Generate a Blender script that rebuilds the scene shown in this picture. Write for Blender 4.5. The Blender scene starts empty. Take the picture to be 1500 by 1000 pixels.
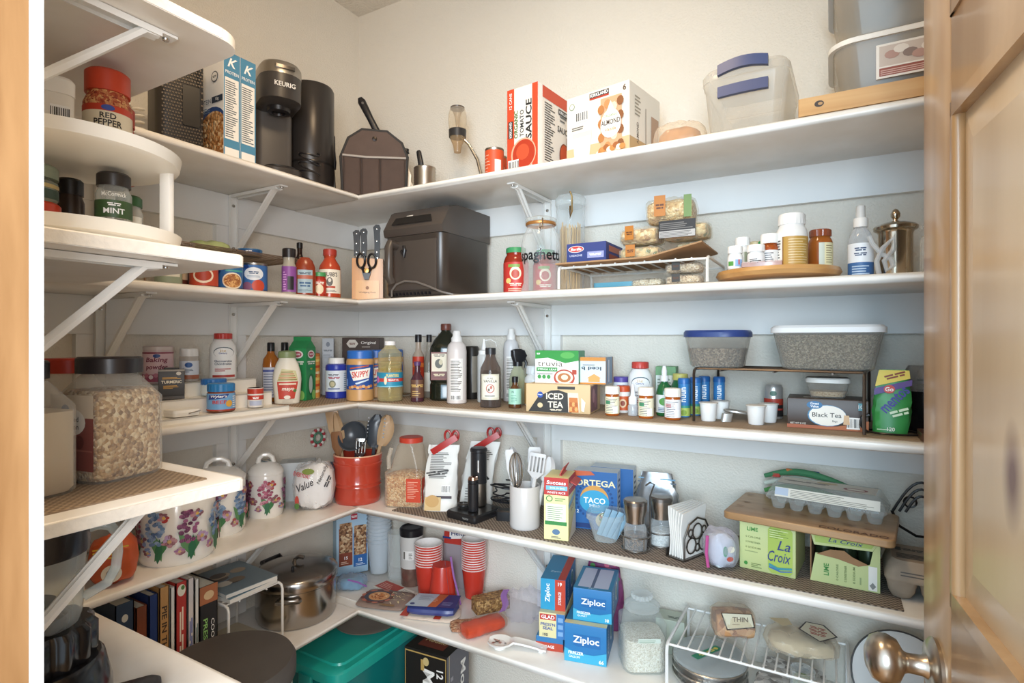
import bpy, bmesh, math, random
from mathutils import Vector, Matrix, noise
random.seed(11)
SC = bpy.context.scene
COL = SC.collection
PI = math.pi
R = math.radians

# ------------------------------------------------------------------ camera, light, exposure
cam = bpy.data.cameras.new('camera'); cam_o = bpy.data.objects.new('camera', cam); COL.objects.link(cam_o)
cam_o.location = (1.486, -1.486, 1.27); cam_o.rotation_euler = (R(90), 0, R(29.66))
cam.sensor_width = 36; cam.lens = 36 * 820 / 1500; cam.shift_y = -0.001; cam.clip_start = 0.02
SC.camera = cam_o
SC.view_settings.view_transform = 'Standard'; SC.view_settings.look = 'None'
SC.view_settings.exposure = 0.15; SC.view_settings.gamma = 1.0; SC.view_settings.use_curve_mapping = False
SC.cycles.transparent_max_bounces = 24
SC.cycles.diffuse_bounces = 5
world = bpy.data.worlds.new('daylight'); SC.world = world; world.use_nodes = True
world.node_tree.nodes['Background'].inputs[0].default_value = (0.72, 0.86, 1.0, 1)
world.node_tree.nodes['Background'].inputs[1].default_value = 1.6

def area(name, loc, target, size, energy, col, size_y=None):
    l = bpy.data.lights.new(name, 'AREA'); l.energy = energy; l.color = col; l.size = size
    if size_y: l.shape = 'RECTANGLE'; l.size_y = size_y
    o = bpy.data.objects.new(name, l); COL.objects.link(o); o.location = loc
    o.rotation_euler = (Vector(target) - Vector(loc)).to_track_quat('-Z', 'Y').to_euler()
    return o
# daylight from the windows of the room behind the doorway
area('room_window_daylight', (1.75, -3.2, 1.6), (0.8, 0, 1.0), 1.5, 62, (0.50, 0.78, 1.0), 1.5)
# unseen fill light added behind the camera to brighten the dark left wall
area('left_wall_fill', (1.95, -2.25, 1.45), (0.1, -0.6, 1.0), 0.9, 36, (0.96, 0.95, 0.95), 0.9)

# ------------------------------------------------------------------ materials
def lin(h):
    h = h.lstrip('#'); h = h if len(h) == 6 else ''.join(q*2 for q in h); c = [int(h[i:i+2], 16) / 255 for i in (0, 2, 4)]
    return tuple(x / 12.92 if x <= .04045 else ((x + .055) / 1.055) ** 2.4 for x in c) + (1,)
_M = {}
def newmat(name):
    m = bpy.data.materials.new(name); m.use_nodes = True
    nt = m.node_tree; p = nt.nodes['Principled BSDF']
    return m, nt, p, nt.nodes.new, nt.links.new
def mat(col, rough=.5, metal=0., var=0., scale=60., bump=0., spec=.5, coat=0.):
    k = (col, rough, metal, var, scale, bump, spec, coat)
    if k in _M: return _M[k]
    m, nt, p, N, L = newmat('m_' + col)
    p.inputs['Base Color'].default_value = lin(col); p.inputs['Roughness'].default_value = rough
    p.inputs['Metallic'].default_value = metal; p.inputs['Specular IOR Level'].default_value = spec
    p.inputs['Coat Weight'].default_value = coat
    if var or bump:
        tc = N('ShaderNodeTexCoord'); n = N('ShaderNodeTexNoise'); n.inputs['Scale'].default_value = scale; n.inputs['Detail'].default_value = 4
        L(tc.outputs['Object'], n.inputs['Vector'])
        if var:
            mx = N('ShaderNodeMix'); mx.data_type = 'RGBA'; c = lin(col)
            mx.inputs[6].default_value = tuple(max(0, x * (1 - var)) for x in c[:3]) + (1,)
            mx.inputs[7].default_value = tuple(min(1, x * (1 + var)) for x in c[:3]) + (1,)
            L(n.outputs['Fac'], mx.inputs[0]); L(mx.outputs[2], p.inputs['Base Color'])
        if bump:
            b = N('ShaderNodeBump'); b.inputs['Strength'].default_value = bump; b.inputs['Distance'].default_value = .004
            L(n.outputs['Fac'], b.inputs['Height']); L(b.outputs['Normal'], p.inputs['Normal'])
    _M[k] = m; return m
def clear(col='#ffffff', opac=.12, rough=.08, edge=.5):
    """thin clear plastic or glass: see-through skin with a glossy, denser rim"""
    k = ('clear', col, opac, rough, edge)
    if k in _M: return _M[k]
    m, nt, p, N, L = newmat('clear_' + col)
    p.inputs['Base Color'].default_value = lin(col); p.inputs['Roughness'].default_value = rough
    p.inputs['Specular IOR Level'].default_value = .8
    t = N('ShaderNodeBsdfTransparent'); t.inputs[0].default_value = tuple(.25 * 1 + .75 * x for x in lin(col)[:3]) + (1,)
    lw = N('ShaderNodeLayerWeight'); lw.inputs[0].default_value = .35
    mr = N('ShaderNodeMapRange'); mr.inputs[3].default_value = opac; mr.inputs[4].default_value = edge
    mx = N('ShaderNodeMixShader'); L(lw.outputs['Facing'], mr.inputs[0]); L(mr.outputs[0], mx.inputs[0])
    L(t.outputs[0], mx.inputs[1]); L(p.outputs[0], mx.inputs[2]); L(mx.outputs[0], nt.nodes['Material Output'].inputs[0])
    _M[k] = m; return m
def grains(c1, c2, c3, scale=220, bump=.6, rough=.6):
    """loose grains, flakes or kernels"""
    k = ('gr', c1, c2, c3, scale, bump)
    if k in _M: return _M[k]
    m, nt, p, N, L = newmat('grains'); tc = N('ShaderNodeTexCoord'); v = N('ShaderNodeTexVoronoi'); v.inputs['Scale'].default_value = scale
    L(tc.outputs['Object'], v.inputs['Vector'])
    sx = N('ShaderNodeSeparateXYZ'); L(v.outputs['Color'], sx.inputs[0])
    cr = N('ShaderNodeValToRGB'); e = cr.color_ramp.elements; e[0].color = lin(c1); e[1].color = lin(c3); x = e.new(.5); x.color = lin(c2)
    L(sx.outputs[0], cr.inputs[0]); L(cr.outputs[0], p.inputs['Base Color']); p.inputs['Roughness'].default_value = rough
    b = N('ShaderNodeBump'); b.inputs['Strength'].default_value = bump; b.inputs['Distance'].default_value = .004; b.invert = True
    L(v.outputs['Distance'], b.inputs['Height']); L(b.outputs['Normal'], p.inputs['Normal'])
    _M[k] = m; return m
def wood(c1, c2, scale=14, stretch=(1, 1, .07), rough=.35, knots=False, coat=.3):
    k = ('wood', c1, c2, scale, stretch, rough, knots)
    if k in _M: return _M[k]
    m, nt, p, N, L = newmat('wood'); tc = N('ShaderNodeTexCoord'); mp = N('ShaderNodeMapping'); mp.inputs['Scale'].default_value = stretch
    L(tc.outputs['Object'], mp.inputs[0])
    n = N('ShaderNodeTexNoise'); n.inputs['Scale'].default_value = scale; n.inputs['Detail'].default_value = 6; n.inputs['Distortion'].default_value = 1.2
    L(mp.outputs[0], n.inputs['Vector'])
    cr = N('ShaderNodeValToRGB'); e = cr.color_ramp.elements; e[0].position = .3; e[1].position = .72; e[0].color = lin(c2); e[1].color = lin(c1)
    L(n.outputs['Fac'], cr.inputs[0]); last = cr.outputs[0]
    if knots:
        v = N('ShaderNodeTexVoronoi'); v.inputs['Scale'].default_value = 5.5
        mp2 = N('ShaderNodeMapping'); mp2.inputs['Scale'].default_value = (1, 1, .45); L(tc.outputs['Object'], mp2.inputs[0]); L(mp2.outputs[0], v.inputs['Vector'])
        kr = N('ShaderNodeValToRGB'); kr.color_ramp.elements[0].position = .03; kr.color_ramp.elements[1].position = .13
        L(v.outputs['Distance'], kr.inputs[0]); mx = N('ShaderNodeMix'); mx.data_type = 'RGBA'; mx.inputs[6].default_value = lin('#6b3a1c')
        L(kr.outputs[0], mx.inputs[0]); L(last, mx.inputs[7]); last = mx.outputs[2]
    L(last, p.inputs['Base Color']); p.inputs['Roughness'].default_value = rough; p.inputs['Coat Weight'].default_value = coat
    p.inputs['Coat Roughness'].default_value = .15
    _M[k] = m; return m
def paint_wall(col, s=190., strength=.32):
    k = ('pw', col, s)
    if k in _M: return _M[k]
    m, nt, p, N, L = newmat('textured_paint'); tc = N('ShaderNodeTexCoord'); n = N('ShaderNodeTexNoise'); n.inputs['Scale'].default_value = s; n.inputs['Detail'].default_value = 3
    L(tc.outputs['Object'], n.inputs['Vector']); cr = N('ShaderNodeValToRGB'); cr.color_ramp.elements[0].position = .42; cr.color_ramp.elements[1].position = .62
    L(n.outputs['Fac'], cr.inputs[0]); b = N('ShaderNodeBump'); b.inputs['Strength'].default_value = strength; b.inputs['Distance'].default_value = .003
    L(cr.outputs[0], b.inputs['Height']); L(b.outputs['Normal'], p.inputs['Normal'])
    p.inputs['Base Color'].default_value = lin(col); p.inputs['Roughness'].default_value = .6
    _M[k] = m; return m
def woven(c1, c2, s=.0105):
    """non-slip mesh liner"""
    k = ('wv', c1, c2, s)
    if k in _M: return _M[k]
    m, nt, p, N, L = newmat('mesh_liner'); tc = N('ShaderNodeTexCoord'); sp = N('ShaderNodeSeparateXYZ'); L(tc.outputs['Object'], sp.inputs[0])
    outs = []
    for i in (0, 1):
        a = N('ShaderNodeMath'); a.operation = 'MULTIPLY'; a.inputs[1].default_value = 2 * PI / s; L(sp.outputs[i], a.inputs[0])
        q = N('ShaderNodeMath'); q.operation = 'SINE'; L(a.outputs[0], q.inputs[0]); outs.append(q)
    mu = N('ShaderNodeMath'); mu.operation = 'MULTIPLY'; L(outs[0].outputs[0], mu.inputs[0]); L(outs[1].outputs[0], mu.inputs[1])
    mr = N('ShaderNodeMapRange'); mr.inputs[1].default_value = -.6; mr.inputs[2].default_value = .6; L(mu.outputs[0], mr.inputs[0])
    mx = N('ShaderNodeMix'); mx.data_type = 'RGBA'; mx.inputs[6].default_value = lin(c1); mx.inputs[7].default_value = lin(c2)
    L(mr.outputs[0], mx.inputs[0]); L(mx.outputs[2], p.inputs['Base Color']); p.inputs['Roughness'].default_value = .8
    b = N('ShaderNodeBump'); b.inputs['Strength'].default_value = .5; b.inputs['Distance'].default_value = .002; L(mr.outputs[0], b.inputs['Height']); L(b.outputs[0], p.inputs['Normal'])
    _M[k] = m; return m
WHITE = mat('#f1eee8', .35, var=.02, scale=9); RAW = mat('#e9e2d6', .8, var=.10, scale=90, bump=.5)
BLACK = mat('#17161a', .35); DARK = mat('#2c2a2b', .4); STEEL = mat('#c9c6c2', .22, 1.); BRUSH = mat('#b9b2a8', .32, 1., var=.12, scale=25)
CHROME = mat('#dcdcdc', .1, 1.); GLASS = clear('#f8fafa', .08, .03, .62); PLAST = clear('#eef2f2', .16, .15, .5)

# ------------------------------------------------------------------ mesh building
# pieces that belong to a part rather than straight to the thing
SUB = {'lid_handle': 'silver_lid', 'spout': 'brew_head', 'lid_knob': 'lid', 'valve': 'lid', 'clasp': 'lid', 'rivet': 'handle', 'screw': 'leg', 'snap': 'front_panel', 'piping': 'front_panel', 'binding': 'front_panel', 'pocket': 'front_panel', 'clip_loop': 'bag_clip', 'release_button': 'basket_front', 'basket_handle': 'basket_front', 'control_panel': 'hood', 'badge': 'hood', 'wire_clasp': 'glass_lid', 'rubber_bulb': 'collar', 'tether': 'nozzle', 'socket': 'base', 'stopper_knob': 'stopper_dome', 'edge_strip': 'step', 'rim_band': 'dome_lid', 'inner_funnel': 'glass_bowl', 'pump': 'collar', 'trigger': 'spray_head', 'foil_lid': 'cup', 'gable_top': 'box_body'}
PRINT = ('printed_label', 'lettering', 'painted_flowers', 'engraving', 'painted_decoration', 'paper_slip', 'knot')
PARTS = {}
class G:
    def __init__(s): s.v = []; s.f = []; s.m = []; s.mats = []; s.T = None
    def mi(s, m):
        if m not in s.mats: s.mats.append(m)
        return s.mats.index(m)
    def add(s, vs, fs, m):
        o = len(s.v)
        s.v += [tuple(s.T @ Vector(p)) for p in vs] if s.T else [tuple(p) for p in vs]
        k = s.mi(m)
        for f in fs: s.f.append(tuple(i + o for i in f)); s.m.append(k)
        return s
    def box(s, x0, x1, y0, y1, z0, z1, m):
        return s.add([(x0,y0,z0),(x1,y0,z0),(x1,y1,z0),(x0,y1,z0),(x0,y0,z1),(x1,y0,z1),(x1,y1,z1),(x0,y1,z1)],
                     [(0,3,2,1),(4,5,6,7),(0,1,5,4),(1,2,6,5),(2,3,7,6),(3,0,4,7)], m)
    def cbox(s, c, d, m): return s.box(c[0]-d[0]/2, c[0]+d[0]/2, c[1]-d[1]/2, c[1]+d[1]/2, c[2]-d[2]/2, c[2]+d[2]/2, m)
    def loft(s, rings, m, cap0=True, cap1=True, closed=False):
        n = len(rings[0]); vs = [p for r in rings for p in r]; fs = []
        K = len(rings)
        for i in range(K if closed else K - 1):
            a = i * n; b = ((i + 1) % K) * n
            for j in range(n): k = (j + 1) % n; fs.append((a+j, a+k, b+k, b+j))
        if not closed:
            if cap0: fs.append(tuple(range(n))[::-1])
            if cap1: fs.append(tuple((K-1)*n + j for j in range(n)))
        return s.add(vs, fs, m)
    def lathe(s, prof, m, seg=28, c=(0, 0), sq=1., cap0=True, cap1=True):
        rings = []
        for r, z in prof:
            r = max(r, 1e-5); rings.append([(c[0] + r*math.cos(2*PI*j/seg), c[1] + sq*r*math.sin(2*PI*j/seg), z) for j in range(seg)])
        return s.loft(rings, m, cap0, cap1)
    def rr(s, secs, m, n=4, cap0=True, cap1=True, c=(0, 0)):
        """stack of rounded rectangles: (z, wx, wy, r[, dx, dy])"""
        rings = []
        for q in secs:
            z, wx, wy, r = q[:4]; dx, dy = (q[4], q[5]) if len(q) > 4 else (0, 0)
            r = min(r, wx/2*.999, wy/2*.999); ring = []
            for k, (sx, sy) in enumerate(((1, 1), (-1, 1), (-1, -1), (1, -1))):
                for j in range(n + 1):
                    a = PI/2 * (k + j/n); ring.append((c[0] + dx + sx*(wx/2 - r) + r*math.cos(a), c[1] + dy + sy*(wy/2 - r) + r*math.sin(a), z))
            rings.append(ring)
        return s.loft(rings, m, cap0, cap1)
    def tube(s, pts, r, m, seg=6, closed=False):
        P = [Vector(p) for p in pts]; n = len(P); rings = []; up = None
        for i in range(n):
            a = P[(i-1) % n] if closed or i > 0 else P[i]; b = P[(i+1) % n] if closed or i < n-1 else P[i]
            t = (b - a).normalized()
            if up is None:
                up = t.orthogonal().normalized()
            up = (up - t * up.dot(t)); up = up.normalized() if up.length > 1e-6 else t.orthogonal().normalized()
            q = t.cross(up); rad = r[i] if isinstance(r, (list, tuple)) else r
            rings.append([P[i] + (up*math.cos(2*PI*j/seg) + q*math.sin(2*PI*j/seg))*rad for j in range(seg)])
        return s.loft(rings, m, closed=closed)
    def prism(s, poly, y0, y1, m):
        """polygon in XZ pushed along Y"""
        n = len(poly); vs = [(x, y0, z) for x, z in poly] + [(x, y1, z) for x, z in poly]
        fs = [tuple(range(n)), tuple(range(n, 2*n))[::-1]] + [(i, i+n, (i+1) % n + n, (i+1) % n) for i in range(n)]
        return s.add(vs, fs, m)
    def slab(s, poly, z0, z1, m):
        n = len(poly); vs = [(x, y, z0) for x, y in poly] + [(x, y, z1) for x, y in poly]
        fs = [tuple(range(n))[::-1], tuple(range(n, 2*n))] + [(i, (i+1) % n, (i+1) % n + n, i+n) for i in range(n)]
        return s.add(vs, fs, m)
    def blob(s, L, W, H, m, seed=0, wob=.06, n=18, k=14, pinch=.25, base=True, pw=2.6, crumple=60.):
        """lumpy pillow along X, resting on z = 0"""
        rings = []
        for i in range(n + 1):
            t = i/n; x = (t - .5)*L; e = (1 - abs(2*t - 1)**pw); e = pinch + (1 - pinch)*e**.5 if 0 < t < 1 else .02
            ring = []
            for j in range(k):
                a = 2*PI*j/k; ca, sa = math.cos(a), math.sin(a)
                y = W/2*e*math.copysign(abs(ca)**.7, ca); z = H/2*e*math.copysign(abs(sa)**.7, sa)
                d = 1 + wob*noise.noise((x*crumple + seed*7.3, y*crumple, z*crumple))*2
                ring.append((x, y*d, max(z*d + H/2, 0.0) if base else z*d + H/2))
            rings.append(ring)
        return s.loft(rings, m)
    def build(s, name, parent=None, sharp=38, loc=None, rz=0., raw=False):
        root = parent
        if parent is not None:
            d = PARTS.setdefault(parent.name, {})
            if name in SUB and SUB[name] in d: parent = d[SUB[name]]
            elif name in PRINT and len(d) > 1: parent = next(iter(d.values()))
        me = bpy.data.meshes.new(name); me.from_pydata(s.v, [], s.f)
        for m in s.mats: me.materials.append(m)
        me.polygons.foreach_set('material_index', s.m)
        if not raw:
            bm = bmesh.new(); bm.from_mesh(me); bmesh.ops.recalc_face_normals(bm, faces=bm.faces[:]); bm.to_mesh(me); bm.free()
        me.polygons.foreach_set('use_smooth', [True]*len(me.polygons)); me.update()
        me.set_sharp_from_angle(angle=R(sharp))
        o = bpy.data.objects.new(name, me); COL.objects.link(o); o.parent = parent
        if loc is not None: o.location = loc
        if rz: o.rotation_euler = (0, 0, R(rz))
        if root is not None: PARTS[root.name].setdefault(name, o)
        return o

def arc(cx, cy, r, a0, a1, n=8): return [(cx + r*math.cos(R(a0 + (a1-a0)*i/n)), cy + r*math.sin(R(a0 + (a1-a0)*i/n))) for i in range(n + 1)]

# ------------------------------------------------------------------ tagging
def tag(o, label, cat, group=None):
    o['label'] = label; o['category'] = cat
    if group: o['group'] = group
    return o
def structure(o): o['kind'] = 'structure'; return o
def thing(name, label, cat, loc, rz=0., group=None):
    o = bpy.data.objects.new(name, None); COL.objects.link(o); o.location = loc; o.rotation_euler = (0, 0, R(rz)); o.empty_display_size = .02
    return tag(o, label, cat, group)
ORD = ('first', 'second', 'third', 'fourth', 'fifth', 'sixth', 'seventh', 'eighth', 'ninth', 'tenth', 'eleventh', 'twelfth', 'thirteenth')
def copy_tree(o, parent=None):
    c = o.copy(); COL.objects.link(c); c.parent = parent
    for ch in list(o.children): copy_tree(ch, c)
    return c

# ------------------------------------------------------------------ flat print on packaging
_TX = {}
def glyphs(t, bold=0., shear=0.):
    k = (t, bold, shear)
    if k not in _TX:
        c = bpy.data.curves.new('print', 'FONT'); c.body = t; c.resolution_u = 2; c.offset = min(bold, .022); c.shear = shear
        o = bpy.data.objects.new('print', c); me = bpy.data.meshes.new_from_object(o)
        vs = [(v.co.x, v.co.y) for v in me.vertices]; fs = [tuple(p.vertices) for p in me.polygons]
        bpy.data.objects.remove(o); bpy.data.curves.remove(c); bpy.data.meshes.remove(me)
        _TX[k] = (vs, fs)
    return _TX[k]
def face_front(w, d, h): return lambda u, v, o: (u, -d/2 - o, v)
def face_right(w, d, h): return lambda u, v, o: (w/2 + o, u, v)
def face_left(w, d, h): return lambda u, v, o: (-w/2 - o, -u, v)
def face_top(w, d, h): return lambda u, v, o: (u, v, h + o)
def face_cyl(r, sq=1.):
    def f(u, v, o):
        rr = r(v) if callable(r) else r; r0 = r(0) if callable(r) else r
        return ((rr + o)*math.sin(u/r0), -(rr + o)*math.cos(u/r0)*sq, v)
    f.round = True
    return f
class Art:
    def __init__(s, mp=None): s.g = G(); s.mp = mp; s.n = 0; s.clip = None
    def on(s, mp): s.mp = mp; s.n = 0; return s
    def off(s): s.n += 1; return .0004 + s.n*.00012
    def _m(s, col): return mat(col, .45) if isinstance(col, str) else col
    def poly(s, pts, col, strips=None):
        o = s.off()
        if s.clip: pts = [(min(max(x, s.clip[0]), s.clip[2]), min(max(y, s.clip[1]), s.clip[3])) for x, y in pts]
        us = [p[0] for p in pts]; u0, u1 = min(us), max(us)
        k = strips or 8
        if getattr(s.mp, 'round', 0): k = max(k, int((u1-u0)/.0024) + 1)
        xs = sorted(set([u0 + (u1-u0)*i/k for i in range(k+1)] + us)); vs = []; n = len(pts)
        for x in xs:
            lo, hi = 1e9, -1e9
            for i in range(n):
                (ax, ay), (bx, by) = pts[i], pts[(i+1) % n]
                if min(ax, bx) - 1e-9 <= x <= max(ax, bx) + 1e-9:
                    for y in ([ay, by] if abs(bx-ax) < 1e-9 else [ay + (by-ay)*(x-ax)/(bx-ax)]): lo = min(lo, y); hi = max(hi, y)
            vs += [s.mp(x, lo, o), s.mp(x, hi, o)]
        s.g.add(vs, [(2*i, 2*i+2, 2*i+3, 2*i+1) for i in range(len(xs)-1)], s._m(col)); return s
    def rect(s, u0, v0, u1, v1, col, strips=None): return s.poly([(u0, v0), (u1, v0), (u1, v1), (u0, v1)], col, strips or max(1, min(24, int(abs(u1-u0)/.004))))
    def ell(s, u, v, ru, rv, col, n=20): return s.poly([(u + ru*math.cos(2*PI*i/n), v + rv*math.sin(2*PI*i/n)) for i in range(n)], col, 1)
    def text(s, t, u, v, h, col, w=None, bold=.01, shear=0., rot=0.):
        if t[0] == '~':                                     # lettering too small to read in the photograph: word-like bars
            w = w or h*.62*int(t[1:]); c, sn = math.cos(R(rot)), math.sin(R(rot))
            for a0, a1, b0, b1 in ((-.5, -.08, .08, .40), (.0, .5, .08, .40), (-.42, .12, -.40, -.10), (.2, .44, -.40, -.10)):
                s.poly([(u + a*w*c - b*h*sn, v + a*w*sn + b*h*c) for a, b in ((a0, b0), (a1, b0), (a1, b1), (a0, b1))], col, 1); s.n -= 1
            s.n += 1; return s
        vs, fs = glyphs(t, bold, shear)
        if not vs: return s
        x0 = min(p[0] for p in vs); x1 = max(p[0] for p in vs); y0 = min(p[1] for p in vs); y1 = max(p[1] for p in vs)
        k = h/(y1-y0); kx = w/(x1-x0) if w else k; o = s.off(); c, sn = math.cos(R(rot)), math.sin(R(rot)); P = []
        for x, y in vs:
            a = (x - (x0+x1)/2)*kx; b = (y - (y0+y1)/2)*k; P.append((u + a*c - b*sn, v + a*sn + b*c))
        if getattr(s.mp, 'round', 0):                       # split wide triangles so the print follows the curve
            todo = [(f[0], f[i], f[i+1]) for f in fs for i in range(1, len(f)-1)]; fs = []
            while todo:
                t = todo.pop(); e = max(((abs(P[t[i]][0] - P[t[(i+1) % 3]][0]), i) for i in range(3)))
                if e[0] < .003: fs.append(t); continue
                i = e[1]; a, b, d = t[i], t[(i+1) % 3], t[(i+2) % 3]; P.append(((P[a][0]+P[b][0])/2, (P[a][1]+P[b][1])/2)); m = len(P)-1
                todo += [(a, m, d), (m, b, d)]
        s.g.add([s.mp(x, y, o) for x, y in P], fs, s._m(col)); return s
    def lines(s, u0, v0, u1, v1, n, col='#6d6a68', fill=.45):
        dv = (v1-v0)/n
        for i in range(n):
            e = u0 + (u1-u0)*random.uniform(.55, 1); s.rect(u0, v1 - (i+1)*dv, e, v1 - (i+1)*dv + dv*fill, col, 2)
            s.n -= 1
        s.n += 1; return s
    def bars(s, u0, v0, u1, v1):
        s.rect(u0, v0, u1, v1, '#f6f4f0', 2); n = 11; dw = (u1-u0)/n
        for i in range(n):
            a = u0 + i*dw + dw*.15; s.rect(a, v0 + (v1-v0)*.12, a + dw*random.choice((.3, .5, .7)), v1 - (v1-v0)*.12, '#1b1b1b', 1); s.n -= 1
        s.n += 1; return s
    def build(s, parent, name='printed_label'):
        return s.g.build(name, parent, raw=True)

# ------------------------------------------------------------------ generic packages
def pr(prof, w, h): return [(r*w/2, z*h) for r, z in prof]
def ridged(g, r, z0, z1, m, n=28, dep=.04):
    ring = lambda rr, z: [(rr*(1 - (dep if j % 2 else 0))*math.cos(PI*j/n), rr*(1 - (dep if j % 2 else 0))*math.sin(PI*j/n), z) for j in range(2*n)]
    return g.loft([ring(r, z0), ring(r, z1 - (z1-z0)*.12), ring(r*.93, z1)], m)
def carton(t, w, d, h, m, name='box_body', bev=.0015):
    g = G(); g.rr([(0, w-bev, d-bev, .001), (bev, w, d, .001), (h-bev, w, d, .001), (h, w-bev, d-bev, .001)], m, n=1); return g.build(name, t)

# ------------------------------------------------------------------ the pantry shell
XR, YF, ZC = 2.15, -1.275, 2.44          # right side wall, door wall, ceiling
OP0, OP1, OPH = .917, 1.668, 2.05        # doorway
SZ = {1: 1.6955, 2: 1.3904, 3: 1.0902, 4: .786, 5: .487}; TH = .017; SD = .29
WALLC = paint_wall('#e3dccf')
def box_struct(name, b, m): return structure(G().box(*b, m).build(name))
floor = box_struct('floor', (-.1, XR+.1, -3.2, .1, -.08, 0), wood('#b58a5c', '#8a6238', 9, (.15, 1, 1), .35))
box_struct('ceiling', (-.1, XR+.1, YF-.115, .1, ZC, ZC+.08), paint_wall('#ddd6ca', 110, .7))
box_struct('wall_back', (-.1, XR+.1, 0, .1, 0, ZC), WALLC)
box_struct('wall_left', (-.1, 0, YF, 0, 0, ZC), WALLC)
box_struct('wall_right', (XR, XR+.1, YF, 0, 0, ZC), WALLC)
g = G(); g.box(-.1, OP0-.012, YF-.115, YF, 0, ZC, WALLC); g.box(OP1+.012, XR+.1, YF-.115, YF, 0, ZC, WALLC); g.box(OP0-.012, OP1+.012, YF-.115, YF, OPH, ZC, WALLC)
structure(g.build('wall_front'))
PINE = wood('#cba980', '#a27c52', 10, (1, 1, .06), .3, knots=True)
# doorway lining: white drywall return at the pantry edge, pine jamb outside of it
box_struct('trim_1', (OP0-.012, OP0, YF-.009, YF+.001, 0, OPH), mat('#f4f2ee', .5))
JAMB = wood('#b98d60', '#7f5731', 16, (1, 1, .1), .35, knots=True)
g = G(); g.box(OP0-.012, OP0, YF-.125, YF-.009, 0, OPH, JAMB); g.box(OP0-.09, OP0-.004, YF-.135, YF-.115, 0, OPH+.08, JAMB)
structure(g.build('trim_2'))
# cleats: horizontal boards screwed to the walls under every shelf, plus uprights behind the brackets
CLEAT = mat('#e6e6e4', .45, var=.03, scale=7)
tn = 3
for s in (1, 2, 3, 4, 5):
    z1 = SZ[s] - TH - .0005
    box_struct('trim_%d' % tn, (.02, XR, -.018, 0, z1-.088, z1), CLEAT); tn += 1
    box_struct('trim_%d' % tn, (0, .018, YF, 0, z1-.088, z1), CLEAT); tn += 1
for s in (1, 2, 3, 4):
    z1 = SZ[s] - TH - .089; z0 = SZ[s+1] + .001
    box_struct('trim_%d' % tn, (.735, .81, -.017, 0, z0, z1), CLEAT); tn += 1
    for y in (-.505, -.835):
        box_struct('trim_%d' % tn, (0, .017, y-.045, y+.045, z0, z1), CLEAT); tn += 1

# ------------------------------------------------------------------ shelf boards
def board(name, label, poly, z0, z1, m_edge=None):
    """poly in XY; every edge softly rounded over"""
    n = len(poly); c = [sum(p[i] for p in poly)/n for i in (0, 1)]
    def ins(d): return [(x - math.copysign(d, x-c[0]), y - math.copysign(d, y-c[1])) for x, y in poly]
    e = .005; rings = []
    for z, d in ((z0, e*.6), (z0+e*.5, 0), (z1-e, 0), (z1-e*.3, e*.3), (z1, e)):
        rings.append([(x, y, z) for x, y in ins(d)])
    o = G().loft(rings, m_edge or SHELF).build(name, sharp=60)
    return tag(o, label, 'shelf', 'pantry shelf boards')
def shelfmat():
    m, nt, p, N, L = newmat('white_shelf'); tc = N('ShaderNodeTexCoord'); n = N('ShaderNodeTexNoise'); n.inputs['Scale'].default_value = 6; n.inputs['Detail'].default_value = 5
    L(tc.outputs['Object'], n.inputs[0]); cr = N('ShaderNodeValToRGB'); e = cr.color_ramp.elements
    e[0].position = .3; e[0].color = lin('#e4ddd2'); e[1].position = .6; e[1].color = lin('#f3f0ea'); L(n.outputs['Fac'], cr.inputs[0]); L(cr.outputs[0], p.inputs['Base Color'])
    p.inputs['Roughness'].default_value = .28
    return m
SHELF = shelfmat()
HOLD = {1: 'coffee maker and tall cereal boxes', 2: 'knife block and air fryer', 3: 'condiment bottles and tea boxes', 4: 'utensil crocks and taco box', 5: 'pressure cooker and bag boxes'}
for s in (1, 2, 3, 4, 5):
    z = SZ[s]
    board('wall_shelf', 'long white back wall shelf at the level of the ' + HOLD[s], [(.002, -SD), (XR-.002, -SD), (XR-.002, -.001), (.002, -.001)], z-TH-.002, z-.0005)
    yb = YF + (SD + .001 if s < 5 else .002)
    board('wall_shelf', 'white left wall shelf at the level of the ' + HOLD[s], [(.001, YF+.002), (SD, YF+.002), (SD, -SD-.001), (.001, -SD-.001)], z-TH, z)
FX, FY = .768, -.985
FZ = {1: SZ[1], 2: SZ[2], 3: SZ[3]-.013, 4: SZ[4]}
ROUGH = mat('#ebe4d8', .8, var=.12, scale=120, bump=.25)
for s in (1, 2, 3, 4):
    z = FZ[s]; q = .035 if s == 1 else .008
    poly = [(SD+.001, YF+.002), (FX, YF+.002)] + arc(FX-q, FY-q, q, 0, 90, 6) + [(SD+.001, FY)]
    lab = {1: 'short white shelf with rounded corner high beside the doorway', 2: 'short white shelf with rough sawn end carrying the tiered turntable',
           3: 'short white shelf with rough sawn end carrying the big grain jars', 4: 'short white shelf beside the doorway carrying the blender'}[s]
    n = len(poly); g = G()
    rings = [[(x, y, z-TH) for x, y in poly], [(x, y, z-.003) for x, y in poly], [(x - (.002 if x > .5 else 0), y - (.002 if y > -1.2 else 0), z) for x, y in poly]]
    g.loft(rings, SHELF)
    o = tag(g.build('end_shelf', sharp=60), lab, 'shelf', 'short shelves beside the doorway')
    G().box(FX-.0005, FX+.0012, YF+.003, FY-q-.001, z-TH+.001, z-.002, ROUGH).build('sawn_edge', o)
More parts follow.
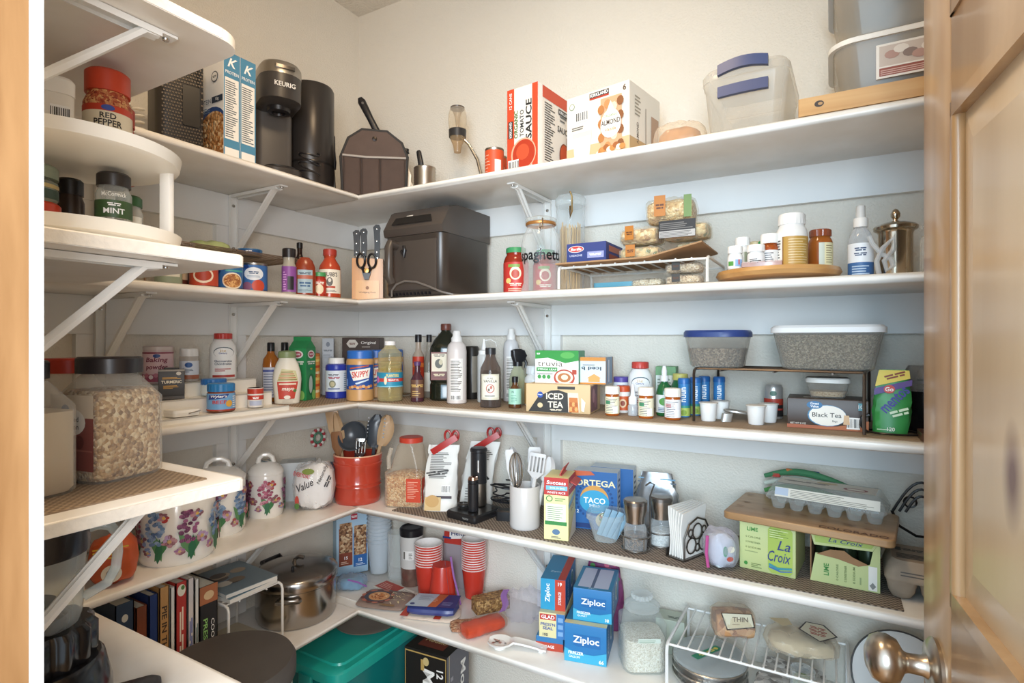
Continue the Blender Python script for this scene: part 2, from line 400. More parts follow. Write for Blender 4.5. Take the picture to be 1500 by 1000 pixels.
# mesh liner mats
LIN1 = woven('#b09a80', '#806c58'); LIN2 = woven('#9a8d80', '#4f453e')
def liner(label, x0, x1, y0, y1, z, m):
    return tag(G().rr([(z, x1-x0, y1-y0, .003), (z+.0018, x1-x0, y1-y0, .003)], m, n=2, c=((x0+x1)/2, (y0+y1)/2)).build('shelf_liner'), label, 'liner', 'woven shelf liners')
liner('tan mesh liner under the bottles and tea boxes on back wall shelf', .30, XR-.01, -.268, -.004, SZ[3]-.0004, LIN1)
liner('tan mesh liner under the mayonnaise and green cartons in the corner', .03, .262, -.46, -.004, SZ[3]+.0001, LIN1)
liner('grey brown mesh liner under the utensil crock and lime boxes', .40, 1.60, -.272, -.004, SZ[4]-.0004, LIN2)
liner('small tan mesh liner under the clear grain jars', .34, .735, -1.22, -1.02, FZ[3]+.0001, LIN1)

# ------------------------------------------------------------------ brackets (thing: arm, leg, brace, screws)
def bracket(label, loc, rz):
    """arm along -Y (away from wall), leg down the wall"""
    t = thing('shelf_bracket', label, 'bracket', loc, rz, 'white shelf brackets')
    m = mat('#e9e8e4', .3)
    g = G(); g.box(-.011, .011, -.22, -.001, -.004, -.0005, m); g.box(-.011, -.0095, -.2, -.01, -.009, -.004, m); g.box(.0095, .011, -.2, -.01, -.009, -.004, m); g.build('arm', t)
    g = G(); g.box(-.011, .011, -.004, -.0005, -.2, -.004, m); g.box(-.011, -.0095, -.01, -.004, -.19, -.01, m); g.box(.0095, .011, -.01, -.004, -.19, -.01, m); g.build('leg', t)
    g = G()
    for sx in (-1, 1): g.tube([(sx*.004, -.198, -.005), (sx*.004, -.18, -.008), (sx*.004, -.014, -.168), (sx*.004, -.006, -.178)], .0058, m, 6)
    g.tube([(0, -.198, -.005), (0, -.18, -.008), (0, -.014, -.168), (0, -.006, -.178)], .005, m, 6); g.build('brace', t)
    for p, r in (((0, -.21, -.006), 0), ((0, -.006, -.03), 1), ((0, -.006, -.15), 1)):
        s = G(); s.T = Matrix.Translation(p) @ (Matrix.Rotation(R(90), 4, 'X') if r else Matrix.Identity(4)); s.lathe([(.0045, .001), (.004, -.001), (0, -.002)] if not r else [(.0045, -.001), (.004, .002), (0, .003)], STEEL, 10); s.build('screw', t)
    return t
LV = {1: 'top', 2: 'second highest', 3: 'middle', 4: 'second lowest', 5: 'lowest'}
for s in (1, 2, 3, 4):
    zb = SZ[s] - TH
    bracket('white steel bracket under the %s shelf on the back wall' % LV[s], (.772, -.019, zb-.0022), 0)
    bracket('white steel bracket under the %s shelf on left wall, nearer the corner' % LV[s], (.0195, -.505, zb-.0003), 90)
    if s < 4: bracket('white steel bracket under the %s shelf on left wall, nearer the doorway' % LV[s], (.0195, -.835, zb-.0003), 90)
for s in (1, 2, 3):
    bracket('white steel bracket under the %s short shelf beside the doorway' % LV[s], (.712, YF+.001, FZ[s]-TH-.0003), 180)

# ------------------------------------------------------------------ the open pine door
d1 = bpy.data.objects.new('door_1', None); COL.objects.link(d1); structure(d1)
DW, DT, DH = .702, .036, 2.03
d1.location = (1.662, -1.302, .012); d1.rotation_euler = (0, 0, math.atan2(.995, -.104))   # local +X: hinge to free edge, local +Y face looks at the doorway side
def dbox(nm, x0, x1, z0, z1, y0=-DT, y1=0., m=PINE): return G().rr([(z0, x1-x0, y1-y0, .002), (z1, x1-x0, y1-y0, .002)], m, n=2, c=((x0+x1)/2, (y0+y1)/2)).build(nm, d1)
dbox('stile', 0, .11, 0, DH); dbox('stile', DW-.11, DW, 0, DH)
RZ = ((0, .23), (.79, .968), (1.517, 1.612), (1.90, DH))
for a, b in RZ: dbox('rail', .11, DW-.11, a, b)
for (a, b), (c, d) in zip(RZ, RZ[1:]):
    x0, x1, z0, z1 = .11, DW-.11, b, c
    # raised panel with sloping border
    q = .055; g = G()
    for y, yy in ((-.011, -.004), (-DT+.011, -DT+.004)):
        g.add([(x0, y, z0), (x1, y, z0), (x1, y, z1), (x0, y, z1), (x0+q, yy, z0+q), (x1-q, yy, z0+q), (x1-q, yy, z1-q), (x0+q, yy, z1-q)],
              [(0, 1, 5, 4), (1, 2, 6, 5), (2, 3, 7, 6), (3, 0, 4, 7), (4, 5, 6, 7)], wood('#d6be9c', '#bc9f79', 8, (1, 1, .05), .3, knots=True))
    g.build('panel', d1, sharp=5)
    g = G()
    for y0, y1 in ((-.012, .002), (-DT-.002, -DT+.012)):
        for r in ((x0, x0+.016, z0, z1), (x1-.016, x1, z0, z1), (x0, x1, z0, z0+.016), (x0, x1, z1-.016, z1)):
            xa, xb, za, zb = r; g.rr([(za, xb-xa, y1-y0, .005), (zb, xb-xa, y1-y0, .005)], PINE, n=3, c=((xa+xb)/2, (y0+y1)/2))
    g.build('moulding', d1)
SATIN = mat('#bfb4a6', .28, 1.)
for sgn, yb in ((1, .0), (-1, -DT)):
    k = G(); k.T = Matrix.Translation((DW-.062, yb, .872)) @ Matrix.Rotation(R(-90*sgn), 4, 'X')
    k.lathe([(.033, 0), (.034, .004), (.029, .009), (.014, .011), (.0115, .016), (.011, .030), (.013, .034), (.024, .040), (.0285, .050), (.0285, .058), (.024, .067), (.012, .073), (0, .074)], SATIN, 40)
    k.build('knob', d1)

# ------------------------------------------------------------------ the pantry's ceiling lamp (above the frame)
lt = thing('ceiling_lamp', 'round flush ceiling lamp with frosted glass dome', 'lamp', (1.0, -.85, ZC))
G().lathe([(.15, 0), (.155, -.012), (.15, -.025)], mat('#d8d4cc', .3, .6), 36).build('base_ring', lt)
dm, nt, p, N, L = newmat('lit_glass'); p.inputs['Emission Color'].default_value = (1, .80, .56, 1); p.inputs['Emission Strength'].default_value = 3
G().lathe([(.14, -.025), (.13, -.05), (.10, -.075), (.05, -.09), (0, -.094)], dm, 36).build('glass_dome', lt)
bl = bpy.data.lights.new('ceiling_lamp_light', 'AREA'); bl.shape = 'DISK'; bl.size = .28; bl.energy = 6.2; bl.color = (1, .74, .46); bl.spread = R(180)
bo = bpy.data.objects.new('ceiling_lamp_light', bl); COL.objects.link(bo); bo.location = (1.0, -.85, ZC-.1)

# ================================================================== TOP SHELF
Z1 = SZ[1]
# --- cereal boxes: narrow blue side faces +X, broad face faces the doorway (-Y)
def cereal(loc, label, front):
    t = thing('cereal_box', label, 'cereal box', loc, 0, 'cereal boxes on the top shelf')
    w, d, h = .19, .041, .256
    carton(t, w, d, h, mat('#f0efec', .45)); A = Art()
    A.on(face_right(w, d, h)); A.rect(-d/2, 0, d/2, h, '#4f8db0'); A.rect(-d*.44, .012, d*.44, .03, '#f2f2ee'); A.rect(-d*.44, .05, d*.42, .195, '#f4f3ee')
    A.lines(-d*.4, .055, d*.36, .19, 26, '#55606a'); A.text('PROTEIN', 0, .208, .0075, '#ffffff', w=.034); A.text('K', .001, .232, .022, '#ffffff', bold=.03, shear=.35)
    if front:
        A.on(face_front(w, d, h)); A.clip = (-w/2, .001, w/2, h); A.ell(.05, .045, .075, .085, '#2f4d86', 28); A.ell(.055, .043, .066, .076, grains('#8a5326', '#c08a52', '#e6c79a', 130, .9), 28)
        A.rect(-.095, 0, .095, .002, '#f0efec')
        A.text('K', -.02, .19, .09, '#c9543a', bold=.03, shear=.35, w=.07); A.rect(-.01, .138, .055, .152, '#f0efec'); A.text('PROTEIN', .02, .145, .011, '#27405f', w=.052); A.rect(.05, .138, .092, .153, '#333f50'); A.text('10g', .071, .1455, .009, '#ffffff')
        A.lines(-.006, .118, .06, .132, 3, '#7791ab'); A.ell(.062, .2, .013, .013, '#4a4f58'); A.ell(.062, .2, .0105, .0105, '#e9e7e2'); A.text('~4', .062, .2, .006, '#4a4f58')
    A.build(t); return t
cereal((.155, -.660, Z1), 'white cereal box with bowl of flakes, broad front turned to the doorway', True)
cereal((.155, -.6175, Z1), 'second cereal box with blue side panel, behind the flakes box', False)
# --- black mesh speaker-like heater
t = thing('fan_heater', 'black perforated box heater beside the cereal boxes', 'heater', (.180, -.752, Z1), 74)
g = G(); g.rr([(0, .093, .10, .02), (.004, .097, .105, .022), (.20, .097, .105, .022), (.205, .09, .095, .02)], mat('#2b2724', .45), n=4); g.build('body', t)
g = G()
for i in range(14):
    for j in range(26):
        x = -.038 + i*.0058 + (j % 2)*.0029; z = .014 + j*.0072
        if .0 < x < .04 and .05 < z < .15: continue
        g.box(x-.0016, x+.0016, -.0541, -.0525, z-.0016, z+.0016, mat('#5b534b', .4, .6))
o = g.build('perforated_grille', t); o['kind'] = 'stuff'
g = G(); g.rr([(0, .034, .09, .004), (.003, .034, .09, .004)], mat('#1e1b1a', .3), n=2); o = g.build('display_window', t); o.rotation_euler = (R(90), 0, 0); o.location = (.018, -.0525, .10)
t = thing('appliance_cord', 'coil of pale cord beside the black heater', 'cord', (.215, -.852, Z1), 0)
G().tube([(.014*math.cos(a*.5), .012*math.sin(a*.5), .005 + .0022*a*.5) for a in range(0, 60)], .0022, mat('#cfc8bc', .5)).build('coil', t)
G().rr([(0, .03, .02, .003), (.014, .03, .02, .003)], DARK, n=2, c=(-.045, 0)).build('plug', t)
# --- single-cup coffee maker
t = thing('coffee_maker', 'dark grey single cup coffee maker with silver rim', 'coffee maker', (.165, -.475, Z1), 66)
DG = mat('#3b3735', .3); CH = mat('#55504c', .35)
g = G(); g.rr([(0, .105, .20, .04), (.022, .105, .20, .04), (.026, .098, .19, .036)], DG, c=(0, 0)); g.build('base', t)
g = G(); g.rr([(.026, .10, .085, .02, 0, .05), (.20, .10, .085, .02, 0, .05)], CH, n=4); g.build('column', t)
g = G(); g.rr([(.196, .07, .12, .03, 0, -.015), (.205, .104, .195, .045, 0, 0), (.268, .106, .2, .047, 0, 0)], DG, n=6); hd = g.build('brew_head', t)
g = G(); g.rr([(.268, .1065, .2, .047), (.292, .106, .199, .047), (.302, .094, .185, .042)], mat('#a9a49d', .28, .9), n=6); g.build('silver_lid', t)
g = G(); g.rr([(.279, .05, .008, .003, 0, -.099), (.287, .05, .008, .003, 0, -.099)], mat('#77716a', .3, .8), n=2); g.build('lid_handle', t)
G().lathe([(.03, .198), (.028, .186), (.018, .184), (.016, .190), (0, .190)], BLACK, 24, c=(0, -.035)).build('spout', t)
g = G(); g.rr([(.0262, .08, .085, .03, 0, -.045), (.032, .08, .085, .03, 0, -.045)], BLACK, n=4); g.build('drip_tray', t)
A = Art(); A.on(lambda u, v, o: (u, -.1 - o, v)); A.text('KEURIG', .0, .238, .0125, '#e8e6e2', w=.052, bold=.02); A.build(t)
g = G(); g.tube([(.075 + .028*math.cos(a), -.055 + .02*math.sin(a), .004 + .0018*i + .016*abs(math.sin(a*.53))) for i, a in enumerate([k*.45 for k in range(44)])], .0026, BLACK); g.build('power_cord', t)
# --- tall black canister
G_ = thing('tall_canister', 'tall dark grey metal cylinder standing behind the coffee maker', 'canister', (.135, -.328, Z1), 40)
G().lathe([(.064, 0), (.066, .003), (.066, .318), (.062, .326), (0, .328)], mat('#3a3634', .3, .35), 40).build('cylinder', G_)
G().lathe([(.0664, .09), (.0668, .092), (.0668, .095), (.0664, .097)], mat('#2a2726', .3, .4), 40, cap0=False, cap1=False).build('seam_ring', G_)
# --- canvas tool pouch in the corner
t = thing('tool_pouch', 'dark brown canvas tool pouch with black binding in the corner', 'pouch', (.262, -.195, Z1), 44); t.scale = (1.2, 1.1, 1.16)
CAN = mat('#5a4a42', .85, var=.18, scale=40, bump=.25); BIND = mat('#2b2826', .7)
out = [(-.075, 0), (.075, 0), (.08, .11), (.066, .145), (.03, .172), (-.03, .172), (-.062, .148), (-.08, .1)]
g = G(); g.prism(out, -.058, -.052, CAN); g.build('front_panel', t)
g = G(); g.prism(out, .045, .051, CAN); g.build('back_panel', t)
for sx in (-1, 1): G().box(sx*.079-.002, sx*.079+.002, -.052, .045, 0, .105, CAN).build('side_panel', t)
G().box(-.077, .077, -.052, .045, 0, .004, CAN).build('bottom_panel', t)
g = G(); g.tube([(a, -.055, b) for a, b in out[1:] + out[:1]], .0042, BIND); g.build('binding', t)
for i, (xa, xb) in enumerate(((-.074, -.033), (-.031, .012), (.014, .074))):
    g = G(); g.rr([(.003, xb-xa, .012, .006), (.085, xb-xa, .014, .007), (.098, xb-xa, .008, .004)], mat('#4f4039', .88, var=.15, scale=45, bump=.25), n=3, c=((xa+xb)/2, -.063)); g.build('pocket', t)
g = G(); g.tube([(-.076, -.069, .1), (-.02, -.071, .098), (.02, -.071, .1), (.076, -.069, .103)], .0028, mat('#a79f97', .6)); g.build('piping', t)
g = G(); g.T = Matrix.Translation((0, -.058, .15)) @ Matrix.Rotation(R(90), 4, 'X'); g.lathe([(.006, 0), (.006, .002), (0, .003)], mat('#2a2523', .3, .8), 12); g.build('snap', t)
def spatula(label, loc, rz, tilt, L, hl, bw=.05, blade=True, roll=0.):
    t = thing('grill_spatula' if blade else 'grill_tool', label, 'spatula' if blade else 'tool', loc, rz, 'tools in the canvas pouch'); t.rotation_euler = (0, R(tilt), R(rz))
    if blade:
        g = G(); g.prism([(-bw/2, 0), (bw/2, 0), (bw/2, .075), (.012, .10), (.008, L-hl), (-.008, L-hl), (-.012, .10), (-bw/2, .075)], -.0008, .0008, BRUSH); g.build('blade', t)
    else: G().tube([(0, 0, 0), (0, 0, L-hl)], .004, BRUSH).build('shaft', t)
    g = G(); g.rr([(L-hl, .016, .012, .005), (L-hl+.02, .022, .016, .007), (L-hl*.5, .02, .015, .007), (L-.012, .025, .017, .008), (L, .014, .010, .005)], BLACK, n=3); g.build('handle', t)
    G().tube([(0, -.009, L-.02), (0, .009, L-.02)], .004, mat('#4b4846', .4), 8).build('hang_hole', t)
spatula('long black handled steel spatula leaning out of the canvas pouch', (.335, -.118, Z1+.03), 40, -27, .33, .14)
spatula('steel spatula blade standing at the right edge of the pouch', (.338, -.155, Z1+.01), 40, 4, .155, .02, .045)
spatula('black handled tool beside the pouch, leaning against the tall cylinder', (.182, -.277, Z1+.002), 45, -4, .20, .11, blade=False)
# --- ridged tin can with knife
t = thing('tin_can', 'open ribbed tin can without label beside the canvas pouch', 'can', (.435, -.165, Z1), 0)
prof = [(.030, 0), (.0315, .003)] + [(.0315 + (.0012 if i % 2 else 0), .012 + .0042*i) for i in range(16)] + [(.0315, .082), (.033, .086), (.0315, .088), (.0300, .084), (.0300, .004), (0, .004)]
G().lathe(prof, BRUSH, 32).build('can_wall', t)
t = thing('paring_knife', 'black handled knife standing in the ribbed tin can', 'knife', (.43, -.15, Z1+.006), 30); t.rotation_euler = (0, R(-10), R(30))
G().prism([(-.008, 0), (.008, .01), (.008, .075), (-.008, .075)], -.0006, .0006, STEEL).build('blade', t)
G().rr([(.075, .014, .01, .004), (.10, .017, .012, .005), (.137, .015, .012, .005), (.141, .010, .008, .003)], BLACK, n=3).build('handle', t)
# --- wine aerator on curved stand
t = thing('wine_aerator', 'glass wine aerator hanging on a curved steel stand', 'aerator', (.545, -.115, Z1), 33)
g = G(); g.rr([(0, .08, .06, .03), (.005, .08, .06, .03), (.008, .07, .05, .025)], CHROME, n=6, c=(.02, 0)); g.build('foot', t)
pts = [(.052, 0, .006), (.05, 0, .06), (.038, 0, .11), (.012, 0, .155), (-.012, 0, .178)]
g = G(); g.tube(pts, [.005, .006, .006, .005, .004], CHROME, 10); g.build('stand', t)
GT = clear('#f2eadc', .08, .05, .55)
G().lathe([(.010, .13), (.013, .15), (.021, .168), (.024, .176), (.024, .19)], clear('#d9c2a0', .2, .1, .55), 24, c=(-.022, 0), cap1=False).build('nozzle', t)
G().lathe([(.025, .174), (.026, .19), (.026, .196)], DARK, 24, c=(-.022, 0), cap0=False, cap1=False).build('grip_band', t)
G().lathe([(.024, .196), (.027, .215), (.027, .24), (.022, .258), (.020, .26)], GT, 24, c=(-.022, 0), cap0=False, cap1=False).build('glass_bowl', t)
G().lathe([(.020, .257), (.021, .263), (.0, .265)], mat('#5a5048', .3), 24, c=(-.022, 0)).build('rim', t)
G().lathe([(.004, .2), (.008, .235), (.016, .256)], clear('#e0d4c2', .2, .1, .5), 16, c=(-.022, 0), cap0=False, cap1=False).build('inner_funnel', t)
# --- red cans
def redcan(loc, rz, label):
    t = thing('soup_can', label, 'can', loc, rz, 'red sauce cans on top shelf'); G().lathe([(.025, 0), (.026, .002), (.026, .004), (.0253, .006), (.0253, .088), (.026, .09), (.026, .093), (.024, .094), (.0235, .091), (0, .091)], BRUSH, 28).build('can', t)
    A = Art(face_cyl(.0254)); A.rect(-.079, .007, .0789, .087, '#d4532e'); A.rect(.006, .02, .024, .06, '#f3ece2'); A.lines(-.03, .02, -.004, .08, 7, '#f0b9a2', .2); A.build(t); return t
redcan((.690, -.185, Z1), 20, 'small red sauce can in front of its twin, beside the sauce carton')
redcan((.665, -.125, Z1), 20, 'small red sauce can partly behind another, beside the sauce carton')
# --- tomato sauce carton: narrow end and long side
t = thing('sauce_carton', 'red and white carton of tomato sauce cans', 'carton', (.818, -.160, Z1), -6)
w, d, h = .094, .17, .216; CR = '#ece5da'
carton(t, w, d, h, mat(CR, .5)); A = Art(face_front(w, d, h))
A.rect(-w/2, 0, -w/2+.022, h, '#cf4b2c'); A.rect(w/2-.017, 0, w/2, h, '#cf4b2c'); A.text('12 CANS', -w/2+.011, h-.03, .008, '#ffffff', rot=90); A.rect(-w/2+.004, h*.42, -w/2+.018, h*.62, '#333'); A.text('KIRKLAND', -w/2+.011, h*.52, .007, '#ffffff', rot=90, w=.04)
A.text('ORGANIC', -.019, h*.57, .012, '#5a7a3f', rot=90, w=.07, bold=.02); A.text('TOMATO', -.001, h*.57, .012, '#3c3c3c', rot=90, w=.068, bold=.01); A.text('SAUCE', .02, h*.6, .018, '#2c2c2c', rot=90, w=.10, bold=.02)
A.ell(.004, .045, .038, .04, '#e3a98c', 26); A.ell(.005, .045, .034, .036, '#b53a22', 26); A.ell(.002, .05, .02, .02, '#c95232'); A.bars(-w/2+.004, .004, -.01, .034)
A.on(face_right(w, d, h)); A.rect(-d/2, h-.03, d/2, h, '#cf4b2c'); A.rect(-d/2, 0, -d/2+.02, h, '#f4efe8'); A.lines(-d/2+.03, .03, -.005, h-.035, 24, '#4f4b48'); A.lines(-d/2+.03, .006, -.01, .024, 1, '#222', .9)
A.rect(.012, h-.05, .07, h-.035, '#333'); A.text('KIRKLAND', .041, h-.0425, .008, '#fff', w=.05); A.lines(.02, .15, .06, .17, 2, '#666'); A.text('SAUCE', .038, .128, .016, '#2c2c2c', w=.062, bold=.02); A.ell(.042, .06, .026, .036, '#8c4328'); A.ell(.042, .064, .021, .028, '#c9532f'); A.rect(.052, .075, .056, .115, '#7a4a32')
A.build(t)
# --- almond drink carton
t = thing('drink_carton', 'cream carton of almond drink with a glass of milk printed on it', 'carton', (1.015, -.147, Z1), -10)
w, d, h = .172, .16, .172; carton(t, w, d, h, mat('#efe7d8', .5)); A = Art(face_front(w, d, h))
A.rect(-w/2, 0, w/2, .045, '#d9b88e'); A.rect(-.02, .155, .033, .167, '#45413f'); A.rect(-.02, .151, .033, .155, '#b8412f'); A.text('KIRKLAND', .0065, .161, .008, '#fff', w=.048, bold=.02); A.text('6', w/2-.012, .158, .014, '#5a4436', bold=.02)
A.ell(-.07, .148, .008, .008, '#8b9a82'); A.ell(-.07, .148, .006, .006, '#e9e4d6'); A.bars(-.058, .106, -.025, .132); A.lines(-.07, .088, -.02, .098, 2)
A.poly([(-.062, .014), (-.020, .014), (-.012, .08), (-.068, .08)], '#d8d3c8'); A.poly([(-.060, .018), (-.022, .018), (-.016, .068), (-.065, .068)], '#fbf9f3')
for q in range(9): A.ell(-.08 + q*.0125, .012 + .006*math.sin(q*2.1), .009, .007, ('#c98a4e', '#f3ead6', '#e0a35a')[q % 3], 10)
A.rect(.012, .012, .068, .145, '#d9a983'); 
for q in range(16): A.ell(.014 + (q % 4)*.017, .02 + (q//4)*.033 + (q % 2)*.01, .009, .011, ('#b97b48', '#8d5a38', '#e8d5b8', '#c98f5c')[(q*7) % 4], 10)
A.poly([(.04 + .027*math.sin(a), .078 + .03*math.cos(a)*(1.25 if math.cos(a) > 0 else 1)) for a in [2*PI*i/20 for i in range(20)]] , '#f8f4ec', 2); A.poly([(.025, .1), (.055, .1), (.04, .135)], '#f8f4ec'); A.text('ORGANIC', .04, .1, .006, '#7a9a5a'); A.text('ALMOND', .04, .085, .0125, '#4a3a30', w=.05, bold=.02); A.text('Vanilla', .04, .068, .008, '#b98a4a', shear=.3)
for q in range(7): A.ell(.02 + q*.0085, .024 + .004*math.sin(q*2), .008, .007, ('#c98a4e', '#a4643a', '#f2e8d2')[q % 3], 10)
A.on(face_right(w, d, h)); A.rect(-d/2, 0, d/2, .045, '#c8a678'); A.text('ALMOND', -.04, .06, .01, '#4a3a30', rot=90, w=.05); A.rect(.0, 0, .003, h*.75, '#8a7560'); A.lines(-.055, .1, -.025, .15, 6, '#a09684'); A.rect(.03, .01, .07, .12, '#b9957a'); A.build(t)
# --- loaf in bag
t = thing('bread_loaf', 'small tan loaf in a clear bag beside the almond carton', 'bread', (1.180, -.155, Z1), 8)
G().blob(.10, .07, .068, mat('#b98a5a', .7, var=.3, scale=40), 3, .05).build('loaf', t); G().blob(.125, .085, .082, clear('#fff6e8', .12, .15, .5), 8, .09, pinch=.12).build('plastic_bag', t)
# --- clear latch tote
t = thing('latch_box', 'clear plastic storage box with navy latch handles', 'storage box', (1.335, -.146, Z1), -2)
w, d, h = .165, .235, .142; SM = clear('#f2efe8', .22, .2, .55); NAVY = mat('#3d4a72', .4)
G().rr([(0, w*.82, d*.86, .02), (.004, w*.85, d*.88, .022), (h*.72, w*.97, d*.97, .026), (h*.76, w, d, .028), (h*.82, w, d, .028)], SM, n=5, cap1=False).build('tub', t)
G().rr([(h*.82, w*1.03, d*1.02, .03), (h*.92, w*1.03, d*1.02, .03), (h, w*.94, d*.95, .028), (h*1.005, w*.8, d*.85, .02)], SM, n=5, cap0=False).build('lid', t)
for zz, nm in ((h*.60, 'latch'), (h*.90, 'handle')):
    g = G(); k = 8; rings = []
    for i in range(k+1):
        u = -.048 + .096*i/k; bow = .010*math.cos(u/.048*1.3); yy = -d*.51 - .004 - (bow*.4 if nm == 'handle' else 0); zc = zz + (bow if nm == 'handle' else bow*.2)
        rings.append([(u, yy - .006, zc - .011), (u, yy + .004, zc - .011), (u, yy + .004, zc + .009), (u, yy - .004, zc + .011)])
    g.loft(rings, NAVY); g.build(nm, t)
for a in range(3): G().blob(.1, .1, .006, mat('#b9b5ac', .6), a, .08).build('folded_cloth', t).location = (0, 0, .006 + a*.007)
# --- wooden board leaning flat under the big bin
t = tag(G().rr([(Z1+.0005, .62, .03, .003), (Z1+.034, .62, .03, .003)], wood('#d9b27e', '#bd8d54', 22, (.08, 1, 1), .5), n=2, c=(0, 0)).build('pine_board'), 'pale pine board lying on edge in front of the grey storage bin', 'board')
t.location = (1.742, -.272, 0); A = Art(lambda u, v, o: (u, -.015 - o, v)); A.ell(-.275, Z1+.019, .008, .006, '#3a2a1e', 12); A.ell(-.273, Z1+.019, .004, .003, '#b98d58', 10); A.build(t, 'knot')
# --- big smoky bins
def bigbin(z, label, lid, content):
    t = thing('storage_bin', label, 'storage bin', (1.705, -.125, z), 0, 'clear lidded bins stacked on the top shelf')
    w, d, h = .43, .215, .118
    G().rr([(0, w*.9, d*.86, .03), (.004, w*.92, d*.88, .032), (h*.93, w, d, .04)], clear('#dcd4c6', .32, .2, .55), n=6, cap1=False).build('tub', t)
    G().rr([(h*.9, w*1.04, d*1.04, .045), (h*.98, w*1.04, d*1.04, .045), (h, w*1.0, d*1.0, .04)], lid, n=6).build('lid', t)
    if content: G().blob(.26, .15, .075, content, 5, .12).build('wrapped_contents', t).location = (0, 0, .006)
    return t
b = bigbin(Z1 + .036, 'smoky clear storage bin with white lid and paper label, resting above the pine board', mat('#eeebe4', .4), None)
b.location.z = Z1 + .0365
G().rr([(0, .36, .03, .002), (.0358, .36, .03, .002)], wood('#cfa673', '#b48650', 22, (.08, 1, 1), .5), n=1, c=(.0, .06)).build('rear_support_slat', b).location = (0, 0, -.036)
A = Art(lambda u, v, o: (u - .06, -.107 - o, v)); A.rect(-.085, .028, .09, .092, '#efe9e0'); A.rect(-.08, .05, .085, .088, '#cdbfb4'); A.rect(-.08, .032, .06, .047, '#9a5548'); A.lines(-.078, .034, .05, .045, 3, '#d9b9ae')
for q in range(10): A.ell(-.06 + q*.014, .07 + .008*math.sin(q*1.7), .012, .008, ('#b9958a', '#e6ded4', '#8f7d76')[q % 3], 10)
A.build(b)
bigbin(Z1 + .159, 'clear storage bin stacked on top of the smoky bin', mat('#c9ccd0', .4), mat('#8a8d92', .6, var=.3, scale=30))

# ================================================================== SECOND SHELF, doorway end: two-tier turntable
Z2 = SZ[2]; LC = (.598, -1.128)
t = thing('spice_turntable', 'white two tier spice turntable on the short shelf', 'turntable', (LC[0], LC[1], Z2), 20)
def tray(z, nm):
    G().lathe([(0, z), (.118, z), (.128, z+.004), (.131, z+.019), (.128, z+.019), (.124, z+.009), (0, z+.008)], mat('#f0ece2', .4), 48).build(nm, t)
tray(.008, 'lower_tray'); tray(.119, 'upper_tray'); G().lathe([(.07, 0), (.07, .008)], mat('#ddd8ce', .5), 28).build('swivel_base', t)
for a in (40, 160, 280): G().rr([(.018, .018, .01, .003), (.120, .018, .01, .003)], mat('#eeeae2', .4), n=2, c=(.112*math.cos(R(a)), .112*math.sin(R(a)))).build('post', t)
ZT0, ZT1 = Z2 + .0165, Z2 + .1275
def spicejar(x, y, z, w, h, name, label, body, lid, art, lidh=.2, rz=66, sq=1., lidw=.94):
    t = thing(name, label, 'spice jar', (x, y, z), rz, 'jars on the spice turntable'); hb = h*(1-lidh)
    G().lathe([(w*.46, 0), (w*.5, .003), (w*.5, hb*.86), (w*.42, hb*.97), (w*.42, hb)], body, 28).build('jar', t)
    g = G(); g.lathe([(w*lidw/2, hb), (w*lidw/2, h-.003), (w*lidw/2-.003, h)], lid, 28); g.build('lid', t)
    A = Art(face_cyl(w/2)); art(A, w, hb); A.build(t); return t
def a_red(A, w, h):
    k = w*1.5; A.rect(-k/2, .02, k/2, h*.73, '#e8d9ba'); A.rect(-k/2, h*.72, k/2, h*.80, '#c33c22'); A.rect(-k/2, .004, k/2, .026, '#c33c22'); A.text('RED', 0, h*.66, .008, '#2d241c', bold=.02); A.text('PEPPER', 0, h*.57, .0095, '#2d241c', w=.034, bold=.02); A.ell(0, h*.44, .015, .008, '#43513a'); A.ell(0, h*.76, .008, .004, '#30489a'); A.ell(0, h*.44, .011, .005, '#d9d2bd')
spicejar(.556, -1.062, ZT1, .060, .146, 'red_pepper_jar', 'glass jar of red pepper flakes with red lid, on the upper turntable tier', grains('#8a2f1c', '#b9552f', '#e2b070', 330, .3), mat('#c94324', .4), a_red, .22)
spicejar(.506, -1.024, ZT1, .046, .120, 'seasoning_jar', 'red capped seasoning jar half hidden behind the red pepper jar', mat('#a8452c', .4), mat('#b7391f', .4), lambda A, w, h: (A.rect(-.03, .01, .03, h*.6, '#ece4d2'), A.rect(-.03, .01, .03, h*.25, '#4f7a3c')), .25)
t = thing('spice_tub', 'squat white plastic spice tub with barcode on the upper tier', 'spice jar', (.602, -1.155, ZT1), 70, 'jars on the spice turntable'); t.scale = (1, 1, 1.3)
G().rr([(0, .055, .05, .012), (.002, .058, .053, .013), (.052, .058, .053, .013)], mat('#ece7dc', .45), n=4).build('tub', t); G().rr([(.052, .06, .055, .013), (.066, .06, .055, .013), (.069, .055, .05, .012)], mat('#f1ede4', .45), n=4).build('lid', t)
A = Art(face_front(.058, .053, .06)); A.rect(-.026, .004, .026, .012, '#c1432a'); A.bars(.004, .02, .024, .04); A.ell(-.012, .036, .008, .006, '#b04b34'); A.rect(-.022, .018, -.004, .026, '#7a7f62'); A.build(t)
DG2 = '#3f5a35'
spicejar(.612, -1.080, ZT0, .043, .096, 'mint_jar', 'clear spice jar with black lid and green mint label', clear('#eef0ea', .2, .06, .6), mat('#2b2624', .35), lambda A, w, h: (A.rect(-w*.75, .032, w*.75, .056, DG2), A.text('~5', 0, .050, .005, '#fff'), A.text('MINT', 0, .041, .0075, '#fff', bold=.02), A.text('McCormick', 0, .064, .006, '#f4f2ea', w=.029)), .2)
o = G().lathe([(.0, .002), (.0195, .002), (.0195, .026), (.01, .029), (0, .027)], grains('#8b7a52', '#b39d6e', '#d9c79c', 400, .5), 20).build('dried_leaves', COL.objects['mint_jar'])
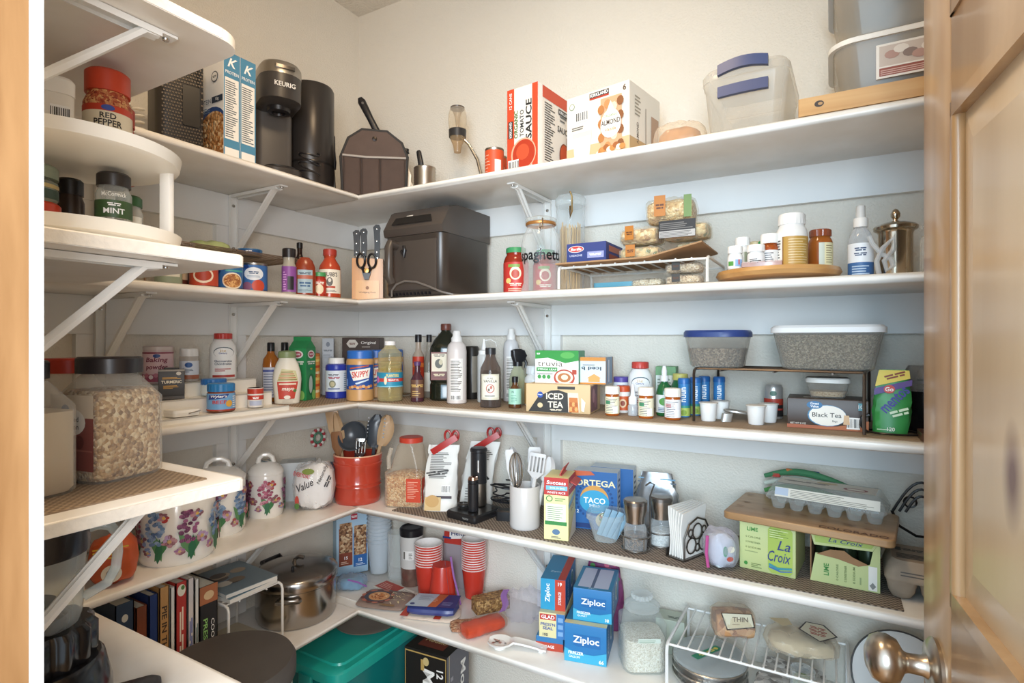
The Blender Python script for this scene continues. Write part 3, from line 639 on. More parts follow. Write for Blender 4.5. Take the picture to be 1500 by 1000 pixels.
spicejar(.566, -1.038, ZT0, .036, .080, 'spice_jar', 'small spice jar with dark green lid beside the turntable post', clear('#e9e6dc', .35, .1, .6), mat('#2f5a33', .4), lambda A, w, h: (A.rect(-w*.6, .006, w*.5, .048, '#ece6d6'), A.lines(-w*.5, .01, .0, .044, 9), A.rect(w*.3, .008, w*.5, .03, '#b5642c')), .2)
spicejar(.545, -1.105, ZT0, .034, .092, 'peppercorn_jar', 'small dark jar with black lid between the other spice jars', mat('#3b2a20', .35), mat('#241f1d', .35), lambda A, w, h: (A.ell(0, .032, .010, .008, '#8a5a3a'), A.ell(0, .032, .008, .006, '#3b2a20'), A.text('POPPY', 0, .018, .005, '#d9d2c4')), .25)
spicejar(.590, -1.165, ZT0, .060, .041, 'squat_spice_jar', 'squat spice jar with bright red lid on the lower tier', mat('#ead9b4', .4), mat('#d2452a', .35), lambda A, w, h: (A.rect(-.05, .004, .05, .024, '#efe2c2'), A.lines(-.02, .007, .02, .021, 4, '#b5482f')), .38, lidw=1.0)
spicejar(.590, -1.165, ZT0+.0412, .054, .048, 'stacked_spice_jar', 'spice jar with grey green lid stacked on the red lidded one', clear('#b9bfae', .4, .08, .6), mat('#8f9a86', .4), lambda A, w, h: (A.rect(-.05, .004, .05, .016, '#3e5347'), A.rect(-.05, .018, .05, .023, '#c7b27a')), .36, lidw=1.02)

# ================================================================== SECOND SHELF, left wall
def wire_rack(name, label, loc, rz, w, d, h, m, n=18, r=.0024, cross=3, group='wire shelf risers', along='x'):
    """step-up rack: looped legs front and back, deck of rods"""
    t = thing(name, label, 'rack', loc, rz, group)
    for sx in (-1, 1):
        x = sx*w/2; q = .012
        pts = [(x, -d/2, r), (x, -d/2, h-q), (x, -d/2+q*.3, h-q*.3), (x, -d/2+q, h), (x, d/2-q, h), (x, d/2-q*.3, h-q*.3), (x, d/2, h-q), (x, d/2, r)]
        G().tube(pts, r*1.5, m, 6).build('leg_loop', t)
    g = G()
    for i in range(n):
        y = -d/2 + .014 + (d-.028)*i/(n-1)
        if along == 'x': g.tube([(-w/2, y, h), (w/2, y, h)], r*.8, m, 5)
    if along == 'y':
        for i in range(n): x = -w/2 + w*i/(n-1); g.tube([(x, -d/2+.01, h), (x, d/2-.01, h)], r*.8, m, 5)
    g.build('deck_rods', t)
    g = G()
    if along == 'x':
        for i in range(cross): x = -w/2 + w*(i+.5)/cross; g.tube([(x, -d/2+.012, h-r*1.4), (x, d/2-.012, h-r*1.4)], r, m, 5)
    else:
        for y in (-d/2+.012, d/2-.012): G().tube([(-w/2, y, h-r*1.4), (w/2, y, h-r*1.4)], r*1.2, m, 5).build('cross_rod', t)
    if g.v: g.build('cross_rods', t)
    return t
wire_rack('wire_riser', 'bronze wire riser holding a bag and tin above the cans', (.128, -.625, Z2), 90, .44, .21, .102, mat('#8a7663', .35, .6), n=12, r=.0016)
ZR = Z2 + .105
t = thing('snack_box', 'flat green and white box lying on the bronze riser', 'box', (.10, -.70, ZR), 80); carton(t, .07, .05, .014, mat('#8ba04f', .5)); A = Art(face_front(.07, .05, .014)); A.bars(-.005, .002, .028, .013); A.on(face_top(.07, .05, .014)); A.rect(-.03, -.02, .03, .02, '#9db560'); A.build(t)
t = tag(G().blob(.10, .06, .03, mat('#bcc98a', .5, var=.25, scale=30), 4, .15).build('leafy_bag'), 'pale green crinkled bag lying on the bronze riser', 'bag'); t.location = (.09, -.615, ZR); t.rotation_euler = (0, 0, R(80))
t = thing('flat_tin', 'flat blue tin on the bronze riser', 'tin', (.14, -.535, ZR), 50); G().lathe([(.03, 0), (.031, .001), (.031, .014), (.03, .016), (0, .0155)], mat('#2f6a9c', .35), 32).build('tin', t); A = Art(face_cyl(.0312)); A.rect(-.03, .003, .03, .013, '#1f4f86'); A.text('~4', 0, .008, .006, '#fff'); A.build(t)
def foodcan(x, y, z, r, h, label, rz, art, lidm=BRUSH, group='cans under the bronze riser', name='food_can'):
    t = thing(name, label, 'can', (x, y, z), rz, group)
    G().lathe([(r*.97, 0), (r*1.02, .001), (r*1.02, .003), (r*.985, .005), (r*.985, h-.005), (r*1.02, h-.003), (r*1.02, h-.001), (r*.96, h), (r*.94, h-.003), (0, h-.003)], lidm, 32).build('can', t)
    A = Art(face_cyl(r)); art(A, r, h); A.build(t); return t
def soup(A, r, h): A.rect(-r*2.2, .006, r*2.2, h-.006, '#b9472f'); A.ell(0, h*.36, r*.75, h*.22, '#e9d9c6'); A.ell(0, h*.36, r*.6, h*.16, '#a53a24'); A.text('~4', 0, h*.78, h*.14, '#f2e6d2', shear=.2, bold=.02)
def hashc(A, r, h): A.rect(-r*2.2, .006, r*2.2, h-.006, '#2f66a0'); A.rect(-r*.3, h*.55, r*1.2, h*.6, '#4aa39b'); A.text('Has', r*.35, h*.80, h*.2, '#f6f3ea', bold=.04); A.ell(r*.25, h*.28, r*.8, h*.24, '#e9dfcb'); A.ell(r*.25, h*.28, r*.7, h*.2, grains('#8a4a28', '#b98048', '#e2b878', 260, .3)); A.ell(-r*.9, h*.6, r*.25, h*.12, '#1f3f76')
def bean(A, r, h): A.rect(-r*2.2, .006, r*2.2, h-.006, '#3a6aa8'); A.ell(0, h*.62, r*.75, h*.22, '#dfe6ee'); A.text('~5', 0, h*.66, h*.1, '#35557f', bold=.02); A.lines(-r*.5, h*.5, r*.5, h*.58, 2, '#9bb0c8'); A.ell(r*.35, h*.22, r*.5, h*.2, '#c2472e'); A.ell(-r*.5, h*.2, r*.4, h*.14, '#8a5b7a'); A.ell(-r*.55, h*.85, r*.2, h*.07, '#1c3a78')
foodcan(.212, -.705, Z2, .0295, .082, 'red tomato soup can with a bowl on its label', 56, soup)
foodcan(.212, -.640, Z2, .0290, .082, 'blue hash can with white lettering between soup and bean cans', 55, hashc)
foodcan(.212, -.574, Z2, .0310, .074, 'bright blue bean can with pale oval on its label', 53, bean)
foodcan(.205, -.782, Z2, .0265, .075, 'grey green food can farthest under the short shelf', 58, lambda A, r, h: (A.rect(-r*2, .006, r*2, h-.006, '#8d9a86'), A.rect(-r, .02, r, .05, '#d9d6c8'), A.lines(-r*.8, .024, r*.8, .046, 5)))
foodcan(.165, -.735, Z2, .0200, .078, 'slim dark brown can squeezed behind the soup can', 58, lambda A, r, h: (A.rect(-r*2, .006, r*2, h-.006, '#5b2a20'), A.rect(-r, .02, r, .04, '#c9b59a')))
def bottle(x, y, z, w, h, name, label, cat, prof, bm, capz, capw, capm, rz, art=None, group=None, sq=1., fill=None, seg=28, shoulder=None, capn='cap'):
    t = thing(name, label, cat, (x, y, z), rz, group)
    G().lathe(pr(prof, w, h), bm, seg, sq=sq).build('bottle', t)
    if capm: G().lathe([(capw*w/2, capz*h), (capw*w/2, h-.002), (capw*w/2-.002, h)], capm, seg).build(capn, t)
    if fill: G().lathe(pr(fill[0], w*.95, h), fill[1], seg, sq=sq).build('contents', t)
    if art: A = Art(face_cyl(w/2, sq)); art(A, w, h); A.build(t)
    return t
BOT = [(.9, 0), (1, .015), (1, .55), (.9, .63), (.45, .76), (.36, .8), (.36, .93)]
bottle(.262, -.508, Z2, .035, .118, 'seasoning_bottle', 'clear seasoning bottle with black cap and purple label', 'bottle', [(.9, 0), (1, .02), (1, .6), (.8, .68), (.8, .76), (.9, .84)], clear('#d9d4c4', .5, .1, .6), .80, .95, mat('#242122', .35), 52, lambda A, w, h: (A.rect(-w*.9, .005, w*.9, h*.6, '#8a4f9a'), A.rect(-.004, .01, .012, .045, '#262228'), A.lines(-.016, .01, -.006, .06, 8, '#d9a9e0')))
t = bottle(.259, -.455, Z2, .056, .102, 'barbecue_sauce_jug', 'wide barbecue sauce bottle lying capless shoulders round, pale blue label', 'bottle', [(.9, 0), (1, .02), (1, .6), (.92, .76), (.7, .92), (.4, 1)], mat('#8e3a22', .25), 0, 0, None, 51, lambda A, w, h: (A.rect(-w*.36, .006, w*.36, h*.66, '#9fb6bf'), A.rect(-w*.36, h*.42, w*.36, h*.52, '#b0624c'), A.text('~8', 0, h*.57, h*.06, '#37455a'), A.text('~3', 0, h*.28, h*.15, '#3a5f86', bold=.03), A.lines(-w*.3, .01, w*.3, h*.16, 3, '#6a7a88')), sq=.7)
t['label'] = 'wide brown sauce bottle with a pale blue label, beside the purple seasoning'
bottle(.138, -.372, Z2, .040, .165, 'soy_sauce_bottle', 'dark soy sauce bottle with black cap behind the salsa jar', 'bottle', BOT, mat('#26150f', .15), .90, .42, mat('#1d1b1b', .35), 49, lambda A, w, h: A.rect(-w*.7, .01, w*.7, h*.45, '#3a241c'))
bottle(.258, -.405, Z2, .036, .067, 'salsa_jar', 'small red salsa jar with green lid', 'jar', [(.9, 0), (1, .03), (1, .72), (.86, .82), (.86, .84)], mat('#a8301f', .25), .83, .98, mat('#4f9a5e', .4), 49, lambda A, w, h: (A.rect(-w*.6, .006, w*.6, h*.68, '#bb3a2a'), A.ell(0, h*.3, w*.3, h*.2, '#e9d8b8'), A.text('~5', 0, h*.55, h*.12, '#f6efe0', shear=.2)))
bottle(.247, -.358, Z2, .060, .138, 'barbecue_bottle', 'red barbecue sauce bottle with cream label beside the knife block', 'bottle', [(.9, 0), (1, .015), (1, .56), (.92, .66), (.58, .78), (.5, .82), (.56, .86), (.56, .96), (.5, 1)], mat('#b5452a', .2), .87, .62, mat('#a83a2e', .4), 47, lambda A, w, h: (A.rect(-w*.62, .012, w*.62, h*.57, '#e9e0cf'), A.text("STUBB'S", 0, h*.47, h*.09, '#33302c', w=w*.72, bold=.02), A.ell(0, h*.32, w*.14, h*.09, '#5a5550'), A.ell(0, h*.35, w*.07, h*.04, '#d9d0c0'), A.rect(-w*.25, h*.19, w*.25, h*.23, '#b5452a'), A.lines(-w*.4, h*.12, w*.4, h*.16, 2)))

# ================================================================== SECOND SHELF, back wall
# --- knife block
t = thing('knife_block', 'light wooden knife block with printed front panel in the corner', 'knife block', (.268, -.226, Z2), 38)
BW = wood('#d29a55', '#b97a38', 26, (1, 1, .06), .45)
g = G(); g.prism([(-.045, 0), (.045, 0), (.045, .124), (-.045, .124)], -.03, .06, BW); g.build('block', t)
G().box(-.034, .034, -.0345, -.0305, .0, .058, wood('#dba862', '#c58c48', 20, (1, 1, .06), .45)).build('front_plate', t)
A = Art(lambda u, v, o: (u, -.0345 - o, v)); A.text('Wolfgang Puck', 0, .022, .005, '#5a3a1c', w=.05); A.ell(0, .036, .005, .005, '#8a5a2c', 12); A.build(t)
def kitchen_knife(label, dx, dy, top, hl, tilt):
    q = Matrix.Rotation(R(38), 4, 'Z') @ Vector((dx, dy, 0)); k = thing('kitchen_knife', label, 'knife', (.268+q.x, -.226+q.y, Z2+.1245), 38, 'knives in the wooden block')
    k.rotation_euler = (R(tilt), 0, R(38)); z = top - hl
    G().rr([(0, .012, .009, .002), (.012, .013, .01, .003)], STEEL, n=2).build('bolster', k)
    pts = [(-.008, .012), (.007, .012), (.009, hl*.5), (.008, hl*.8), (.010, hl*.93), (.006, hl), (-.004, hl), (-.012, hl*.93), (-.010, hl*.78), (-.008, hl*.5)]
    G().prism(pts, -.006, .006, BLACK).build('handle', k)
    for v in (.25, .55, .88):
        s = G(); s.T = Matrix.Translation((-.001, -.006, hl*v)) @ Matrix.Rotation(R(90), 4, 'X'); s.lathe([(.0024, -.0002), (.002, .0006), (0, .0008)], STEEL, 8); s.build('rivet', k)
kitchen_knife('short black handled knife with three rivets, at the end of the wooden block nearest the red sauce bottle', -.036, .01, .09, .09, -3); COL.objects['kitchen_knife']['label'] = 'short black knife in the wooden block, nearest the red sauce bottle'
kitchen_knife('middle black handled knife standing in the wooden block', -.016, .02, .098, .098, -3)
kitchen_knife('largest black handled knife in the block, nearest the air fryer', .022, .035, .114, .114, -3)
q = Matrix.Rotation(R(38), 4, 'Z') @ Vector((-.002, -.036, 0)); t = thing('kitchen_scissors', 'black handled scissors hanging on the front of the knife block', 'scissors', (.268+q.x, -.226+q.y, Z2+.060), 38)
g = G(); g.prism([(-.006, 0), (.006, 0), (.013, .022), (.01, .03), (-.01, .03), (-.013, .022)], -.0035, .003, BLACK); g.build('blade_guard', t)
for sx in (-1, 1):
    g = G(); g.tube([(sx*.016 + .0115*math.cos(a)*1.0, -.001, .056 + .021*math.sin(a)) for a in [2*PI*i/18 for i in range(18)]], .0036, BLACK, 7, closed=True); g.tube([(sx*.012, -.001, .036), (sx*.005, -.001, .02)], .0055, BLACK, 7); g.build('finger_loop', t)
g = G(); g.T = Matrix.Translation((0, -.004, .027)) @ Matrix.Rotation(R(90), 4, 'X'); g.lathe([(.007, 0), (.007, .002), (0, .003)], mat('#b98a4a', .3, .7), 16); g.build('pivot', t)
# --- air fryer
t = thing('air_fryer', 'large black basket air fryer under the top shelf', 'air fryer', (.4725, -.146, Z2), 0)
AF = mat('#3a332e', .28); AF2 = mat('#4a423c', .33); w, d, h = .215, .245, .262
g = G(); g.rr([(.004, w-.01, d-.01, .028), (.012, w, d, .03), (h*.66, w, d, .03)], AF, n=6); g.build('lower_body', t)
# angled hood: profile in YZ pushed along X
P = [(-d/2, h*.665), (d/2, h*.665), (d/2, h), (-d/2+.075, h), (-d/2+.03, h*.955), (-d/2-.006, h*.74), (-d/2-.004, h*.70)]
g = G(); rings = []
for x, k in ((-w/2+.003, .97), (-w/2+.016, 1), (w/2-.016, 1), (w/2-.003, .97)): rings.append([(x, y*k, .19 + (z-.19)*k) for y, z in P])
g.loft(rings, AF2); hood = g.build('hood', t, sharp=30)
n0 = Vector((0, -d/2+.012, h*.845)); g = G(); g.add([(-.07, -d/2+.0155, h*.875), (.055, -d/2+.0155, h*.875), (.07, -d/2+.0005, h*.79), (-.075, -d/2+.0005, h*.79)], [(0, 1, 2, 3)], mat('#14110f', .08)); g.build('control_panel', t).location = (0, -.0024, 0)
g = G(); g.rr([(.02, w*.80, .006, .002, 0, -d/2-.001), (h*.60, w*.80, .006, .002, 0, -d/2-.001)], AF2, n=2); g.build('basket_front', t)
g = G(); g.tube([(-.055, -d/2-.002, h*.56), (-.055, -d/2-.03, h*.57), (-.055, -d/2-.034, h*.53), (-.055, -d/2-.034, h*.22), (-.055, -d/2-.022, h*.16)], .012, AF2, 10); g.build('basket_handle', t)
G().tube([(-.035, -d/2-.004, h*.50), (-.022, -d/2-.006, h*.44), (-.02, -d/2-.006, h*.5), (-.026, -d/2-.005, h*.55)], .005, BLACK, 8).build('release_button', t)
G().rr([(h*.875, .022, .002, .0005, -.02, -d/2+.012), (h*.89, .022, .002, .0005, -.02, -d/2+.016)], mat('#c9c5be', .3), n=1).build('badge', t)
g = G()
for i in range(12): g.box(-.085+i*.013, -.079+i*.013, -d/2-.002, -d/2+.01, .006, .014, BLACK)
g.build('bottom_vents', t)
for sx in (-1, 1):
    for sy in (-1, 1): G().lathe([(.01, 0), (.01, .006)], BLACK, 12, c=(sx*.085, sy*.095)).build('foot', t)
afc = G().tube([(.41, -.282, Z2+.003), (.413, -.285, Z2+.02), (.43, -.286, Z2+.036), (.46, -.286, Z2+.044), (.50, -.284, Z2+.04), (.54, -.281, Z2+.026), (.58, -.276, Z2+.010), (.605, -.26, Z2+.003), (.62, -.2, Z2+.003)], .003, mat('#6d6660', .4), 8); afc.v = [(x-.4725, y+.146, z-Z2) for x, y, z in afc.v]; afc.build('power_cord', t)
# --- sauce jars, spaghetti jar, pasta jar
def sauce_jar(x, y, label):
    t = thing('pasta_sauce_jar', label, 'jar', (x, y, Z2), 26, 'green capped pasta sauce jars')
    G().lathe([(.031, 0), (.034, .004), (.034, .094), (.029, .108), (.026, .111), (.026, .118)], mat('#8e2c1c', .15), 28).build('jar', t); G().lathe([(.0275, .117), (.0275, .129), (.026, .131), (0, .131)], mat('#3f9460', .4), 28).build('lid', t)
    A = Art(face_cyl(.0342)); A.rect(-.075, .006, .075, .09, '#c23a33'); A.ell(0, .06, .016, .018, '#efe0c4'); A.ell(0, .058, .011, .012, '#b5462f'); A.ell(-.02, .04, .008, .007, '#e9c77a'); A.rect(-.02, .076, .012, .084, '#7fa04a'); A.text('~6', 0, .03, .009, '#f4e6d4', bold=.02); A.lines(-.02, .012, .02, .022, 2, '#e9b9a2'); A.build(t)
sauce_jar(.738, -.150, 'red pasta sauce jar with green lid beside the air fryer')
sauce_jar(.790, -.075, 'green lidded sauce jar seen through the spaghetti jar')
t = thing('spaghetti_jar', 'tall clear glass jar lettered spaghetti with copper clamp band', 'jar', (.853, -.228, Z2), 24); w, h = .100, .190
jp = [(.45, 0), (.5, .01), (.5, .02), (.44, .12), (.43, .3), (.5, .5), (.495, .62), (.44, .75), (.36, .83), (.34, .86), (.36, .88)]
G().lathe([(r*w, z*h) for r, z in jp], GLASS, 36, cap1=False).build('glass_body', t)
G().lathe([(.036, h*.875), (.0385, h*.885), (.0385, h*.91), (.036, h*.92)], mat('#b98045', .35, .5), 32, cap0=False, cap1=False).build('clamp_band', t)
G().lathe([(.037, h*.92), (.039, h*.93), (.039, h*.965), (.03, h*.985), (0, h*.99)], clear('#f2f5f4', .2, .04, .65), 32).build('glass_lid', t)
g = G(); g.tube([(0, -.04, h*.88), (0, -.045, h*.82), (0, -.042, h*.78), (.006, -.041, h*.83), (.006, -.04, h*.94)], .0018, STEEL); g.build('wire_clasp', t)
A = Art(face_cyl(.0492)); A.text('spaghetti', .0, h*.45, .036, '#101010', w=.118, bold=.02); A.build(t, 'lettering')
t = thing('pasta_jar', 'tall straight glass jar of dry spaghetti with wire clasp lid', 'jar', (.880, -.105, Z2), 22)
G().lathe([(.034, 0), (.037, .004), (.0385, .225), (.0385, .237)], GLASS, 32, cap1=False).build('glass_body', t); G().lathe([(.039, .237), (.041, .242), (.041, .256), (.036, .264), (0, .266)], clear('#f2f5f4', .2, .04, .65), 32).build('glass_lid', t)
g = G(); g.tube([(0, -.041, .23), (0, -.047, .215), (0, -.046, .2), (.005, -.044, .215), (.005, -.042, .255), (0, -.041, .268)], .0022, mat('#9a7a4a', .3, .9)); g.build('wire_clasp', t)
g = G()
for i in range(60):
    a = random.uniform(0, 2*PI); r = .03*random.uniform(.3, 1)**.5; b = a + random.uniform(-.5, .5); q = r*random.uniform(.7, 1.05); g.tube([(r*math.cos(a), r*math.sin(a), .006), (min(q, .033)*math.cos(b), min(q, .033)*math.sin(b), random.uniform(.17, .195))], .0013, mat('#cda667', .5), 4)
o = g.build('spaghetti_strands', t); o['kind'] = 'stuff'
# --- white wire riser with lasagne box, cardboard and pasta bags
RZ2 = Z2 + .058
wire_rack('wire_riser', 'white wire riser carrying cardboard, lasagne box and pasta bags', (1.092, -.165, Z2), 0, .34, .21, .056, mat('#e4e1da', .35), n=11, cross=11, r=.0022, along='y')
t = tag(G().add([(-.17, -.11, .001), (.05, -.112, .001), (.05, .095, .001), (-.17, .095, .001), (-.17, -.11, .0045), (.05, -.112, .0045), (.05, .095, .0045), (-.17, .095, .0045), (.165, -.10, .028), (.165, .095, .028), (.165, -.10, .0315), (.165, .095, .0315)],
   [(0, 3, 2, 1), (4, 5, 6, 7), (0, 1, 5, 4), (2, 3, 7, 6), (3, 0, 4, 7), (1, 2, 9, 8), (5, 10, 11, 6), (1, 8, 10, 5), (2, 6, 11, 9), (8, 9, 11, 10)], mat('#a9845f', .85, var=.12, scale=30)).build('cardboard_sheet'), 'bent brown cardboard sheet lying on the white wire riser', 'cardboard'); t.location = (1.085, -.165, RZ2+.001)
t = thing('lasagne_box', 'navy blue lasagne box with red oval logo on the cardboard', 'box', (.983, -.190, RZ2+.0058), 0); w, d, h = .1, .12, .047
carton(t, w, d, h, mat('#34427e', .45)); A = Art(face_front(w, d, h)); A.ell(-.025, .033, .02, .008, '#f2efe9'); A.ell(-.025, .033, .0185, .0068, '#c93a34'); A.text('Barilla', -.025, .033, .0065, '#fff', w=.028, shear=.25, bold=.02); A.text('LASAGNE', -.025, .018, .0048, '#cfd4ea', w=.032); A.rect(.004, .01, .045, .025, '#9a9fc9'); A.text('~4', .024, .018, .006, '#fff', w=.03)
A.on(face_right(w, d, h)); A.rect(-d*.35, .008, d*.4, .02, '#8a4a3c'); A.rect(-d*.35, .026, d*.4, .04, '#b0705c'); A.build(t)
PASTA = grains('#b98a48', '#d9b678', '#f0dcae', 190, .9); PAST2 = grains('#c7a26a', '#e4cf9e', '#6f7a4a', 120, .9)
def pasta_bag(label, x, y, z, rz, L, W, H, seed, m=PASTA, tagc='#b8752c', extra=None, name='pasta_bag', bag=True):
    t = thing(name, label, 'pasta bag', (x, y, z), rz, 'clear bags of dried pasta')
    G().blob(L*.93, W*.9, H*.88, m, seed, .06, pw=5, pinch=.5).build('pasta', t).location = (0, 0, .002)
    if bag: G().blob(L, W, H, clear('#fbfaf4', .10, .08, .42), seed+3, .07, pw=5, pinch=.35, crumple=110).build('clear_wrapper', t)
    if tagc:
        A = Art(lambda u, v, o: (u, -W/2*1.03 - o - .0008, v)); A.rect(-L*.26, H*.2, -L*.05, H*.95, tagc); A.text('~5', -L*.155, H*.55, H*.22, '#5e3514', w=L*.15, shear=.3); A.build(t)
    if extra: extra(t, L, W, H)
    return t
def blackpanel(t, L, W, H):
    A = Art(lambda u, v, o: (u, -W/2*1.06 - o, v)); A.rect(-L*.48, H*.04, L*.25, H*.98, '#2b2828'); A.rect(-L*.47, H*.06, L*.24, H*.42, '#b9b6b2'); A.lines(-L*.45, H*.1, L*.22, H*.4, 4, '#6d6a68'); A.lines(-L*.45, H*.5, L*.2, H*.9, 4, '#7a7672'); A.build(t)
PZ = RZ2 + .0062
pasta_bag('lowest bag of bow pasta with orange tag, on the cardboard', 1.098, -.175, PZ, 2, .105, .10, .036, 1, PAST2)
pasta_bag('bag of ribbon pasta with orange tag above the bow pasta', 1.098, -.175, PZ+.038, -3, .10, .095, .043, 2, grains('#a97e46', '#d6b67a', '#efdcb4', 90, 1.))
pasta_bag('bag of pasta twists with orange tag, topmost of the pasta pile', 1.165, -.170, PZ+.082, 4, .12, .095, .062, 3, PASTA, extra=lambda t, L, W, H: (lambda A: (A.rect(L*.28, H*.1, L*.42, H*.9, '#6f8a4a'), A.build(t)))(Art(lambda u, v, o: (u, -W/2 - o, v))))
pasta_bag('pasta bag with black and silver nutrition panel, in the middle of the pile', 1.203, -.18, PZ+.040, 0, .11, .095, .041, 4, PAST2, None, blackpanel)
pasta_bag('end pasta bag on the bent cardboard beside the wooden turntable', 1.225, -.165, PZ+.026, 85, .08, .06, .013, 5, PAST2, None); COL.objects['pasta_bag.004'].location = (1.205, -.15, PZ+.024)
GR2 = grains('#b99c7a', '#e0cfb4', '#8a6a4a', 240, .8)
pasta_bag('flat clear pack of grains under the riser, beside its white leg', 1.205, -.215, Z2+.0265, 0, .085, .06, .024, 6, GR2, '#3a3630', name='grain_pack'); pasta_bag('flat clear pack of grains at the bottom, below its twin under the riser', 1.205, -.215, Z2+.0006, 0, .085, .06, .024, 7, GR2, '#3a3630', name='grain_pack'); pasta_bag('pale pack of grains lying behind the others under the riser', 1.120, -.200, Z2+.0006, 0, .078, .06, .022, 8, grains('#cdb998', '#ece0c8', '#a48a66', 260, .7), None, name='grain_pack')
t = tag(G().rr([(0, .12, .05, .01), (.022, .12, .05, .01)], clear('#7fc4da', .7, .2, .8), n=3).build('blue_pouch'), 'flat pale blue packet lying under the white riser', 'packet'); t.location = (1.03, -.15, Z2)
# --- bamboo turntable with bottles
t = thing('wooden_turntable', 'round blond wood turntable holding pill bottles', 'turntable', (1.385, -.164, Z2), 10); BAM = wood('#d6a66a', '#b98448', 18, (.12, 1, 1), .4)
G().lathe([(.06, 0), (.06, .007)], mat('#cfc8ba', .5), 28).build('swivel_base', t); G().lathe([(.10, .007), (.116, .011), (.122, .019), (.119, .027), (.11, .028), (0, .026)], BAM, 56).build('plate', t)
TZ = Z2 + .0283
def pillbot(x, y, w, h, label, body, capc, art, rz=8, name='pill_bottle', z=TZ, capf=.22, capw=.92, neck=.8, group='bottles on the wooden turntable', rib=True):
    t = thing(name, label, 'bottle', (x, y, z), rz, group); hb = h*(1-capf)
    G().lathe([(w*.46, 0), (w*.5, .003), (w*.5, hb*.80), (w*.47, hb*.88), (w*neck/2, hb*.97), (w*neck/2, hb)], body, 28).build('bottle', t)
    g = G(); ridged(g, w*capw/2, hb, h, capc, 20) if rib else g.lathe([(w*capw/2, hb), (w*capw/2, h-.002), (w*capw/2-.003, h)], capc, 28); g.build('cap', t)
    A = Art(face_cyl(w/2)); art(A, w, hb); A.build(t); return t
WP = mat('#f0efec', .35); WC = mat('#f6f5f2', .4)
pillbot(1.416, -.200, .059, .110, 'large white pill bottle with gold label, tallest on the turntable', WP, WC, lambda A, w, h: (A.rect(-w*.3, .003, w*.75, h*.70, '#c39a4e'), A.lines(-w*.1, .008, w*.6, h*.68, 10, '#ead7a6', .25), A.rect(-w*.75, .003, -w*.3, h*.70, '#ece9e2'), A.lines(-w*.6, .008, -w*.34, h*.66, 9, '#555'), A.rect(-w*.29, .003, -w*.26, h*.7, '#8a5a2c')), 3, capf=.2, capw=.86)
AMB = mat('#b5642a', .2); AMBC = clear('#c8742c', .45, .08, .75)
t = pillbot(1.467, -.160, .046, .080, 'amber supplement bottle with amber lid and cream label', AMBC, clear('#a85a3a', .6, .1, .8), lambda A, w, h: (A.rect(-.002, .004, w*.7, h*.78, '#e9e2b8'), A.rect(-.002, .004, .008, h*.78, '#c9d0c2'), A.lines(.011, .01, w*.6, h*.74, 8, '#8a7a52', .3)), 0, capf=.18, capw=.9)
G().lathe([(0, .003), (.02, .003), (.02, .038), (0, .042)], grains('#8a4518', '#c87a34', '#e6a656', 130, .9), 20).build('capsules', t)
pillbot(1.310, -.222, .030, .050, 'short white bottle with green and red label near turntable edge', WP, WC, lambda A, w, h: (A.rect(-w*.7, .003, w*.7, h*.75, '#f4f2f0'), A.rect(-w*.5, .008, -w*.1, h*.5, '#5a9a4a'), A.rect(0, .006, w*.5, h*.6, '#8fb0d9'), A.rect(w*.2, .01, w*.3, h*.6, '#c9564a')), capf=.3, capw=1.0)
pillbot(1.318, -.170, .033, .076, 'slim white bottle with white cap behind the short bottles', WP, WC, lambda A, w, h: (A.rect(-w*.5, .003, w*.6, h*.75, '#d9dcd4'), A.rect(w*.1, .003, w*.3, h*.75, '#a9b39a')), capf=.25)
pillbot(1.362, -.168, .028, .066, 'white bottle with bright green cap among the pill bottles', WP, mat('#2f9a58', .4), lambda A, w, h: (A.rect(-w*.6, .003, w*.6, h*.7, '#e9ebee'), A.lines(-w*.4, .006, w*.4, h*.66, 7, '#8a94a8')), capf=.2, rib=False)
pillbot(1.352, -.232, .034, .048, 'stubby white bottle with black lettering beside the orange pill vial', WP, WC, lambda A, w, h: (A.rect(-w*.6, .003, w*.6, h*.7, '#f2f0ee'), A.lines(-w*.4, .006, w*.4, h*.6, 4, '#3a3a3a')), capf=.3, capw=1.02)
pillbot(1.338, -.112, .034, .074, 'brown bottle with beige cap at the back of the turntable', mat('#3a2a1e', .3), mat('#d9c79c', .4), lambda A, w, h: A.rect(-w*.5, .003, w*.5, h*.5, '#c9b9a0'), capf=.16, rib=False)
AMV = clear('#d0692c', .5, .1, .8)
pillbot(1.392, -.112, .033, .071, 'orange pill vial with white cap standing at the back of the turntable', AMV, WC, lambda A, w, h: (A.rect(-w*.7, .004, w*.6, h*.72, '#f0eeea'), A.lines(-w*.4, .008, w*.4, h*.66, 6, '#5a5a60')), capf=.28, capw=1.08)
COL.objects['pill_bottle.007'].location = (1.376, -.213, TZ); COL.objects['pill_bottle.007']['label'] = 'orange pill vial with white cap between green cap and gold bottle'
t = thing('pill_organizer', 'flat clear pill organizer in front of the bottles', 'pill organizer', (1.365, -.256, TZ), 3); G().rr([(0, .075, .018, .003), (.008, .075, .018, .003)], clear('#e9c9c2', .5, .15, .7), n=2).build('tray', t)
for i in range(5): G().rr([(.008, .0135, .016, .002), (.0105, .013, .015, .002)], clear('#f0dcd8', .5, .15, .7), n=2, c=(-.03 + i*.015, 0)).build('lid', t)
pillbot(1.437, -.125, .014, .046, 'tiny clear vial between the gold and amber bottles', clear('#dfe3e6', .4, .1, .7), WC, lambda A, w, h: A.rect(-.006, .004, .006, h*.6, '#b9b9c2'), capf=.2, name='glass_vial')
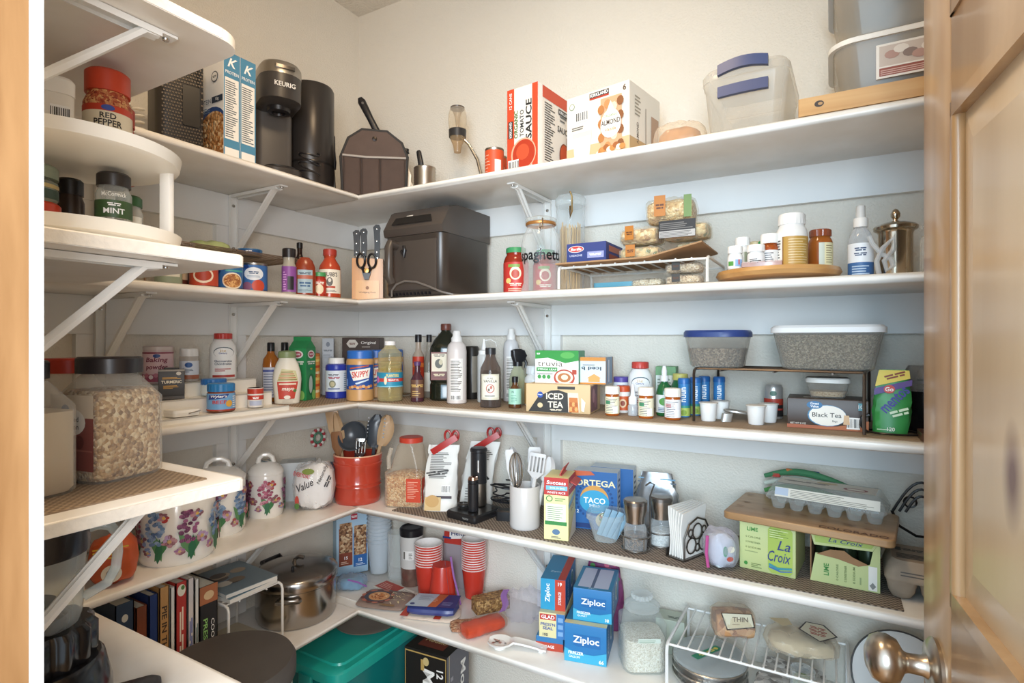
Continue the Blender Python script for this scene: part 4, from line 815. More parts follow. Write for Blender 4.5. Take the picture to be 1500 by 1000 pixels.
# --- spray bottle, clear tongs, steel canister, glass jar
t = thing('spray_bottle', 'clear spray bottle with white pump and blue label', 'spray bottle', (1.538, -.165, Z2), -3)
G().lathe([(.020, 0), (.022, .003), (.022, .078), (.018, .092), (.011, .104), (.010, .108)], clear('#eef2f6', .2, .05, .6), 28).build('bottle', t); G().lathe([(.0125, .106), (.013, .120), (.012, .124)], mat('#eceae6', .4), 20).build('collar', t); G().lathe([(.0085, .124), (.008, .148), (.006, .150)], mat('#d6d4d0', .4), 18).build('pump', t)
A = Art(face_cyl(.0222)); A.rect(-.03, .006, .03, .072, '#e9edf2'); A.rect(-.03, .006, .03, .034, '#3f6aa0'); A.text('~4', 0, .06, .008, '#33456a', bold=.02); A.text('~5', 0, .05, .007, '#33456a'); A.lines(-.015, .01, .016, .03, 4, '#b9cfe6'); A.build(t)
t = tag(G().tube([(1.566, -.218, Z2+.003), (1.562, -.216, Z2+.03), (1.572, -.214, Z2+.055), (1.590, -.213, Z2+.075), (1.588, -.214, Z2+.05), (1.574, -.216, Z2+.03), (1.578, -.217, Z2+.012), (1.588, -.216, Z2+.02), (1.584, -.215, Z2+.034), (1.57, -.214, Z2+.044), (1.556, -.213, Z2+.064), (1.55, -.213, Z2+.08)], .0045, clear('#e9ecee', .35, .05, .8), 8).build('glass_swan'), 'small clear glass ornament with curled neck beside the spray bottle', 'ornament')
t = thing('steel_canister', 'polished steel canister with knobbed lid', 'canister', (1.597, -.150, Z2), 0); SIL = mat('#c2b6a4', .16, 1.)
G().lathe([(.028, 0), (.029, .003), (.029, .090), (.031, .094)], SIL, 36).build('body', t); G().lathe([(.031, .094), (.037, .098), (.038, .103), (.034, .107), (.02, .112), (.006, .114)], SIL, 36).build('lid', t); G().lathe([(.0055, .113), (.004, .118), (.008, .124), (.0085, .130), (.005, .137), (0, .140)], SIL, 18).build('knob', t)
t = thing('glass_jar', 'small clear glass jar with metal clip beside the steel canister', 'jar', (1.662, -.165, Z2), 0); G().lathe([(.026, 0), (.028, .004), (.028, .07), (.02, .085), (.022, .095)], GLASS, 28, cap1=False).build('glass', t); G().lathe([(.023, .095), (.024, .1), (0, .104)], GLASS, 24).build('lid', t); G().lathe([(.004, 0), (.004, .003)], STEEL, 10).build('clip', t).location = (-.02, -.022, .012)

# ================================================================== MIDDLE SHELF, left wall
Z3 = SZ[3]; ZL = Z3 + .002
# --- three-step white organizer
t = thing('step_organizer', 'white three step spice organizer with grey edges', 'organizer', (0, 0, Z3), 0)
OM = mat('#ece8df', .4); OE = mat('#b9b4ab', .5)
for i, (x0, x1, zz) in enumerate(((.193, .262, .010), (.128, .193, .043), (.062, .128, .076))):
    g = G(); g.box(x0, x1, -.835, -.51, zz-.004, zz, OM); g.box(x1-.003, x1, -.835, -.51, 0 if i == 0 else zz-.033, zz-.004, OM); g.build('step', t)
    G().box(x1-.0015, x1+.0012, -.836, -.509, zz-.001, zz+.0022, OE).build('edge_strip', t)
for y in (-.836, -.509):
    g = G(); pts = [(.062, 0), (.262, 0), (.262, .010), (.193, .010), (.193, .043), (.128, .043), (.128, .076), (.062, .076)]
    g.prism(pts, y-.0012, y+.0012, OM); g.build('side_panel', t)
S1z, S2z, S3z = Z3 + .0125, Z3 + .0455, Z3 + .0785
def sj(x, y, z, w, h, name, label, prof, bm, art, capm=None, capf=.2, capw=.95, rz=56, sq=1., rib=False, cat='jar', group='jars on the step organizer', capn='lid'):
    t = thing(name, label, cat, (x, y, z), rz, group)
    G().lathe(pr(prof, w, h), bm, 30, sq=sq).build('body', t)
    if capm:
        g = G(); ridged(g, w*capw/2, h*(1-capf), h, capm, 22) if rib else g.lathe([(w*capw/2, h*(1-capf)), (w*capw/2, h-.002), (w*capw/2-.002, h)], capm, 30); g.build(capn, t)
    A = Art(face_cyl(w/2, sq)); art(A, w, h); A.build(t); return t
CANP = [(.97, 0), (1, .015), (1, .985), (.95, 1)]
def a_bp(A, w, h):
    A.rect(-w, .005, w, h*.80, '#d9b9bd'); A.rect(-w, h*.80, w, h*.84, '#8a3048'); A.text('Baking', 0, h*.62, h*.16, '#7a2440', w=w*.75, shear=.15, bold=.02); A.text('powder', 0, h*.43, h*.16, '#7a2440', w=w*.75, shear=.15, bold=.03); A.ell(0, h*.74, w*.12, h*.05, '#2d4a8a'); A.rect(-w, .005, w, h*.25, '#a8506a')
    for q in range(7): A.ell(-w*.5 + q*w*.16, h*.18 + .004*(q % 2), w*.08, h*.06, ('#f0dfe0', '#c97a8c')[q % 2], 8)
sj(.095, -.745, S3z, .062, .088, 'baking_powder_can', 'pink baking powder can at the back of the step organizer', CANP, mat('#cbb8b6', .4), a_bp, mat('#cfc4c0', .4), .1, 1.01, cat='can', capn='lid')
t = thing('spice_tin', 'small black turmeric tin with gold lettering on the organizer', 'tin', (.163, -.752, S2z), 62); w, d, h = .052, .03, .068
carton(t, w, d, h, mat('#33302e', .4), 'tin'); A = Art(face_front(w, d, h)); A.rect(-w*.5, h*.94, w*.5, h, '#8f8a84'); A.text('TURMERIC', 0, h*.58, .0065, '#f3e9d2', w=.04, bold=.02); A.lines(-.018, h*.68, .018, h*.76, 2, '#d9a441'); A.lines(-.016, h*.36, .016, h*.48, 3, '#d9a441'); A.rect(-w*.5, .0, w*.5, h*.1, '#4a4643'); A.ell(.014, h*.86, .005, .004, '#c9c4bc'); A.build(t); carton(t, .03, .02, .004, mat('#2a2826', .4), 'cap').location = (0, 0, h)
sj(.097, -.672, S3z, .042, .082, 'seasoning_shaker', 'clear seasoning shaker with white lid on the organizer back step', [(.95, 0), (1, .02), (1, .75), (.9, .8)], clear('#e2dcd4', .5, .1, .7), lambda A, w, h: (A.rect(-w*.7, .01, w*.7, h*.62, '#d9dfe6'), A.ell(0, h*.5, w*.2, h*.08, '#2d5a9a'), A.lines(-w*.3, h*.28, w*.3, h*.4, 3, '#5a6a7a'), A.rect(-w*.7, .006, w*.7, h*.2, '#a8674a')), mat('#eceae5', .4), .24, .98)
def a_gl(A, w, h): A.rect(-w*.42, .012, w*.5, h*.58, '#f7f6f3'); A.rect(-w*.42, .006, w*.5, .012, '#b8433a'); A.ell(.002, h*.585, w*.40, h*.12, '#3d5560'); A.ell(.002, h*.575, w*.38, h*.11, '#f7f6f3'); A.text('21st', 0, h*.62, h*.05, '#c9a03a', bold=.02); A.text('Century', 0, h*.565, h*.045, '#2d3f8a', bold=.02); A.text('Glucosamine', 0, h*.40, h*.05, '#3a4a5e', w=w*.66, bold=.02); A.text('Chondroitin', 0, h*.34, h*.05, '#3a4a5e', w=w*.62, bold=.02); A.lines(-w*.3, h*.18, w*.3, h*.26, 2, '#b8433a')
WBOT = [(.93, 0), (1, .02), (1, .66), (.92, .75), (.7, .83), (.62, .86)]
sj(.098, -.583, S3z, .064, .120, 'supplement_bottle', 'large white joint supplement bottle with red cap on the organizer', WBOT, mat('#efeeea', .4), a_gl, mat('#bf3b34', .4), .12, .68, sq=.75, rib=True, cat='bottle', capn='cap')
BLJ = [(.93, 0), (1, .03), (1, .66), (.92, .72)]
sj(.160, -.648, S2z, .056, .040, 'bouillon_jar', 'blue lidded bouillon jar on the middle step, behind the front one', BLJ, mat('#cfe0e8', .4), lambda A, w, h: A.rect(-w*.7, .005, w*.7, h*.6, '#d9e2e2'), mat('#2c6eb5', .35), .36, 1.02, rib=True)
def a_wy(A, w, h): A.rect(-w*.75, .006, w*.75, h*.66, '#6fa3d0'); A.poly([(-w*.5, h*.44), (w*.2, h*.5), (w*.3, h*.64), (-w*.45, h*.62)], '#1f3f8a'); A.text("Wyler's", -w*.08, h*.55, h*.12, '#f6f4ee', w=w*.6, shear=.2, bold=.03); A.text('BEEF', -w*.05, h*.36, h*.12, '#c23a2e', w=w*.5, bold=.03); A.rect(-w*.75, .004, w*.75, h*.1, '#b8432f'); A.ell(w*.3, h*.3, w*.13, h*.12, '#d9a441'); A.lines(w*.45, h*.15, w*.7, h*.6, 6, '#e9eef2')
sj(.2285, -.673, S1z, .060, .066, 'bouillon_jar', 'beef bouillon jar with blue lid on the front step', BLJ, mat('#8a4a2c', .3), a_wy, mat('#2c7ab5', .35), .28, 1.0, rib=True)
sj(.222, -.577, S1z, .037, .048, 'spice_shaker', 'small white spice shaker with red lid at the end of the organizer', CANP, mat('#efece6', .4), lambda A, w, h: (A.rect(-w*.7, h*.40, w*.7, h*.62, '#c43f30'), A.rect(-w*.4, h*.1, w*.4, h*.34, '#b9c2d9'), A.text('~4', 0, h*.5, h*.12, '#fff')), mat('#bf3f2c', .4), .3, 1.02)
t = thing('pill_tin', 'flat white hinged tin lying on the front step', 'tin', (.228, -.765, S1z), 92); G().rr([(0, .06, .045, .008), (.008, .062, .047, .009)], mat('#ebe6dc', .35), n=4).build('base', t); G().rr([(.0082, .062, .047, .009), (.014, .06, .045, .008)], mat('#f1ede4', .35), n=4).build('lid', t); G().tube([(.0, -.0245, .006), (.02, -.025, .009), (.03, -.02, .009)], .0012, STEEL).build('clasp', t)
# --- corner bottles
def a_or(A, w, h): A.rect(-w*.6, .012, w*.5, h*.58, '#d9dbe6'); A.lines(-w*.5, .018, w*.4, h*.5, 9, '#8a90a8'); A.rect(-w*.6, h*.5, w*.5, h*.54, '#5a66a8')
def orange_bottle(x, y, label):
    t = thing('vinegar_bottle', label, 'bottle', (x, y, ZL), 52, 'amber bottles with black caps'); G().lathe(pr([(.92, 0), (1, .01), (1, .62), (.9, .72), (.5, .80), (.42, .84), (.42, .88)], .045, .172), clear('#c97a2e', .6, .08, .8), 28, sq=.8).build('bottle', t); G().lathe(pr([(.46, .85), (.46, .985), (.4, 1)], .045, .172), BLACK, 20).build('cap', t); A = Art(face_cyl(.0226, .8)); a_or(A, .045, .172); A.build(t)
orange_bottle(.060, -.410, 'amber liquid bottle with black cap and pale label, beside the mayonnaise'); orange_bottle(.047, -.352, 'second amber bottle with black cap, behind the mayonnaise')
t = thing('mayonnaise_bottle', 'white mayonnaise squeeze bottle with green cap', 'bottle', (.150, -.425, ZL), 52); w, h = .076, .150
G().lathe(pr([(.80, 0), (.86, .012), (.95, .25), (1, .45), (.96, .58), (.78, .74), (.58, .84), (.56, .88)], w, h), mat('#f1eddf', .3), 36, sq=.68).build('bottle', t); G().lathe(pr([(.62, .86), (.64, .88), (.62, .97), (.55, .985), (.3, .99), (.2, 1.0)], w, h), mat('#8a9a6a', .4), 30, sq=.75).build('cap', t)
A = Art(face_cyl(lambda v: w/2*(.96 if v < h*.25 else 1.0), .68)); A.poly([(-w*.30, h*.1), (w*.26, h*.1), (w*.40, h*.42), (-w*.36, h*.42)], '#c94a3c'); A.poly([(-w*.36, h*.43), (w*.40, h*.43), (w*.30, h*.62), (-w*.18, h*.66)], '#d9d6a8')
for i in range(5): A.rect(-w*.3+i*.002, h*(.45+.035*i), w*.34-i*.003, h*(.465+.035*i), ('#8a7a3a', '#c4553c')[i % 2])
A.text('mayo', w*.03, h*.27, h*.07, '#fbf6ea', shear=.2, bold=.03); A.rect(-w*.28, h*.36, w*.3, h*.39, '#f3e2cc'); A.ell(w*.26, h*.25, w*.06, h*.03, '#5a8a4a'); A.ell(0, h*.13, w*.11, h*.035, '#f4efe4'); A.build(t)
def gable(x, y, rz, label):
    t = thing('juice_carton', label, 'carton', (x, y, ZL), rz, 'green gable top cartons'); w, d, h = .056, .056, .155; GR = mat('#2f9155', .4)
    carton(t, w, d, h, GR); g = G(); g.add([(-w/2, -d/2, h), (w/2, -d/2, h), (w/2, d/2, h), (-w/2, d/2, h), (-w/2, 0, h+.024), (w/2, 0, h+.024)], [(0, 1, 5, 4), (2, 3, 4, 5), (1, 2, 5), (3, 0, 4)], GR); g.box(-w/2, w/2, -.0015, .0015, h+.022, h+.034, GR); g.build('gable_top', t)
    A = Art()
    for f in (face_front, face_right): A.on(f(w, d, h)); A.ell(0, h*.88, .019, .012, '#f2eee8'); A.ell(0, h*.88, .014, .008, '#b8475c'); A.text('~5', 0, h*.88, .006, '#fff', w=.02); A.text('~5', 0, h*.72, .012, '#f4f6ea', w=.042, shear=.2, bold=.02); A.text('~3', 0, h*.6, .006, '#e9d95a'); A.ell(0, h*.3, .018, .032, '#1d6f3f'); A.ell(-.003, h*.3, .010, .026, '#b9c9c2'); A.ell(.014, h*.1, .01, .014, '#8cc46a')
    A.build(t)
gable(.108, -.328, 20, 'green gable top carton in the corner beside the mayonnaise')
t = thing('crisps_tube', 'tall orange and yellow snack tube behind the blue jar', 'tube', (.105, -.262, ZL), 48); G().lathe([(.026, 0), (.0265, .002), (.0265, .128), (.026, .130)], mat('#e8c07a', .4), 30).build('tube', t); G().lathe([(.0272, .128), (.0272, .136), (.025, .138), (0, .138)], mat('#c87a3a', .4), 30).build('lid', t)
A = Art(face_cyl(.0266)); A.rect(-.06, .004, .06, .126, '#e6a050')
for i in range(6): A.poly([(-.03, .012+i*.019), (.03, .018+i*.019), (.03, .026+i*.019), (-.03, .02+i*.019)], ('#f2e2b8', '#c9542c', '#f0d27a')[i % 3])
A.text('~6', 0, .07, .01, '#a8321f', w=.04, bold=.03); A.build(t)
t = sj(.140, -.247, ZL, .066, .124, 'fiber_jar', 'royal blue fiber supplement jar with white cap', [(.94, 0), (1, .02), (1, .16), (.985, .165), (.985, .70), (1, .71), (1, .76), (.93, .83), (.7, .86)], mat('#2f3fa8', .3), lambda A, w, h: (A.rect(-w*1.1, h*.17, w*1.1, h*.69, '#dfe9f4'), A.text('~8', -w*.15, h*.58, h*.05, '#2a2f4a', w=w*.5), A.text('~5', -w*.12, h*.51, h*.06, '#a8324a', w=w*.55, bold=.02), A.ell(-w*.18, h*.36, w*.16, h*.09, '#8a8f7a'), A.ell(-w*.18, h*.36, w*.1, h*.06, '#c9c2a0'), A.rect(-w*.4, h*.23, w*.15, h*.255, '#2a3f8a'), A.lines(w*.35, h*.2, w*.7, h*.66, 9, '#8aa0b8')), mat('#f2f2f0', .4), .15, .72, 46, rib=True, group=None, capn='cap')
COL.objects['crisps_tube'].location = (.082, -.283, ZL); COL.objects['juice_carton'].location = (.105, -.335, ZL); COL.objects['fiber_jar'].location = (.150, -.243, ZL)
# grey, brown boxes in the corner
t = thing('spice_packet_box', 'tall pale grey box standing in the corner', 'box', (.047, -.182, ZL), 42); carton(t, .036, .03, .185, mat('#b9bec4', .5)); A = Art(face_front(.036, .03, .185)); A.ell(0, .165, .006, .008, '#6a7280'); A.text('~10', 0, .145, .006, '#3f4752', w=.028); A.lines(-.014, .09, .014, .135, 7, '#8a929c'); A.build(t)
t = thing('coffee_box', 'dark brown box reading Original, above the peanut butter lids', 'box', (.098, -.075, ZL), 30); w, d, h = .125, .07, .187; carton(t, w, d, h, mat('#46362f', .45)); A = Art(face_front(w, d, h)); A.poly([(-.028+.02*math.cos(a), h-.02+.015*math.sin(a)) for a in [2*PI*i/6 for i in range(6)]], '#d9d0c4'); A.text('~4', -.028, h-.02, .008, '#7a4a3a', bold=.02); A.text('Original', .026, h-.018, .012, '#efe9e0', w=.05); A.lines(.004, h-.032, .05, h-.027, 1, '#b9aea2'); A.on(face_left(w, d, h)); A.ell(0, h-.03, .016, .011, '#e9e0d4'); A.text('~4', 0, h-.03, .007, '#b5472f'); A.build(t)
# --- peanut butter jars
def skippy(x, y, label, rz):
    t = thing('peanut_butter_jar', label, 'jar', (x, y, ZL), rz, 'peanut butter jars with blue lids'); w, h = .080, .148
    G().lathe(pr([(.94, 0), (1, .015), (1, .78), (.97, .82), (.9, .84)], w, h), mat('#c89c66', .35, var=.06, scale=30), 36).build('jar', t); g = G(); ridged(g, w*.48, h*.84, h, mat('#2f6cc0', .35), 34, .025); g.build('lid', t)
    A = Art(face_cyl(w/2+.0003)); A.rect(-w*.62, h*.23, w*.62, h*.72, '#274f9a'); A.poly([(-w*.38, h*.60), (w*.42, h*.66), (w*.36, h*.46), (-w*.22, h*.40)], '#f4f1ea'); A.text('SKIPPY', w*.03, h*.535, h*.12, '#cf3a2c', w=w*.62, bold=.05, rot=6); A.poly([(-w*.36, h*.635), (w*.36, h*.69), (w*.36, h*.71), (-w*.36, h*.66)], '#c95a2c'); A.poly([(-w*.15, h*.36), (w*.34, h*.44), (w*.34, h*.41), (-w*.12, h*.33)], '#cfe0f0')
    for q in range(9): A.ell(-w*.36 + q*w*.1, h*(.27+.012*(q % 3)), w*.065, h*.03, ('#c9824a', '#e2b27a')[q % 2], 10)
    A.rect(-w*.55, h*.3, -w*.44, h*.44, '#6f90c9'); A.build(t)
skippy(.262, -.255, 'large peanut butter jar with blue lid at the shelf corner', 42); skippy(.232, -.155, 'peanut butter jar standing directly behind the front jar', 44); skippy(.205, -.055, 'third peanut butter jar, seen past the oil bottle', 42)
# --- oils and vinegars
t = thing('peanut_oil_bottle', 'ribbed clear bottle of peanut oil with teal label', 'bottle', (.350, -.222, ZL), 40); w, h = .074, .176
G().lathe(pr([(.9, 0), (.98, .015)] + [(.98 + .02*(i % 2), .04 + .0145*i) for i in range(12)] + [(.98, .22), (.98, .49), (.9, .52), (.94, .58), (1, .63)] + [(.92 + .03*(i % 2), .66 + .02*i) for i in range(8)] + [(.6, .87), (.42, .91), (.4, .93)], w, h), clear('#efe8c4', .14, .05, .6), 34).build('bottle', t)
G().lathe(pr([(0, .01), (.92, .012), (.92, .6), (.86, .66), (0, .66)], w, h), clear('#e2d48e', .22, .05, .4), 28).build('oil', t); G().lathe(pr([(.42, .93), (.44, .94), (.44, .995), (.4, 1)], w, h), WC, 24).build('cap', t)
A = Art(face_cyl(w/2+.0006)); A.rect(-w*.75, h*.24, w*.75, h*.48, '#2c8fb0'); A.rect(-w*.75, h*.33, w*.75, h*.385, '#c9463c'); A.text('PLANTERS', w*.12, h*.43, h*.05, '#f6e27a', w=w*.5, bold=.03); A.text('PEANUT OIL', w*.16, h*.357, h*.03, '#fff', w=w*.42, bold=.02); A.ell(-w*.16, h*.35, w*.06, h*.07, '#f0e6c8'); A.ell(-w*.55, h*.36, w*.1, h*.06, '#d070b0'); A.rect(-w*.75, h*.24, w*.75, h*.26, '#7fc4da'); A.build(t)
def slim(x, y, w, h, name, label, bm, capm, art, rz=38, capz=.88, prof=None, group='sauce bottles in the corner', capw=.52):
    t = thing(name, label, 'bottle', (x, y, ZL), rz, group); G().lathe(pr(prof or [(.92, 0), (1, .012), (1, .5), (.9, .58), (.5, .70), (.42, .76), (.42, .9)], w, h), bm, 26).build('bottle', t); G().lathe(pr([(capw, capz), (capw, .99), (capw-.05, 1)], w, h), capm, 20).build('cap', t); A = Art(face_cyl(w/2)); art(A, w, h); A.build(t); return t
slim(.398, -.150, .034, .196, 'hot_sauce_bottle', 'slim sauce bottle with orange red sleeve and black cap', clear('#c8b8a8', .5, .06, .8), BLACK, lambda A, w, h: (A.rect(-w*1.1, h*.1, w*1.1, h*.66, '#b83a26'), A.rect(-w*.6, h*.5, w*.6, h*.56, '#e07a3a'), A.rect(-w*.6, h*.2, w*.6, h*.32, '#8a2a20'), A.lines(-w*.3, h*.36, w*.3, h*.46, 3, '#f0c89a')), prof=[(.92, 0), (1, .012), (1, .68), (.6, .74), (.5, .8), (.5, .9)], capw=.6)
slim(.392, -.090, .034, .196, 'vinegar_bottle', 'clear slim vinegar bottle with black cap behind the sauce sleeve', clear('#cfc8bc', .3, .05, .75), BLACK, lambda A, w, h: A.rect(-w*.6, h*.1, w*.6, h*.4, '#d9d2c4'), capw=.5)
slim(.435, -.200, .038, .116, 'wine_vinegar_bottle', 'short purple brown bottle with gold lettering', mat('#4a2834', .2), mat('#5a3a6a', .4), lambda A, w, h: (A.rect(-w*.8, h*.1, w*.8, h*.55, '#6a4a3a'), A.text('~7', 0, h*.4, h*.08, '#d9b46a', shear=.2), A.lines(-w*.4, h*.15, w*.4, h*.3, 3, '#c9a86a')), capz=.9)
slim(.40, -.038, .036, .200, 'syrup_bottle', 'clear bottle with brown cap behind the olive oil', clear('#e0dccf', .3, .05, .75), mat('#b9976a', .5), lambda A, w, h: A.rect(-w*.5, h*.15, w*.5, h*.4, '#e9e2d2'))
# olive oil
t = thing('olive_oil_bottle', 'big dark green olive oil bottle with brown cap', 'bottle', (.478, -.118, ZL), 34); w, h = .096, .228; OG = mat('#20231a', .12)
G().rr([(0, w*.9, w*.72, .03), (.004, w, w*.8, .035), (h*.20, w, w*.8, .035), (h*.23, w*.94, w*.74, .033), (h*.26, w, w*.8, .035), (h*.66, w, w*.8, .035), (h*.70, w*.97, w*.78, .035), (h*.80, w*.7, w*.56, .03), (h*.88, w*.36, w*.34, .015), (h*.90, w*.3, w*.3, .014), (h*.93, w*.3, w*.3, .014)], OG, n=5).build('bottle', t); G().lathe([(w*.16, h*.915), (w*.165, h*.92), (w*.165, h*.985), (w*.15, h)], mat('#6a3a2e', .4), 22).build('cap', t)
A = Art(face_front(w, w*.8, h)); A.rect(-w*.44, h*.27, w*.06, h*.63, '#7a3a2e'); A.rect(-w*.42, h*.29, w*.04, h*.61, '#e2d6bc'); A.rect(-w*.42, h*.29, w*.04, h*.38, '#6a2f28'); A.text('~8', -w*.19, h*.585, .007, '#3a2a20', w=w*.34); A.ell(-w*.2, h*.48, w*.12, h*.06, '#4a4a3a'); A.ell(-w*.14, h*.5, w*.06, h*.035, '#c9bd9a'); A.text('~9', -w*.19, h*.335, .008, '#e9d9b0', w=w*.34); A.build(t)
# cooking sprays and squeeze bottles
def spraycan(x, y, label, rz, body, h=.205, w=.056):
    t = thing('cooking_spray_can', label, 'spray can', (x, y, ZL), rz, 'tall cooking spray cans'); G().lathe(pr([(.92, 0), (1, .01), (1, .72), (.9, .80), (.62, .845), (.58, .85)], w, h), body, 30).build('can', t); G().lathe(pr([(.56, .845), (.56, .90), (.42, .93), (.40, .985), (.34, 1)], w, h), mat('#e9e6e2', .35), 24).build('cap', t)
    A = Art(face_cyl(w/2)); A.rect(-w*.32, h*.05, w*.34, h*.62, '#f2efe9'); A.lines(-w*.3, h*.17, w*.3, h*.60, 20, '#57504c'); A.bars(-w*.28, h*.055, w*.2, h*.12); A.rect(-w*.3, h*.5, w*.3, h*.505, '#222'); A.rect(w*.8, h*.1, w*1.2, h*.5, '#5a6a3a'); A.build(t)
spraycan(.560, -.178, 'white cooking spray can with nutrition panel, in front of the dark bottle', 33, mat('#ddd4cf', .35)); spraycan(.668, -.055, 'second cooking spray can, behind the black trigger sprayer', 30, mat('#d4d2d2', .35), .212, .046)
t = thing('seasoning_tin', 'narrow black tin behind the white cooking spray can', 'tin', (.528, -.052, ZL), 33); G().lathe([(.02, 0), (.021, .003), (.021, .155), (.018, .16), (0, .161)], mat('#26231f', .35), 26).build('tin', t); A = Art(face_cyl(.0212)); A.rect(.0, .02, .03, .13, '#8a8274'); A.build(t)
t = thing('squeeze_bottle', 'frosted squeeze bottle with pointed nozzle and tethered cap', 'bottle', (.612, -.115, ZL), 30); G().lathe([(.018, 0), (.0195, .003), (.0195, .132), (.017, .138)], clear('#f2f1ee', .65, .3, .85), 26).build('bottle', t); G().lathe([(.0165, .136), (.0165, .148), (.008, .152), (.0035, .176), (.003, .182)], mat('#f0efec', .4), 20).build('nozzle', t); G().tube([(.003, 0, .178), (.02, 0, .18), (.034, 0, .172), (.036, 0, .16)], .0012, mat('#f0efec', .4), 5).build('tether', t)
t = thing('vanilla_bottle', 'vanilla extract bottle with cream label and dark cap', 'bottle', (.690, -.205, ZL), 30); w, h = .056, .158
G().lathe(pr([(.92, 0), (1, .012), (1, .58), (.95, .66), (.55, .80), (.46, .86), (.46, .9)], w, h), clear('#8a7a72', .25, .05, .75), 30).build('bottle', t); G().lathe(pr([(0, .012), (.94, .013), (.94, .56), (.6, .62), (0, .62)], w, h), mat('#2e1a16', .2), 26).build('extract', t); G().lathe(pr([(.5, .89), (.5, .99), (.45, 1)], w, h), mat('#2b2a2c', .4), 22).build('cap', t)
A = Art(face_cyl(w/2+.0004)); A.rect(-w*.48, h*.13, w*.48, h*.56, '#ddd8c4'); A.rect(-w*.40, h*.17, w*.40, h*.53, '#ebe7d8'); A.text('PURE', 0, h*.49, h*.03, '#4a4642'); A.text('VANILLA', 0, h*.445, h*.045, '#3a3632', w=w*.66, bold=.01); A.ell(0, h*.32, w*.2, h*.075, '#b5695c'); A.ell(0, h*.32, w*.16, h*.06, '#ebe7d8'); A.ell(w*.04, h*.34, w*.06, h*.03, '#b5695c'); A.ell(-w*.06, h*.30, w*.05, h*.025, '#6a5a50'); A.lines(-w*.25, h*.19, w*.25, h*.22, 1); A.build(t)
t = thing('trigger_sprayer', 'clear spray bottle with black trigger head and yellow oil', 'spray bottle', (.722, -.112, ZL), 50); G().lathe([(.022, 0), (.024, .003), (.024, .07), (.018, .092), (.012, .102), (.012, .108)], clear('#dfe2c8', .3, .05, .7), 28).build('bottle', t); G().lathe([(0, .003), (.0225, .003), (.0225, .068), (0, .07)], clear('#c9bd5a', .5, .05, .6), 24).build('oil', t)
g = G(); g.lathe([(.0135, .106), (.0135, .118), (.01, .12)], BLACK, 18); g.build('collar', t); g = G(); g.rr([(.118, .03, .02, .006, .002, 0), (.135, .046, .022, .008, .004, 0), (.150, .04, .02, .008, .0, 0), (.154, .02, .012, .004, 0, 0)], BLACK, n=4); g.build('spray_head', t); G().tube([(.018, 0, .132), (.026, 0, .115), (.024, 0, .1)], .0045, BLACK, 8).build('trigger', t)
t = slim(.757, -.190, .034, .082, 'dropper_bottle', 'small brown glass bottle with mint green label', mat('#5a3a22', .15), BLACK, lambda A, w, h: (A.rect(-w*.7, h*.12, w*.7, h*.62, '#a9d6c0'), A.text('N', -w*.16, h*.52, h*.07, '#2f5a4a', bold=.02), A.lines(-w*.3, h*.2, w*.2, h*.44, 5, '#4a8a72', .3)), 28, .82, group=None, capw=.5)
def tan(x, y, w, h, label):
    pillbot(x, y, w, h, label, mat('#e4e2de', .35), mat('#d9d9d9', .35), lambda A, w, h: (A.rect(-w*.8, .004, w*.8, h*.72, '#c49a5c'), A.lines(-w*.4, .01, w*.4, h*.66, 10, '#e6d2a8', .3)), 27, 'supplement_bottle', ZL, .2, .84, .7, 'white bottles with tan labels')
tan(.775, -.115, .052, .108, 'white bottle with tan label behind the brown dropper bottle'); tan(.802, -.048, .040, .105, 'smaller white bottle with tan label behind the sweetener box')
# --- iced tea, sweetener boxes
t = thing('iced_tea_box', 'kraft and black iced tea box on the tan liner', 'box', (.893, -.178, ZL), 9); w, d, h = .164, .115, .070; carton(t, w, d, h, mat('#d6b98c', .5)); A = Art(face_front(w, d, h))
A.poly([(-w*.46, .001), (w*.22, .001), (w*.22, h*.66), (w*.02, h*.80), (-w*.1, h*.78), (-w*.3, h*.55)], '#35322f'); A.rect(0, h*.83, w*.27, h*.93, '#3a3734'); A.text('ICED', -w*.04, h*.58, h*.22, '#f2e6cf', w=w*.27, bold=.04); A.text('TEA', -w*.03, h*.29, h*.22, '#f2e6cf', w=w*.24, bold=.04); A.ell(-w*.27, h*.62, h*.11, h*.11, '#2d4fa0', 14); A.text('Kroger', -w*.27, h*.62, h*.06, '#fff', w=h*.17); A.ell(-w*.27, h*.25, h*.1, h*.09, '#d9c49a', 14); A.poly([(w*.17, .003), (w*.34, .003), (w*.32, h*.72), (w*.16, h*.72)], '#e6d8c0'); A.poly([(w*.18, .003), (w*.33, .003), (w*.31, h*.55), (w*.18, h*.55)], '#c9793a')
for q in range(6): A.ell(w*.21 + (q % 3)*w*.04, h*(.15+.17*(q//3)), w*.025, h*.08, ('#e8a860', '#b5622c')[q % 2], 8)
A.poly([(w*.37, h*.1), (w*.41, h*.08), (w*.43, h*.4), (w*.37, h*.55)], '#f3ece0'); A.text('~10', -w*.02, h*.1, h*.07, '#e9dcc4'); A.on(face_right(w, d, h)); A.rect(-d*.45, .004, d*.2, h*.95, '#8a6a72'); A.ell(-d*.2, h*.6, d*.12, h*.25, '#c9a0a8'); A.ell(-d*.02, h*.4, d*.12, h*.25, '#a87a86'); A.build(t)
ZI = ZL + .0703
